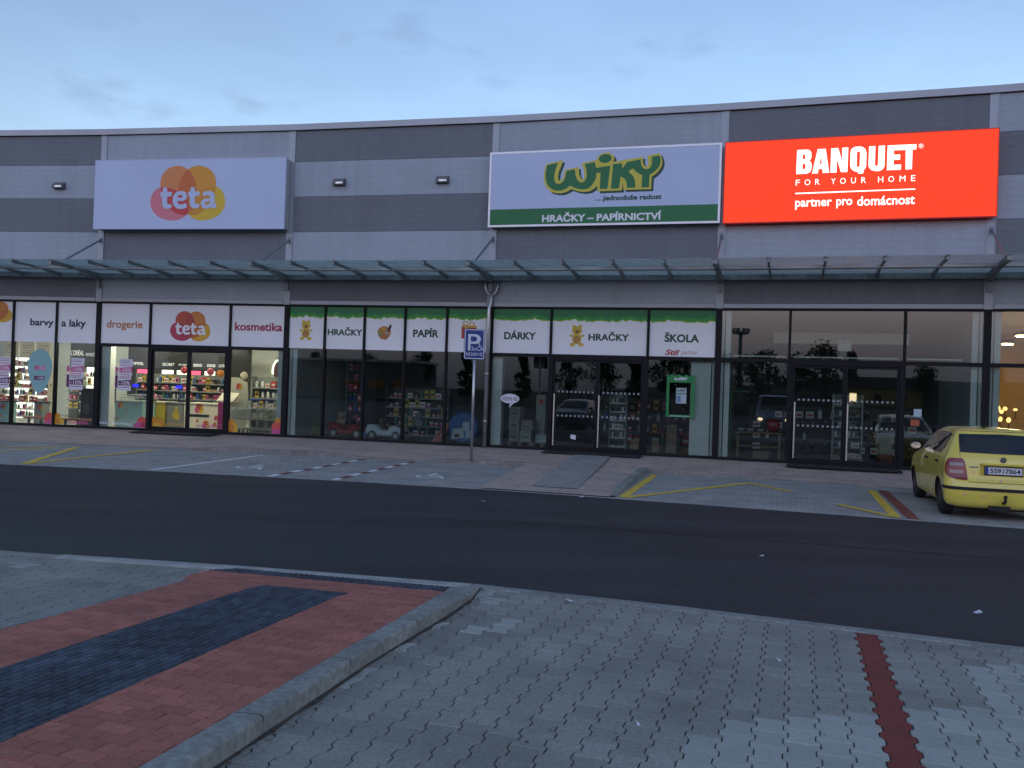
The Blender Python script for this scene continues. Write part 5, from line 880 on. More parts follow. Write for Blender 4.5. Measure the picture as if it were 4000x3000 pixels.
for z in zs[1:]: goods(0, 4.05, 5.45, -2.17, z, .17, [PRO[3], PRO[5], PRO[1], PRO[0]], 'boxed_goods', 'small boxed item on the grey shelf behind the trolleys', 'goods behind the trolleys', rg, 1.2)
t = thing('lit_mirror', 'arched mirror with a glowing white rim near the end of the cosmetics shop', 'mirror', at(0, 4.45, -3.0, 1.9)); A = [at(0, 4.45+.2*cos(q), -3.0, 2.15+.36*sin(q)) for q in [radians(a) for a in range(-20, 201, 12)]]; mb = MB(); mb.tube(A, .028, 8); mb.build('lit_rim', mat('rim_glow', (.8, .8, .7), .4, emit=1.2, ecol=(1, .95, .7)), t); flat('glass', [[(4.45+.18*cos(q), 2.15+.34*sin(q)) for q in [2*pi*i/24 for i in range(24)]]], FB[0], -3.03, colr('mirror_dark', (.12, .05, .05), .2), t)
WIRE = colr('trolley_wire', (.30, .34, .34), .35, metal=.7); BLP = colr('blue_plastic', (.02, .07, .35), .4)
def trolley(k, u, n, label):
    t = thing('shopping_trolley', label, 'trolley', at(k, u, n, FZ), 'shopping trolleys nested behind the glass'); fr = FB[k]; mb = MB(); q = lambda x, y, z: fr(u+x, FZ+z, n+y)
    for x in (-.24, .24):
        mb.tube([q(x, -.35, .12), q(x, .38, .12)], .013, 6); mb.tube([q(x, -.38, .1), q(x, -.42, .98)], .013, 6); mb.tube([q(x, .42, .55), q(x, -.42, .95)], .009, 6)
        for i in range(7): mb.tube([q(x, -.36+i*.12, .42+.0*i), q(x, -.40+i*.125, .92-.055*i)], .005, 4)
    for z, w in ((.42, .24), (.55, .24), (.75, .24)): mb.tube([q(-w, .4, z), q(w, .4, z)], .006, 4)
    for i in range(9): mb.tube([q(-.24+i*.06, .41, .42), q(-.24+i*.06, .42, .72)], .005, 4); mb.tube([q(-.24+i*.06, .4, .42), q(-.24+i*.06, -.38, .42)], .004, 4)
    mb.build('wire_basket', WIRE, t); mb = MB(); mb.tube([q(-.26, -.45, 1.0), q(.26, -.45, 1.0)], .02, 8); mb.build('handle', BLP, t)
    for x in (-.2, .2):
        for y in (-.33, .36): mb = MB(); mb.lathe(q(x, y, .06)-fr.eu*.012, [(.05, 0), (.055, .005), (.055, .02), (.05, .025)], 12, axis=fr.eu); mb.build('wheel', DKW, t)
for i in range(5): trolley(0, 4.35+i*.27, -.95-.0*i, ['shopping trolley nearest the door post', 'second shopping trolley from the door post', 'middle shopping trolley of the nested row', 'fourth shopping trolley from the door post', 'shopping trolley beside the white column'][i])
t = thing('floor_rail', 'low orange rail on dark feet along the inside of the cosmetics window', 'rail', at(-1, 4.3, -.5)); mb = MB(); mb.box(FB[-1], 3.36, 5.75, .40, .46, -.56, -.46); mb.build('bar', colr('rail_orange', (.5, .16, .06), .5), t)
for i in range(6): mb = MB(); mb.box(FB[-1], 3.5+i*.42, 3.56+i*.42, FZ, .40, -.54, -.48); mb.build('foot', DKW, t)
for u0, u1, n, lab in ((2.35, 2.73, -.6, 'pale blue cardboard bin with fruit marks at the end window'), (3.32, 3.6, -1.0, 'grey cardboard bin with fruit marks behind the mullion')):
    t = counter('cardboard_bin', lab, -1, u0, u1, FZ, .92, n-.35, n, CYB if u0 < 3 else colr('card_grey', (.25, .27, .26)), DKW, 'bin'); petal_mark(-1, u0+.2, .75, n+.004, .13, t); petal_mark(-1, u0+.12, .45, n+.004, .09, t)
t = counter('display_stand', 'black product stand behind the pair of posters', -1, 5.0, 5.38, FZ, 1.4, -1.3, -.9, DKW, DKW, 'stand'); flat('mark', [ell((5.2, .75), .13, .16)], FB[-1], -.897, colr('mark_grey', (.05, .06, .07)), t)
counter('display_stand', 'grey product stand beside the black one', -1, 5.4, 5.66, FZ, 1.08, -1.5, -1.1, colr('stand_grey', (.2, .22, .22)), GREYF, 'stand')
t, zs = shelf_unit('cosmetics_shelf', 'slim lit rack of make up beside the white column', -1, 4.5, 5.1, -2.6, -2.3, .9, 1.95, 5, M['glow_panel'], GREYF, DKW)
for z in zs: goods(-1, 4.52, 5.05, -2.42, z, .1, PRO, 'cosmetics_pack', GL, GG, rg, .8)
# ---- toy shop
FUR1 = colr('fur_beige', (.38, .27, .17), .95, noise=(60, .2)); FUR2 = colr('fur_brown', (.12, .055, .03), .95, noise=(60, .2)); FUR3 = colr('fur_grey', (.20, .21, .22), .95, noise=(60, .2)); FUR4 = colr('fur_sand', (.42, .29, .15), .95, noise=(60, .2))
def plush(k, u, n, z, s, m, label, muzzle, ears='round'):
    t = thing('plush_bear' if ears == 'round' else 'plush_dog', label, 'soft toy', at(k, u, n, z)); q = lambda x, y, zz: at(k, u+x*s, n+y*s, z+zz*s); e = FB[k]; R = Matrix((e.eu, e.en, (0, 0, 1))).transposed()
    mb = MB()
    for x, y, zz, a, b, c in ((0, 0, .30, .20, .17, .28), (0, .02, .70, .19, .17, .18), (-.21, .08, .36, .075, .09, .19), (.21, .08, .36, .075, .09, .19), (-.15, .22, .09, .10, .20, .09), (.15, .22, .09, .10, .20, .09)): mb.ball(q(x, y, zz), a*s, b*s, c*s, 16, rot=R)
    for x in (-.15, .15):
        if ears == 'round': mb.ball(q(x, 0, .85), .075*s, .04*s, .075*s, 12, rot=R)
        else: mb.ball(q(x*1.25, .03, .66), .05*s, .07*s, .14*s, 12, rot=R)
    mb.build('body', m, t, smooth=True); mb = MB(); mb.ball(q(0, .18, .65), .085*s, .075*s, .065*s, 12, rot=R); mb.build('muzzle', muzzle, t, smooth=True)
    mb = MB(); mb.ball(q(0, .25, .68), .03*s, .02*s, .022*s, 10, rot=R); [mb.ball(q(x, .17, .75), .018*s, .012*s, .02*s, 8, rot=R) for x in (-.07, .07)]; mb.build('nose', DKW, t, smooth=True)
def toy_car(k, u, n, L, H, W, m, label):
    t = thing('toy_car', label, 'toy car', at(k, u, n, FZ)); q = lambda x, y, z: at(k, u+x*L, n+y*W, FZ+z*H); mb = MB()
    prof = [(-.5, .34, .62), (-.47, .26, .80), (-.36, .22, .86), (-.22, .2, .80), (-.1, .2, .56), (.08, .2, .54), (.16, .2, .78), (.26, .2, .80), (.40, .22, .70), (.48, .26, .58), (.5, .32, .46)]
    rows = [[q(x, -.42, zb), q(x, -.5, zb+.1), q(x, -.5, zt-.12), q(x, -.42, zt), q(x, .42, zt), q(x, .5, zt-.12), q(x, .5, zb+.1), q(x, .42, zb)] for x, zb, zt in prof]
    mb.grid(rows, 0, True); mb.face(rows[0][::-1]); mb.face(rows[-1]); b = mb.build('body', m, t)
    mb = MB(); mb.box8([q(.14, -.4, .78), q(.14, .4, .78), q(.10, .4, .78), q(.10, -.4, .78), q(.08, -.36, 1.05), q(.08, .36, 1.05), q(.06, .36, 1.05), q(.06, -.36, 1.05)]); mb.build('windscreen', DKW, t)
    mb = MB(); mb.box8([q(-.12, -.38, .5), q(.1, -.38, .5), q(.1, .38, .5), q(-.12, .38, .5), q(-.12, -.38, .58), q(.1, -.38, .58), q(.1, .38, .58), q(-.12, .38, .58)]); mb.build('seat', DKW, t)
    for y in (-.34, .34): mb = MB(); mb.ball(q(.47, y, .56), .05, .05, .03, 10); mb.build('headlight', SIL, t)
    mb = MB(); mb.box8([q(.485, -.22, .36), q(.485, .22, .36), q(.51, .22, .36), q(.51, -.22, .36), q(.485, -.22, .48), q(.485, .22, .48), q(.505, .22, .48), q(.505, -.22, .48)]); mb.build('grille', DKW, t)
    for x in (-.32, .31):
        for y in (-.46, .46):
            r = .19*H+.03; mb = MB(); c = at(k, u+x*L, n+y*W, FZ+r); mb.lathe(c-FB[k].en*.04, [(r*.9, 0), (r, .01), (r, .07), (r*.9, .08)], 16, axis=FB[k].en); w = mb.build('wheel', DKW, t)
            mb = MB(); mb.lathe(c+FB[k].en*.03, [(r*.6, 0), (r*.55, .016), (.01, .02)], 12, axis=FB[k].en); mb.build('hub_cap', SIL, w)
toy_car(1, 1.62, -1.0, 1.15, .52, .55, colr('toy_red', (.30, .015, .02), .25, coat=.4), 'red ride on toy car behind the toy shop glass'); toy_car(1, 2.85, -.95, 1.15, .52, .55, colr('toy_white', (.62, .70, .72), .25, coat=.4), 'white ride on toy car behind the toy shop glass')
plush(1, 1.35, -1.05, .50, .52, FUR1, 'large beige plush bear sitting in the red toy car', FUR4); plush(1, 2.62, -1.05, .48, .42, FUR2, 'brown plush bear sitting in the white toy car', FUR1); plush(1, 3.68, -1.3, .55, .55, FUR3, 'grey plush bear in front of the toy shelf', FUR3)
t = thing('toy_chair', 'small yellow framed toy chair near the white column', 'toy chair', at(1, .66, -.85, FZ)); YF = colr('frame_yellow', (.45, .40, .08), .4); mb = MB(); q = lambda x, y, z: at(1, .66+x, -.85+y, FZ+z)
for x in (-.1, .1): mb.tube([q(x*1.1, .12, 0), q(x, .05, .28), q(x, -.08, .5)], .012, 8); mb.tube([q(x, -.14, 0), q(x, -.02, .26)], .012, 8)
mb.tube([q(-.1, -.08, .5), q(.1, -.08, .5)], .012, 8); mb.build('frame', YF, t); mb = MB(); mb.box8([q(-.11, .1, .26), q(.11, .1, .26), q(.11, -.08, .27), q(-.11, -.08, .27), q(-.11, .1, .29), q(.11, .1, .29), q(.11, -.08, .30), q(-.11, -.08, .30)]); mb.build('seat', colr('seat_lime', (.25, .35, .06)), t)
t, zs = shelf_unit('toy_shelf', 'wide grey toy shelf with green and yellow toys in the dark shop', 1, 2.2, 4.25, -2.8, -2.4, FZ, 1.75, 5, GREYF, DKW, DKW)
for z in zs: goods(1, 2.25, 4.2, -2.52, z, .16, [PRO[4], PRO[5], PRO[7], PRO[2], PRO[3]], 'toy', 'small toy on the wide shelf of the dark toy shop', 'toys on the wide shelf', rg, 1.3)
t, zs = shelf_unit('toy_shelf', 'narrow dark toy rack behind the plush bears', 1, .9, 1.5, -2.6, -2.3, FZ, 2.6, 7, DKW, DKW, GREYF)
for z in zs: goods(1, .95, 1.45, -2.4, z, .15, [PRO[0], PRO[6], PRO[8]], 'toy', 'small toy on the narrow rack of the dark toy shop', 'toys on the narrow rack', rg, 1.2)
t = thing('toy_bowl', 'large round blue toy package with pictures of white cars', 'toy package', at(1, 5.2, -.8, FZ)); c = at(1, 5.2, -.85, FZ+.46); mb = MB(); mb.lathe(c-FB[1].en*.12, [(.36, 0), (.44, .02), (.44, .2), (.40, .23)], 32, axis=FB[1].en); mb.build('drum', colr('drum_blue', (.015, .10, .32), .4), t, smooth=False)
for lp in ([(4.87, .34), (5.25, .40), (5.22, .68), (4.9, .64)], [(5.18, .58), (5.4, .6), (5.38, .86), (5.2, .84)], [(5.28, .36), (5.5, .44), (5.46, .62), (5.28, .58)]): flat('picture', [lp], FB[1], -.735, colr('pack_white', (.5, .58, .6)), t)
flat('picture', [[(4.95, .40), (5.12, .40), (5.1, .5), (4.97, .5)]], FB[1], -.733, FUR2, t)
t = thing('toy_slide', 'orange plastic toy slide leaning by the blue round package', 'toy slide', at(1, 4.5, -.8, FZ)); mb = MB(); mb.box8([at(1, 4.25, -.75, FZ), at(1, 4.6, -.75, FZ), at(1, 4.6, -1.1, FZ), at(1, 4.25, -1.1, FZ), at(1, 4.68, -.78, .80), at(1, 4.80, -.78, .80), at(1, 4.80, -1.05, .80), at(1, 4.68, -1.05, .80)]); mb.build('chute', colr('slide_orange', (.42, .07, .02), .4), t); flat('mark', [[(4.52, .42), (4.58, .52), (4.60, .46)]], FB[1], -.755, WHT, t)
t = thing('toy_truck', 'small blue toy truck on the floor between the toy cars', 'toy truck', at(1, 2.18, -.72, FZ)); mb = MB(); mb.box(FB[1], 2.08, 2.30, FZ+.08, FZ+.2, -.82, -.68); mb.build('body', BLP, t); mb = MB(); mb.box(FB[1], 2.02, 2.12, FZ+.05, FZ+.14, -.82, -.68); mb.build('cab', colr('truck_sand', (.4, .3, .15)), t)
for u in (2.08, 2.26): mb = MB(); mb.lathe(at(1, u, -.70, FZ+.045), [(.042, 0), (.045, .01), (.045, .03), (.02, .035)], 12, axis=FB[1].en); mb.build('wheel', DKW, t)
# cartons on a pallet, door area
CARD = colr('cardboard', (.30, .27, .21), .8, noise=(5, .1)); CARDW = colr('carton_white', (.40, .41, .38), .7); WOOD = colr('pallet_wood', (.26, .18, .1), .8, noise=(8, .15))
def pallet(k, u0, u1, n0, n1, label):
    t = thing('pallet', label, 'pallet', at(k, (u0+u1)/2, n1, FZ)); fr = FB[k]
    for i in range(4): a = n0+(n1-n0)*i/3.6; mb = MB(); mb.box(fr, u0, u1, FZ+.10, FZ+.125, a, a+.1); mb.build('board', WOOD, t)
    for i in range(3): b = u0+(u1-u0-.1)*i/2; mb = MB(); mb.box(fr, b, b+.1, FZ, FZ+.10, n0, n1-.02); mb.build('block', WOOD, t)
def carton(k, u0, u1, z0, h, n0, n1, label, m=CARD):
    fr = FB[k]; t = thing('carton', label, 'cardboard box', fr((u0+u1)/2, z0, n1)); mb = MB(); mb.box(fr, u0, u1, z0, z0+h, n0, n1); mb.build('box', m, t); mb = MB(); um = (u0+u1)/2; mb.box(fr, um-.025, um+.025, z0+h, z0+h+.002, n0+.01, n1-.001); mb.box(fr, um-.025, um+.025, z0+h*.7, z0+h+.002, n1, n1+.002); mb.build('tape', colr('tape', (.36, .28, .16), .3), t)
    mb = MB(); mb.box(fr, u0+.06, u1-.08, z0+h*.3, z0+h*.45, n1, n1+.002); mb.build('print_line', colr('carton_print', (.12, .12, .11)), t)
pallet(2, .28, 1.02, -1.75, -1.1, 'wooden pallet under the cartons behind the speech bubble'); pallet(2, 1.06, 1.6, -1.6, -.95, 'wooden pallet under the stack of papers')
Z0 = FZ+.126
carton(2, .32, .62, Z0, .30, -1.6, -1.15, 'pale carton on the pallet, lower one beside the wall', CARDW); carton(2, .64, .96, Z0, .32, -1.6, -1.15, 'pale carton on the pallet nearest the door', CARDW); carton(2, .30, .60, Z0+.303, .36, -1.6, -1.15, 'pale carton in the middle of the tallest stack', CARDW); carton(2, .31, .62, Z0+.666, .30, -1.6, -1.15, 'pale carton topmost of the tallest stack', CARDW); carton(2, .66, 1.0, Z0+.323, .28, -1.65, -1.15, 'brown carton on top of the pale one near the door')
t = thing('tall_carton', 'tall narrow white carton with a red patch standing behind the cartons', 'cardboard box', at(2, 1.05, -1.85, FZ)); mb = MB(); mb.box(FB[2], .9, 1.18, FZ, 1.68, -2.1, -1.85); mb.build('box', CARDW, t); mb = MB(); mb.box(FB[2], 1.0, 1.12, 1.42, 1.56, -1.85, -1.848); mb.build('patch', RED, t)
t = thing('paper_stack', 'stack of pale blue paper packs on a pallet by the door', 'paper', at(2, 1.3, -1.0, Z0)); PB = colr('paper_blue', (.45, .55, .55))
for i in range(6): mb = MB(); d = rg.uniform(-.02, .02); mb.box(FB[2], 1.12+d, 1.52+d, Z0+i*.036, Z0+i*.036+.033, -1.35, -1.0); mb.build('paper_pack', PB, t)
t = thing('hanging_screen', 'black screen on a tall pole behind the glass by the downpipe', 'screen', at(2, 1.13, -.85, FZ)); mb = MB(); mb.tube([at(2, 1.13, -.9, FZ), at(2, 1.13, -.9, 2.5)], .02, 8); mb.lathe(at(2, 1.13, -.9, FZ), [(.2, 0), (.2, .015), (.03, .02)], 16); mb.build('pole', DKW, t); mb = MB(); mb.box(FB[2], .9, 1.36, 2.38, 2.79, -.88, -.82); mb.build('panel', DKW, t)
plush(2, 3.92, -1.05, FZ, .42, FUR4, 'sand coloured plush dog just inside the toy shop door', FUR4, 'dog'); plush(2, 4.48, -1.05, FZ, .36, FUR4, 'small plush dog behind the fixed pane beside the door', FUR1, 'dog')
t = thing('oval_sign', 'dark oval hanging sign inside the toy shop', 'sign', at(2, 3.25, -2.5, 1.95)); mb = MB(); mb.poly([ell((3.25, 2.1), .24, .14, 28)], FB[2], -2.5, 0, .02); mb.build('board', colr('oval_grey', (.22, .26, .24)), t); mb = MB(); [mb.tube([at(2, u, -2.51, 2.2), at(2, u, -2.51, 4.0)], .004, 4) for u in (3.15, 3.35)]; mb.build('cord', DKW, t)
t, zs = shelf_unit('display_stand', 'slim white stand of small goods inside the toy shop doors', 2, 3.05, 3.55, -2.2, -1.9, FZ, 1.8, 6, SHW, GREYF, GREYF, 'stand')
for z in zs: goods(2, 3.08, 3.52, -2.0, z, .12, [PRO[1], PRO[3], PRO[9]], 'small_goods', 'small item on the slim stand inside the toy shop', 'goods on the slim stand', rg)
t, zs = shelf_unit('goods_shelf', 'low dark goods shelf behind the toy shop doors', 2, 2.2, 5.2, -4.2, -3.8, FZ, 1.7, 4, DKW, DKW, DKW)
for z in zs: goods(2, 2.25, 5.1, -3.9, z, .24, PRO, 'small_goods', 'small item on the low dark shelf of the toy shop', 'goods on the low dark shelf', rg, 1.5)
for i in range(3): carton(2, 4.74, 5.02, FZ+i*.26, .255, -1.5, -1.2, ['brown crate, lowest of the three under the green frame', 'brown crate, middle of the three under the green frame', 'brown crate, topmost of the three under the green frame'][i], WOOD)
# ---- kitchenware shop
t, zs = shelf_unit('kitchenware_rack', 'tall open rack of kitchen tools inside the doors below the red sign', 3, 2.85, 3.6, -2.1, -1.75, FZ, 1.98, 6, GREYF, GREYF, SIL, 'rack')
for z in zs: goods(3, 2.9, 3.56, -1.88, z, .1, [PRO[9], PRO[3], PRO[1], PRO[7]], 'kitchen_tool', 'small kitchen item on the tall open rack', 'goods on the kitchenware rack', rg, .95)
t = thing('table', 'low wooden table behind the glass by the toy shop', 'table', at(3, 1.0, -1.3, FZ)); mb = MB(); mb.box(FB[3], .42, 1.6, .88, .92, -1.7, -1.0); mb.build('table_top', WOOD, t)
for u in (.46, 1.52):
    for n in (-1.66, -1.06): mb = MB(); mb.box(FB[3], u, u+.05, FZ, .88, n, n+.05); mb.build('leg', WOOD, t)
mb = MB(); mb.box(FB[3], .47, 1.56, .52, .55, -1.65, -1.05); mb.build('shelf', WOOD, t)
t = thing('red_bowl', 'round red bowl standing on edge on the low table', 'bowl', at(3, 1.38, -1.3, .92)); mb = MB(); mb.lathe(at(3, 1.38, -1.3, 1.1), [(.17, 0), (.18, .02), (.15, .07), (.02, .1)], 24, axis=FB[3].en); mb.build('bowl', colr('bowl_red', (.32, .02, .02), .3), t, smooth=True)
for i, u in enumerate((.55, .8, 1.05)):
    t = thing('pan', ['dark pan nearest the white column on the low table', 'dark pan in the middle of the low table', 'dark pan beside the red bowl'][i], 'pan', at(3, u, -1.35, .92)); mb = MB(); mb.lathe(at(3, u, -1.35, .922), [(.08, 0), (.11, .07), (.105, .07), (.075, .005)], 18); mb.build('pan_body', SIL, t, smooth=True); mb = MB(); mb.tube([at(3, u+.1, -1.35, .98), at(3, u+.27, -1.35, 1.0)], .01, 6); mb.build('handle', DKW, t)
t = thing('wooden_basket', 'wooden slatted basket low behind the glass', 'basket', at(3, 1.1, -.95, FZ)); mb = MB()
for i in range(9): u = .9+i*.045; mb.box(FB[3], u, u+.03, FZ, FZ+.2, -.8, -.785); mb.box(FB[3], u, u+.03, FZ, FZ+.2, -1.1, -1.085)
mb.box(FB[3], .9, 1.29, FZ+.17, FZ+.2, -.786, -.77); mb.build('slats', WOOD, t)
t = thing('tray_stack', 'tall stack of pale trays on a red base inside the doors', 'trays', at(3, 4.12, -1.3, FZ)); mb = MB(); mb.box(FB[3], 3.97, 4.27, FZ, FZ+.27, -1.6, -1.2); mb.build('base', colr('base_red', (.15, .03, .03)), t)
for i in range(11): mb = MB(); z = FZ+.275+i*.042; mb.box(FB[3], 3.97, 4.27, z, z+.022, -1.6, -1.2); mb.build('tray', SHW, t)
t = thing('green_rack', 'tall green rack edge beside the white column of the kitchenware shop', 'rack', at(3, .28, -2.0, FZ)); mb = MB(); mb.box(FB[3], .2, .26, FZ, 2.0, -2.4, -2.0); mb.build('upright', colr('rack_green', (.03, .16, .05)), t); mb = MB(); mb.box(FB[3], .26, .7, 1.95, 2.0, -2.4, -2.0); mb.build('arm', M['rack_green'], t)
t = thing('ceiling_band', 'long pale ceiling band high in the kitchenware shop', 'ceiling band', at(3, 3.1, -2.2, 3.3)); mb = MB(); mb.box(FB[3], 1.3, 4.7, 3.33, 3.62, -2.3, -2.2); mb.build('band', SHW, t)
t = thing('hanging_box_sign', 'small white box sign hanging above the kitchenware doors', 'sign', at(3, 3.06, -1.0, 3.06)); mb = MB(); mb.box(FB[3], 2.9, 3.22, 3.07, 3.34, -1.06, -.96); mb.build('box', SHW, t); mb = MB(); mb.tube([at(3, 3.06, -1.01, 3.34), at(3, 3.06, -1.01, 4.0)], .006, 5); mb.build('cord', DKW, t); mb = MB(); mb.box(FB[3], 2.9, 3.22, 3.27, 3.28, -.96, -.957); mb.build('seam', GREYF, t)
for i, (a, b) in enumerate(((.35, 1.66), (1.82, 4.27), (4.44, 5.65))):
    t = thing('pelmet_rail', ['slim white rail behind the first upper pane below the red sign', 'slim white rail behind the middle upper pane over the doors', 'slim white rail behind the last upper pane before the furniture shop'][i], 'rail', at(3, (a+b)/2, -.3, 2.85)); mb = MB(); mb.box(FB[3], a, b, 2.85, 2.89, -.34, -.28); mb.build('bar', SHW, t)
t, zs = shelf_unit('goods_shelf', 'long low shelf deep inside the kitchenware shop', 3, .6, 5.4, -4.4, -4.0, FZ, 1.6, 4, DKW, DKW, DKW)
for z in zs: goods(3, .7, 5.3, -4.12, z, .3, [PRO[9], PRO[3], PRO[1]], 'kitchen_tool', 'small kitchen item on the long low shelf', 'goods on the long kitchen shelf', rg, 1.5)
# ---- furniture shop at the end: warm lamps
for u, n in ((1.0, -1.6), (2.6, -2.4), (1.2, -4.8)):
    t = thing('ceiling_lamp', 'warm ceiling lamp of the furniture shop', 'lamp', at(4, u, n, 3.5), 'ceiling lamps of the furniture shop'); mb = MB(); mb.lathe(at(4, u, n, 3.56), [(.16, 0), (.2, .05), (.05, .12)], 16); mb.build('housing', DKW, t); mb = MB(); mb.lathe(at(4, u, n, 3.53), [(.001, 0), (.15, .01), (.15, .028)], 16); mb.build('diffuser', mat('warm_tube', (.8, .6, .3), .4, emit=LAMP*1.6, ecol=(1, .55, .2)) if 'warm_tube' not in bpy.data.materials else bpy.data.materials['warm_tube'], t)
GLB = mat('warm_globe', (.8, .5, .2), .4, emit=WARM, ecol=(1, .55, .18))
for i in range(12):
    u, n, z = .75+rg.uniform(0, 1.0), -3.2-rg.uniform(0, 2.0), 1.42+rg.uniform(-.05, .38); t = thing('table_lamp', 'small warm glowing lamp in the furniture shop', 'lamp', at(4, u, n, z-.25), 'warm lamps of the furniture shop'); mb = MB(); mb.ball(at(4, u, n, z), .055, .055, .035+.02*(i % 3), 12); mb.build('globe', GLB, t, smooth=True); mb = MB(); mb.lathe(at(4, u, n, z-.25), [(.06, 0), (.06, .015), (.012, .03), (.012, .19)], 10); mb.build('lamp_base', DKW, t)
t = thing('sideboard', 'dark sideboard carrying warm lamps in the furniture shop', 'sideboard', at(4, 1.4, -4.2, FZ)); mb = MB(); mb.box(FB[4], .6, 2.6, FZ+.1, 1.05, -5.2, -3.1); mb.build('carcass', FUR2, t); mb = MB(); mb.box(FB[4], .55, 2.65, 1.05, 1.10, -5.25, -3.05); mb.build('worktop', WOOD, t)
# ---------------------------------------------------------------- cars
CT = [(.18, .70, .14, 3.85), (.22, .77, .06, 3.92), (.30, .80, .02, 3.95), (.42, .815, .0, 3.96), (.52, .822, .005, 3.96), (.60, .825, .03, 3.94), (.66, .825, .065, 3.92), (.75, .822, .075, 3.86), (.84, .815, .085, 3.70), (.90, .805, .095, 3.40), (.95, .795, .105, 3.10), (1.0, .775, .125, 2.92), (1.05, .757, .15, 2.80), (1.15, .715, .205, 2.60), (1.25, .672, .26, 2.39), (1.32, .638, .30, 2.23), (1.37, .605, .345, 2.10), (1.41, .56, .42, 1.93), (1.435, .49, .55, 1.72), (1.448, .36, .8, 1.5), (1.452, .12, 1.05, 1.3)]
def ctab(z):
    z = min(max(z, CT[0][0]), CT[-1][0])
    for i in range(len(CT)-1):
        if z <= CT[i+1][0]: break
    a, b = CT[i], CT[i+1]; t = (z-a[0])/(b[0]-a[0]); p = CT[max(i-1, 0)]; q = CT[min(i+2, len(CT)-1)]; out = []
    for c in (1, 2, 3):
        d = (b[c]-a[c])/(b[0]-a[0]); d0 = (a[c]-p[c])/(a[0]-p[0]) if i > 0 else d; d1 = (q[c]-b[c])/(q[0]-b[0]) if i+2 < len(CT) else d
        m0 = 0 if d*d0 <= 0 else 2*d*d0/(d+d0); m1 = 0 if d*d1 <= 0 else 2*d*d1/(d+d1); h = b[0]-a[0]
        out.append((2*t**3-3*t*t+1)*a[c]+(t**3-2*t*t+t)*h*m0+(-2*t**3+3*t*t)*b[c]+(t**3-t*t)*h*m1)
    return out
_oc = {}
def half(z):                     # right half outline from rear centre to front centre
    z = round(z, 4)
    if z in _oc: return _oc[z]
    W, yr, yf = ctab(z); r = min(.24 if z < .62 else .19, W*.8); rf = min(.5 if z < .95 else .3, W*.85); L = yf-yr; P = []
    bow = lambda x, k: k*(x/W)**2
    for i in range(9): x = (W-r)*i/9; P.append((x, yr+bow(x, .05)))
    y0 = yr+bow(W-r, .05)
    for i in range(9): a = -pi/2+pi/2*i/9; P.append((W-r+r*cos(a), y0+r+r*sin(a)))
    ys, ye = y0+r, yf-rf-.05
    for i in range(24): y = ys+(ye-ys)*i/24; t = (y-ys)/max(ye-ys, .01); P.append((W*(1-.012*abs(2*t-1)**3), y))
    for i in range(9): a = pi/2*i/9; P.append((W*.988-rf+rf*cos(a), ye+rf*sin(a)))
    xe = W*.988-rf
    for i in range(9): x = xe*(1-i/8); P.append((x, ye+rf+.05*(1-(x/max(xe, .01))**2)))
    _oc[z] = P; return P
def on_s(s, z, off=0.):          # arc length s from the rear centre line, signed to the side
    P = half(z); sg = 1 if s >= 0 else -1; d = abs(s)
    for i in range(len(P)-1):
        l = math.hypot(P[i+1][0]-P[i][0], P[i+1][1]-P[i][1])
        if d <= l or i == len(P)-2: break
        d -= l
    t = d/max(l, 1e-6); x = P[i][0]+(P[i+1][0]-P[i][0])*t; y = P[i][1]+(P[i+1][1]-P[i][1])*t; nx, ny = (P[i+1][1]-P[i][1])/l, -(P[i+1][0]-P[i][0])/l
    return Vector((sg*(x+nx*off), y+ny*off, z))
def on_y(y, z, sg, off=0.):      # the side surface at length y
    P = half(z)[17:44]
    for a, b in zip(P, P[1:]):
        if a[1] <= y <= b[1] or b is P[-1]: break
    t = min(max((y-a[1])/max(b[1]-a[1], 1e-6), 0), 1); return Vector((sg*(a[0]+(b[0]-a[0])*t+off), y, z))
def heart(c, s): return [(c[0]+s*.062*16*sin(t)**3/1.0, c[1]+s*.062*(13*cos(t)-5*cos(2*t)-2*cos(3*t)-cos(4*t))) for t in [2*pi*i/20 for i in range(20)]]
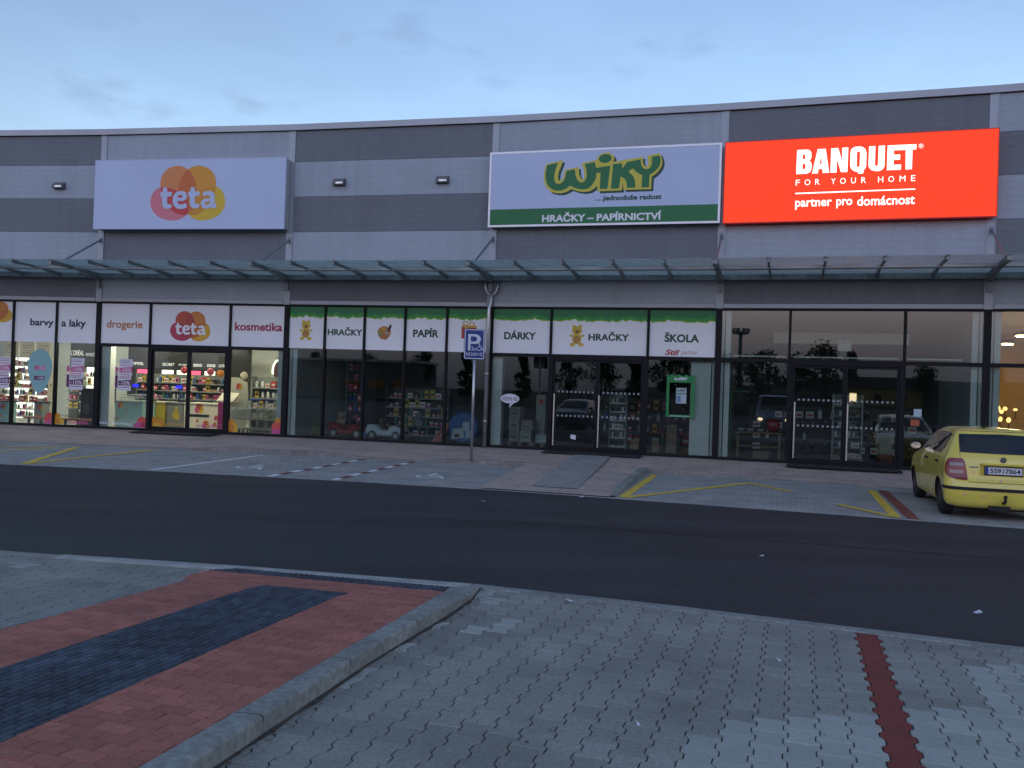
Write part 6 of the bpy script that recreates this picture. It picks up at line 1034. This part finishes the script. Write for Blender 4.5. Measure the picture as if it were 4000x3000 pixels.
def build_car(label, paint, loc, fwd, plate=None, detail=True, lit=False, group=None):
    fwd = Vector(fwd).normalized(); rt = Vector((fwd.y, -fwd.x, 0)); O = Vector(loc); T = lambda p: O+rt*p[0]+fwd*p[1]+Vector((0, 0, p[2]))
    t = thing('parked_car', label, 'car', loc, group); zs = [CT[0][0]+(CT[-1][0]-CT[0][0])*i/54 for i in range(55)]
    mb = MB(); rows = []
    for z in zs:
        P = half(z); rows.append([T((x, y, z)) for x, y in P]+[T((-x, y, z)) for x, y in P[::-1][1:-1]])
    mb.grid(rows, 0, True); mb.face(rows[0][::-1]); mb.face(rows[-1]); body = mb.build('body', [paint, M['tyre']], t, smooth=True)
    cut = MB()
    for y in (.69, 3.15):
        for sg in (-1, 1): c = T((sg*.52, y, .30)); cut.lathe(c, [(.318, 0), (.318, .5)], 40, axis=rt*sg)
    co = cut.build('cutter', M['tyre'], None, smooth=True)
    for o in (body, co): o.data.update()
    md = body.modifiers.new('arch', 'BOOLEAN'); md.object = co; md.operation = 'DIFFERENCE'; md.solver = 'EXACT'; md.material_mode = 'TRANSFER'
    dg = bpy.context.evaluated_depsgraph_get(); dg.update(); me = bpy.data.meshes.new_from_object(body.evaluated_get(dg)); body.modifiers.clear(); body.data = me; bpy.data.objects.remove(co)
    try: me.set_sharp_from_angle(angle=radians(38))
    except Exception: pass
    def patch(name, cols, nv, m, parent=t, fn=on_s, off=.004, sg=None):
        mb = MB(); rows = []
        for c, zb, zt in cols: rows.append([T(fn(c, zb+(zt-zb)*j/nv, off) if sg is None else fn(c, zb+(zt-zb)*j/nv, sg, off)) for j in range(nv+1)])
        mb.grid(rows); return mb.build(name, m, parent, smooth=True)
    GL_ = M['car_glass']
    patch('rear_window', [(s, 1.045+.03*abs(s)**3, 1.352-.03*abs(s)) for s in [-.60+1.2*i/28 for i in range(29)]], 8, GL_)
    for sg in (-1, 1):
        top = lambda y: 1.355-.33*max(0, (y-1.95)/.55)**1.25-.035*max(0, (.92-y)/.3)**2
        patch('side_window', [(y, 1.0+.012*(y-1.7), max(top(y), 1.01)) for y in [1.70+.80*i/14 for i in range(15)]], 6, GL_, fn=on_y, sg=sg)
        patch('side_window', [(y, 1.0+.10*max(0, (.80-y)/.18)**1.3, top(y)) for y in [.62+1.0*i/14 for i in range(15)]], 6, GL_, fn=on_y, sg=sg)
    wp = []
    for i in range(13):
        u = -1+2*i/12; row = []
        for j in range(7):
            z = 1.02+.33*j/6; P = half(z); W = ctab(z)[0]; x = u*W*.86; pts = P[50:]; yy = max(p[1] for p in P)
            for a, b in zip(P[44:], P[45:]):
                if b[0] <= abs(x) <= a[0]: q_ = (abs(x)-a[0])/min(b[0]-a[0], -1e-6); yy = a[1]+(b[1]-a[1])*q_; break
            row.append(T((x, yy+.006, z+.006)))
        wp.append(row)
    mb = MB(); mb.grid(wp); mb.build('windscreen', GL_, t, smooth=True)
    for sg in (-1, 1):
        tl = patch('tail_light', [(sg*s, zb, zt) for s, zb, zt in ((.505, .625, .66), (.52, .622, .78), (.545, .62, .91), (.575, .62, .955), (.66, .628, .96), (.74, .645, .955), (.80, .67, .93), (.835, .71, .87), (.845, .75, .82))], 10, M['tail_red'], off=.012)
        for zb, zt in ((.835, .885), (.72, .77)): patch('lens', [(sg*(.565+.19*i/6), zb, zt) for i in range(7)], 2, M['tail_clear'], parent=tl, off=.016)
        mb = MB(); c = T((sg*.58, 3.74, .70)); mb.ball(c, .15, .13, .09, 14, rot=Matrix((rt, fwd, (0, 0, 1))).transposed()); mb.build('headlight', M['head_lit'] if lit else M['tail_clear'], t, smooth=True)
        for y in (1.78, .86):
            mb = MB(); a = on_y(y, .86, sg, .0); p = [T(a+Vector((sg*dx, dy, dz))) for dx, dy, dz in ((0, -.09, -.02), (0, .09, -.02), (.03, .07, -.015), (.03, -.07, -.015), (0, -.09, .02), (0, .09, .02), (.03, .07, .015), (.03, -.07, .015))]; mb.box8(p); mb.build('door_handle', M['tyre'], t)
        mb = MB(); c = T((sg*.90, 2.50, 1.03)); R = Matrix((rt, fwd, (0, 0, 1))).transposed(); mb.ball(c, .10, .055, .075, 14, rot=R); mr = mb.build('mirror', M['tyre'], t, smooth=True); mb = MB(); mb.tube([T((sg*.77, 2.52, .99)), T((sg*.85, 2.51, 1.0))], .025, 8); mb.build('mirror_arm', M['tyre'], mr)
        F2 = Fr(T((sg*.90, 2.44, 1.03)), rt, (0, 0, 1), -fwd); flat('mirror_glass', [ell((0, 0), .085, .06, 16)], F2, .006, M['mirror'], mr)
        # panel gaps
        gap = MB()
        for ycut, z0, z1 in ((1.665, .30, 1.0), (2.52, .32, .99), (.80, .62, 1.0)):
            rows = [[T(on_y(ycut-.004, z0+(z1-z0)*j/8, sg, .0015)), T(on_y(ycut+.004, z0+(z1-z0)*j/8, sg, .0015))] for j in range(9)]; gap.grid(rows)
        gap.build('door_gap', M['tyre'], t)
        patch('sill', [(y, .20, .275) for y in [1.05+1.75*i/10 for i in range(11)]], 2, paint, fn=on_y, off=.012, sg=sg)
        for y in (.69, 3.15):
            mb = MB(); c = T((sg*.61, y, .29)); mb.lathe(c, [(.20, 0), (.27, .0), (.289, .02), (.29, .05), (.29, .12), (.286, .15), (.27, .17), (.20, .175)], 36, axis=rt*sg); w = mb.build('wheel', M['tyre'], t, smooth=True); mb = MB(); mb.lathe(c+rt*sg*.11, [(.205, .0), (.20, .055), (.12, .06), (.04, .075), (.001, .078)], 28, axis=rt*sg); mb.build('rim', M['rim'], w, smooth=True)
    patch('bumper_strip', [(s, .465, .515) for s in [-1.0+2.0*i/40 for i in range(41)]], 3, M['tyre'], off=.016)
    patch('tailgate_gap', [(s, .592, .600) for s in [-.50+1.0*i/20 for i in range(21)]], 1, M['tyre'], off=.002)
    for sg in (-1, 1): patch('tailgate_gap', [(sg*(.603), .955, 1.36), (sg*.609, .955, 1.36)], 6, M['tyre'], off=.002)
    patch('roof_edge_gap', [(s, 1.385, 1.392) for s in [-.60+1.2*i/20 for i in range(21)]], 1, M['tyre'], off=.002)
    F = Fr(T((0, ctab(.79)[1]-.012, .785)), rt, (0, 0, 1), -fwd)
    if plate:
        patch('plate_recess_shade', [(s, .70, .885) for s in [-.33+.66*i/12 for i in range(13)]], 2, M['recess_shade'], off=.003)  # flush patch: darker yellow paints in the shade of a sunken plate area
        mb = MB(); mb.box(F, -.27, .27, -.075, .068, -.012, .004); mb.build('plate_holder', M['tyre'], t); pl = flat('number_plate', [rect((-.26, .26, -.055, .055))], F, .006, M['plate_white'], t); flat('blue_band', [rect((-.258, -.215, -.053, .053))], F, .0068, M['plate_blue'], pl)
        text(plate[0], F, (-.19, -.035, -.036, .036), .0068, M['tyre'], pl, bold=.02); text(plate[1], F, (.025, .235, -.036, .036), .0068, M['tyre'], pl, bold=.02)
        for dz in (.018, -.018): flat('seal_disc', [ell((-.005, dz), .014, .014, 14)], F, .0068, M['mirror'], pl)
        mb = MB(); mb.box(F, -.30, .30, .085, .115, -.02, .028); mb.build('grip_bar', paint, t)
        F3 = Fr(T((0, ctab(.955)[1]-.010, .955)), rt, (0, 0, 1), -fwd); bd = flat('badge', [ell((0, 0), .042, .042, 24)], F3, .004, M['badge_dark'], t); flat('badge_ring', [ell((0, 0), .044, .044, 24), ell((0, 0), .034, .034, 24)[::-1]], F3, .005, M['mirror'], bd); flat('badge_mark', [[(-.026, -.008), (-.01, .018), (.022, .020), (.012, .004), (.026, -.004), (.004, -.02)]], F3, .0055, M['mirror'], bd)
        Hm = M['heart_pink']
        for s, z, q in ((-.55, .39, .028), (-.28, .384, .028), (-.035, .632, .028)): mb = MB(); lp = heart((s, z), q*.9); c0 = T(on_s(s, z, .005)); pts = [T(on_s(a, b, .005)) for a, b in lp]; [mb.face([c0, pts[i], pts[(i+1) % len(pts)]]) for i in range(len(pts))]; mb.build('heart_sticker', Hm, t)
        for s in (-.36, -.30, -.215, -.145, .05, .115, .165, .22): mb = MB(); lp = ell((s, .634), .009, .009, 8); mb.face([T(on_s(a, b, .005)) for a, b in lp]); mb.build('dot_sticker', Hm, t)
        mb = MB(); lp = ell((-.42, .745), .013, .013, 8); mb.face([T(on_s(a, b, .005)) for a, b in lp]); mb.build('dot_sticker', Hm, t)
        mb = MB(); Fn = Fr(T((-.42, ctab(.82)[1]+.012, .83)), rt, (0, 0, 1), -fwd)
        mb.box(Fn, -.06, .07, -.009, .006, .010, .013); mb.build('name_badge', M['mirror'], t)
        mb = MB(); mb.tube([T((0, .25, .30)), T((0, -.02, .29)), T((0, -.09, .32)), T((0, -.10, .38))], .022, 10); mb.ball(T((0, -.10, .40)), .028, .028, .028, 12); mb.build('tow_ball', M['tyre'], t, smooth=True)
        mb = MB(); mb.box8([T(p) for p in ((-.20, .02, .17), (.10, .02, .17), (.10, .3, .17), (-.20, .3, .17), (-.20, .02, .24), (.10, .02, .24), (.10, .3, .24), (-.20, .3, .24))]); mb.build('tow_bar', M['tyre'], t)
        mb = MB(); mb.tube([T((-.18, .62, 1.43)), T((-.18, .58, 1.455)), T((-.18, .40, 1.62))], [.022, .012, .004], 8); mb.build('antenna', M['tyre'], t)
    mb = MB(); mb.box8([T(p) for p in ((-.6, .3, .14), (.6, .3, .14), (.6, 3.6, .14), (-.6, 3.6, .14), (-.6, .3, .2), (.6, .3, .2), (.6, 3.6, .2), (-.6, 3.6, .2))]); mb.build('underbody', M['tyre'], t)
    return t
M['tyre'] = mat('tyre_rubber', (.014, .014, .015), .75); M['rim'] = mat('rim_steel', (.10, .10, .105), .4, .6); M['car_glass'] = mat('car_glass', (.012, .016, .022), .03, 0, None, None, spec=.6, coat=.2); M['tail_red'] = mat('tail_red', (.22, .008, .008), .15, coat=.5); M['tail_clear'] = mat('tail_clear', (.34, .24, .24), .12, coat=.5); M['mirror'] = mat('chrome', (.75, .77, .78), .08, .95); M['plate_white'] = mat('plate_white', (.66, .67, .70), .4); M['plate_blue'] = mat('plate_blue', (.01, .04, .25), .4); M['badge_dark'] = mat('badge_dark', (.02, .03, .04), .3); M['heart_pink'] = mat('heart_pink', (.80, .42, .30), .5); M['recess_shade'] = mat('shaded_yellow', (.62, .44, .03), .4); M['head_lit'] = mat('head_lit', (.8, .75, .6), .2, emit=HEADL, ecol=(1, .78, .45))
M['yellow_paint'] = mat('yellow_paint', (.84, .69, .11), .26, 0, (3., .05), coat=1.)
build_car('yellow hatchback parked with its rear to the road, heart stickers below the number plate', M['yellow_paint'], (7.70, 13.536, .004), (.278, .961, 0), ('5S9', '7864'))
# ---------------------------------------------------------------- what stands behind the photographer, seen mirrored in the shop glass
M['leaf'] = mat('leaf_dark', (.035, .055, .022), .8, 0, None, None, island=.45); M['bark'] = mat('bark', (.06, .045, .035), .9); M['hill_green'] = mat('hill_green', (.035, .05, .028), .95, 0, (.15, .3, 2.))
def tree_parts(h, w, seed, kind):
    r = random.Random(seed); tr = MB(); lf = MB(); zt = h*(.32 if kind == 0 else .15)
    tr.tube([(0, 0, 0), (r.uniform(-.1, .1), .05, zt), (.05, 0, h*.7), (0, .05, h*.93)], [.13*h/6, .10*h/6, .05*h/6, .015], 8)
    cl = []
    for i in range(13 if kind == 0 else 30):
        a = r.random()*2*pi
        if kind == 0: z = zt+(h-zt)*r.uniform(.12, .95); rad = w*(1-abs((z-zt)/(h-zt)-.45)*1.1)*r.uniform(.35, .9)
        else: z = zt+(h-zt)*(i+.5)/30; rad = w*(1.1-(z-zt)/(h-zt))*r.uniform(.2, .75)
        c = Vector((cos(a)*rad, sin(a)*rad, z)); cl.append((c, w*r.uniform(.32, .55)*(1 if kind == 0 else .8))); tr.tube([(0, 0, max(zt*.8, z-rad*.8)), c*.6+Vector((0, 0, z*.4)), c], [.04, .025, .01], 5)
    for c, s in cl:
        for _ in range(110 if kind == 0 else 60):
            d = Vector((r.gauss(0, 1), r.gauss(0, 1), r.gauss(0, .75))); d = d.normalized()*s*r.uniform(.3, 1.08)**.6; p = c+d; q = r.uniform(.10, .2); u = Vector((r.gauss(0, 1), r.gauss(0, 1), r.gauss(0, 1))).normalized(); v = u.cross(Vector((r.gauss(0, 1), r.gauss(0, 1), r.gauss(0, 1)))).normalized(); lf.face([p-u*q, p+v*q*.6, p+u*q, p-v*q*.6])
    return tr, lf
TP = {}
rt_ = random.Random(11)
TREES = [(-66, -36, 5.2, 0), (-60, -41, 5.6, 1), (-53.5, -43, 5.4, 0), (-47, -46, 6.0, 0), (-41, -45.5, 6.3, 1), (-37, -50, 5.8, 0), (-32.3, -49, 6.6, 0), (-28.7, -51, 6.9, 1), (-24.2, -50.5, 6.5, 0), (-21.0, -54, 7.0, 0), (-17.2, -52.5, 6.7, 0), (-14.2, -55, 7.9, 0), (-12.2, -58, 7.2, 1), (-4, -58, 6.0, 0), (3, -60, 5.6, 0)]
TL = ['tree at the far western end of the row behind the car park', 'slender tree second from the western end', 'round tree beside the dark warehouse', 'round tree in front of the dark warehouse', 'slender tall tree after the warehouse', 'round tree beside the slender tall one', 'tall round tree in the middle of the row', 'tall slender tree in the middle of the row', 'round tree west of the light mast', 'tall round tree east of the light mast', 'round tree beside the tallest one', 'tallest tree of the row behind the car park', 'slender tree by the ochre building', 'round tree east of the ochre building', 'last tree at the eastern end of the row']
for i, (x, y, h, kd) in enumerate(TREES):
    t = thing('roadside_tree', TL[i], 'tree', (x, y, 0), 'trees behind the car park'); key = (kd, i % 3)
    if key not in TP:
        tr, lf = tree_parts(6.0, 1.9 if kd == 0 else 1.15, 5+i, kd); a = tr.build('trunk', M['bark'], None); b = lf.build('crown', M['leaf'], None); TP[key] = (a.data, b.data); bpy.data.objects.remove(a); bpy.data.objects.remove(b)
    for nm, me in zip(('trunk', 'crown'), TP[key]): o = link(bpy.data.objects.new(nm, me)); o.parent = t
    t.scale = (h/6*rt_.uniform(.95, 1.25),)*2+(h/6,); t.rotation_euler = (0, 0, rt_.random()*6)
mb = MB(); rows = []
for i in range(41):
    u = i/40; x, y = -150+u*230, -30-u*75+26*sin(u*3); hh = 2.6+1.3*sin(u*9+1)+.8*sin(u*23); rows.append([Vector((x, y, -.05)), Vector((x-3, y-9, hh*.7)), Vector((x-7, y-24, hh+1.0)), Vector((x-14, y-50, hh*.9)), Vector((x-20, y-90, -.05))])
mb.grid(rows); mb.build('hill', M['hill_green'], kind='structure', smooth=True)
FT = lambda o, a: Fr((*o, 0), (cos(a), sin(a), 0), (0, 0, 1), (-sin(a), cos(a), 0))
t = thing('warehouse', 'low dark warehouse among the trees behind the car park', 'building', (-52, -40, 0)); fr = FT((-62, -37.5), radians(-18)); mb = MB(); mb.box(fr, 0, 17, 0, 4.6, -9, 0); mb.build('wall', mat('warehouse_wall', (.10, .11, .12), .7, 0, (.5, .1)), t); mb = MB(); mb.box(fr, -.3, 17.3, 4.6, 4.9, -9.3, .3); mb.build('roof', M['cap'], t)
for i in range(5): f_ = MB(); f_.box(fr, 1.2+i*3.2, 3.2+i*3.2, 1.2, 2.6, 0, .03); f_.build('window', M['car_glass'], t)
t = thing('ochre_building', 'low ochre building with a lit corner window behind the car park', 'building', (-9, -58, 0)); fr = FT((-12.5, -55.5), radians(-14)); mb = MB(); mb.box(fr, 0, 8, 0, 3.3, -7, 0); mb.build('wall', mat('ochre_wall', (.30, .22, .07), .8, 0, (.6, .1)), t); mb = MB(); mb.box8([fr(-.3, 3.3, .4), fr(8.3, 3.3, .4), fr(8.3, 3.3, -7.4), fr(-.3, 3.3, -7.4), fr(.8, 4.6, -3), fr(7.2, 4.6, -3), fr(7.2, 4.6, -4), fr(.8, 4.6, -4)]); mb.build('roof', M['bark'], t)
for i, m_ in enumerate((M['head_lit'], M['car_glass'], M['car_glass'])): mb = MB(); mb.box(fr, .8+i*2.5, 1.5+i*2.5, 1.8, 2.7, 0, .03); mb.build('window', m_, t)
t = thing('light_mast', 'tall floodlight mast behind the car park', 'light mast', (-23.1, -52.6, 0)); mb = MB(); mb.tube([(-23.1, -52.6, 0), (-23.1, -52.6, 9.2)], [.28, .2], 12); mb.build('pole', M['rafter'], t); mb = MB(); mb.lathe((-23.1, -52.6, 9.0), [(.3, 0), (.95, .1), (.95, .25), (.3, .35)], 16); mb.build('platform', M['rafter'], t)
for i in range(8): a = 2*pi*i/8; mb = MB(); c = Vector((-23.1+cos(a)*.85, -52.6+sin(a)*.85, 9.35)); F_ = Fr(c, (-sin(a), cos(a), 0), (0, 0, 1), (cos(a), sin(a), 0)); mb.box(F_, -.2, .2, -.05, .35, -.1, .12); mb.build('floodlight', M['rafter'], t)
# the van the picture was taken beside, headlamps on, and a grey car on the next bays
fw = Vector((.30, .954, 0)).normalized(); rt = Vector((fw.y, -fw.x, 0)); O = Vector((-1.25, -1.0, .01)); T = lambda x, y, z: O+rt*x+fw*y+Vector((0, 0, z))
t = thing('parked_van', 'pale van with lit headlamps standing behind the island', 'van', O, 'vehicles behind the photographer'); prof = [(0, .35), (.04, .60), (-.04, .88), (-.75, 1.10), (-1.55, 1.92), (-1.9, 1.98), (-4.8, 1.98), (-4.95, 1.8), (-5.0, .4), (-4.9, .3), (-.1, .28)]
mb = MB(); rows = [[T(x*(.86 if z > 1.2 else 1), y, z) for y, z in prof] for x in (-.95, -.93, .93, .95)]; rows[0] = [T(-.93 if z < 1.2 else -.80, y-.03 if y > -1 else y, z) for y, z in prof]; rows[3] = [T(.93 if z < 1.2 else .80, y-.03 if y > -1 else y, z) for y, z in prof]; rows[1] = [T(-.86 if z < 1.2 else -.74, y, z) for y, z in prof]; rows[2] = [T(.86 if z < 1.2 else .74, y, z) for y, z in prof]
n = len(prof)
for a in range(3):
    for b in range(n): mb.face([rows[a][b], rows[a][(b+1) % n], rows[a+1][(b+1) % n], rows[a+1][b]])
mb.face(rows[0]); mb.face(rows[3][::-1]); mb.build('body', mat('van_paint', (.40, .44, .50), .35, coat=.5), t)
mb = MB(); mb.face([T(-.72, -.82, 1.19), T(.72, -.82, 1.19), T(.66, -1.50, 1.90), T(-.66, -1.50, 1.90)]); mb.build('windscreen', M['car_glass'], t)
for sg in (-1, 1):
    mb = MB(); mb.face([T(sg*.935, -1.0, 1.12), T(sg*.935, -1.9, 1.12), T(sg*.83, -1.9, 1.75), T(sg*.84, -1.55, 1.75)]); mb.build('side_window', M['car_glass'], t)
    mb = MB(); mb.ball(T(sg*.68, .0, .72), .14, .09, .085, 14); mb.build('headlight', M['head_lit'], t, smooth=True)
    mb = MB(); mb.ball(T(sg*1.03, -.95, 1.2), .08, .06, .13, 12); mb.build('mirror', M['tyre'], t, smooth=True)
    for y in (-.85, -4.0): mb = MB(); mb.lathe(T(sg*.72, y, .31), [(.2, 0), (.3, .01), (.31, .04), (.31, .18), (.29, .22), (.1, .23)], 26, axis=rt*sg); mb.build('wheel', M['tyre'], t, smooth=True)
mb = MB(); mb.box8([T(*p) for p in ((-.42, .0, .58), (.42, .0, .58), (.42, .05, .58), (-.42, .05, .58), (-.40, -.02, .74), (.40, -.02, .74), (.40, .03, .74), (-.40, .03, .74))]); mb.build('grille', M['tyre'], t)
build_car('dark grey hatchback parked facing the road on the grey bays west of the island', mat('grey_paint', (.06, .07, .085), .3, 0, None, coat=.6), (-7.9, 3.6, .004), (.25, .97, 0), None, group='vehicles behind the photographer')
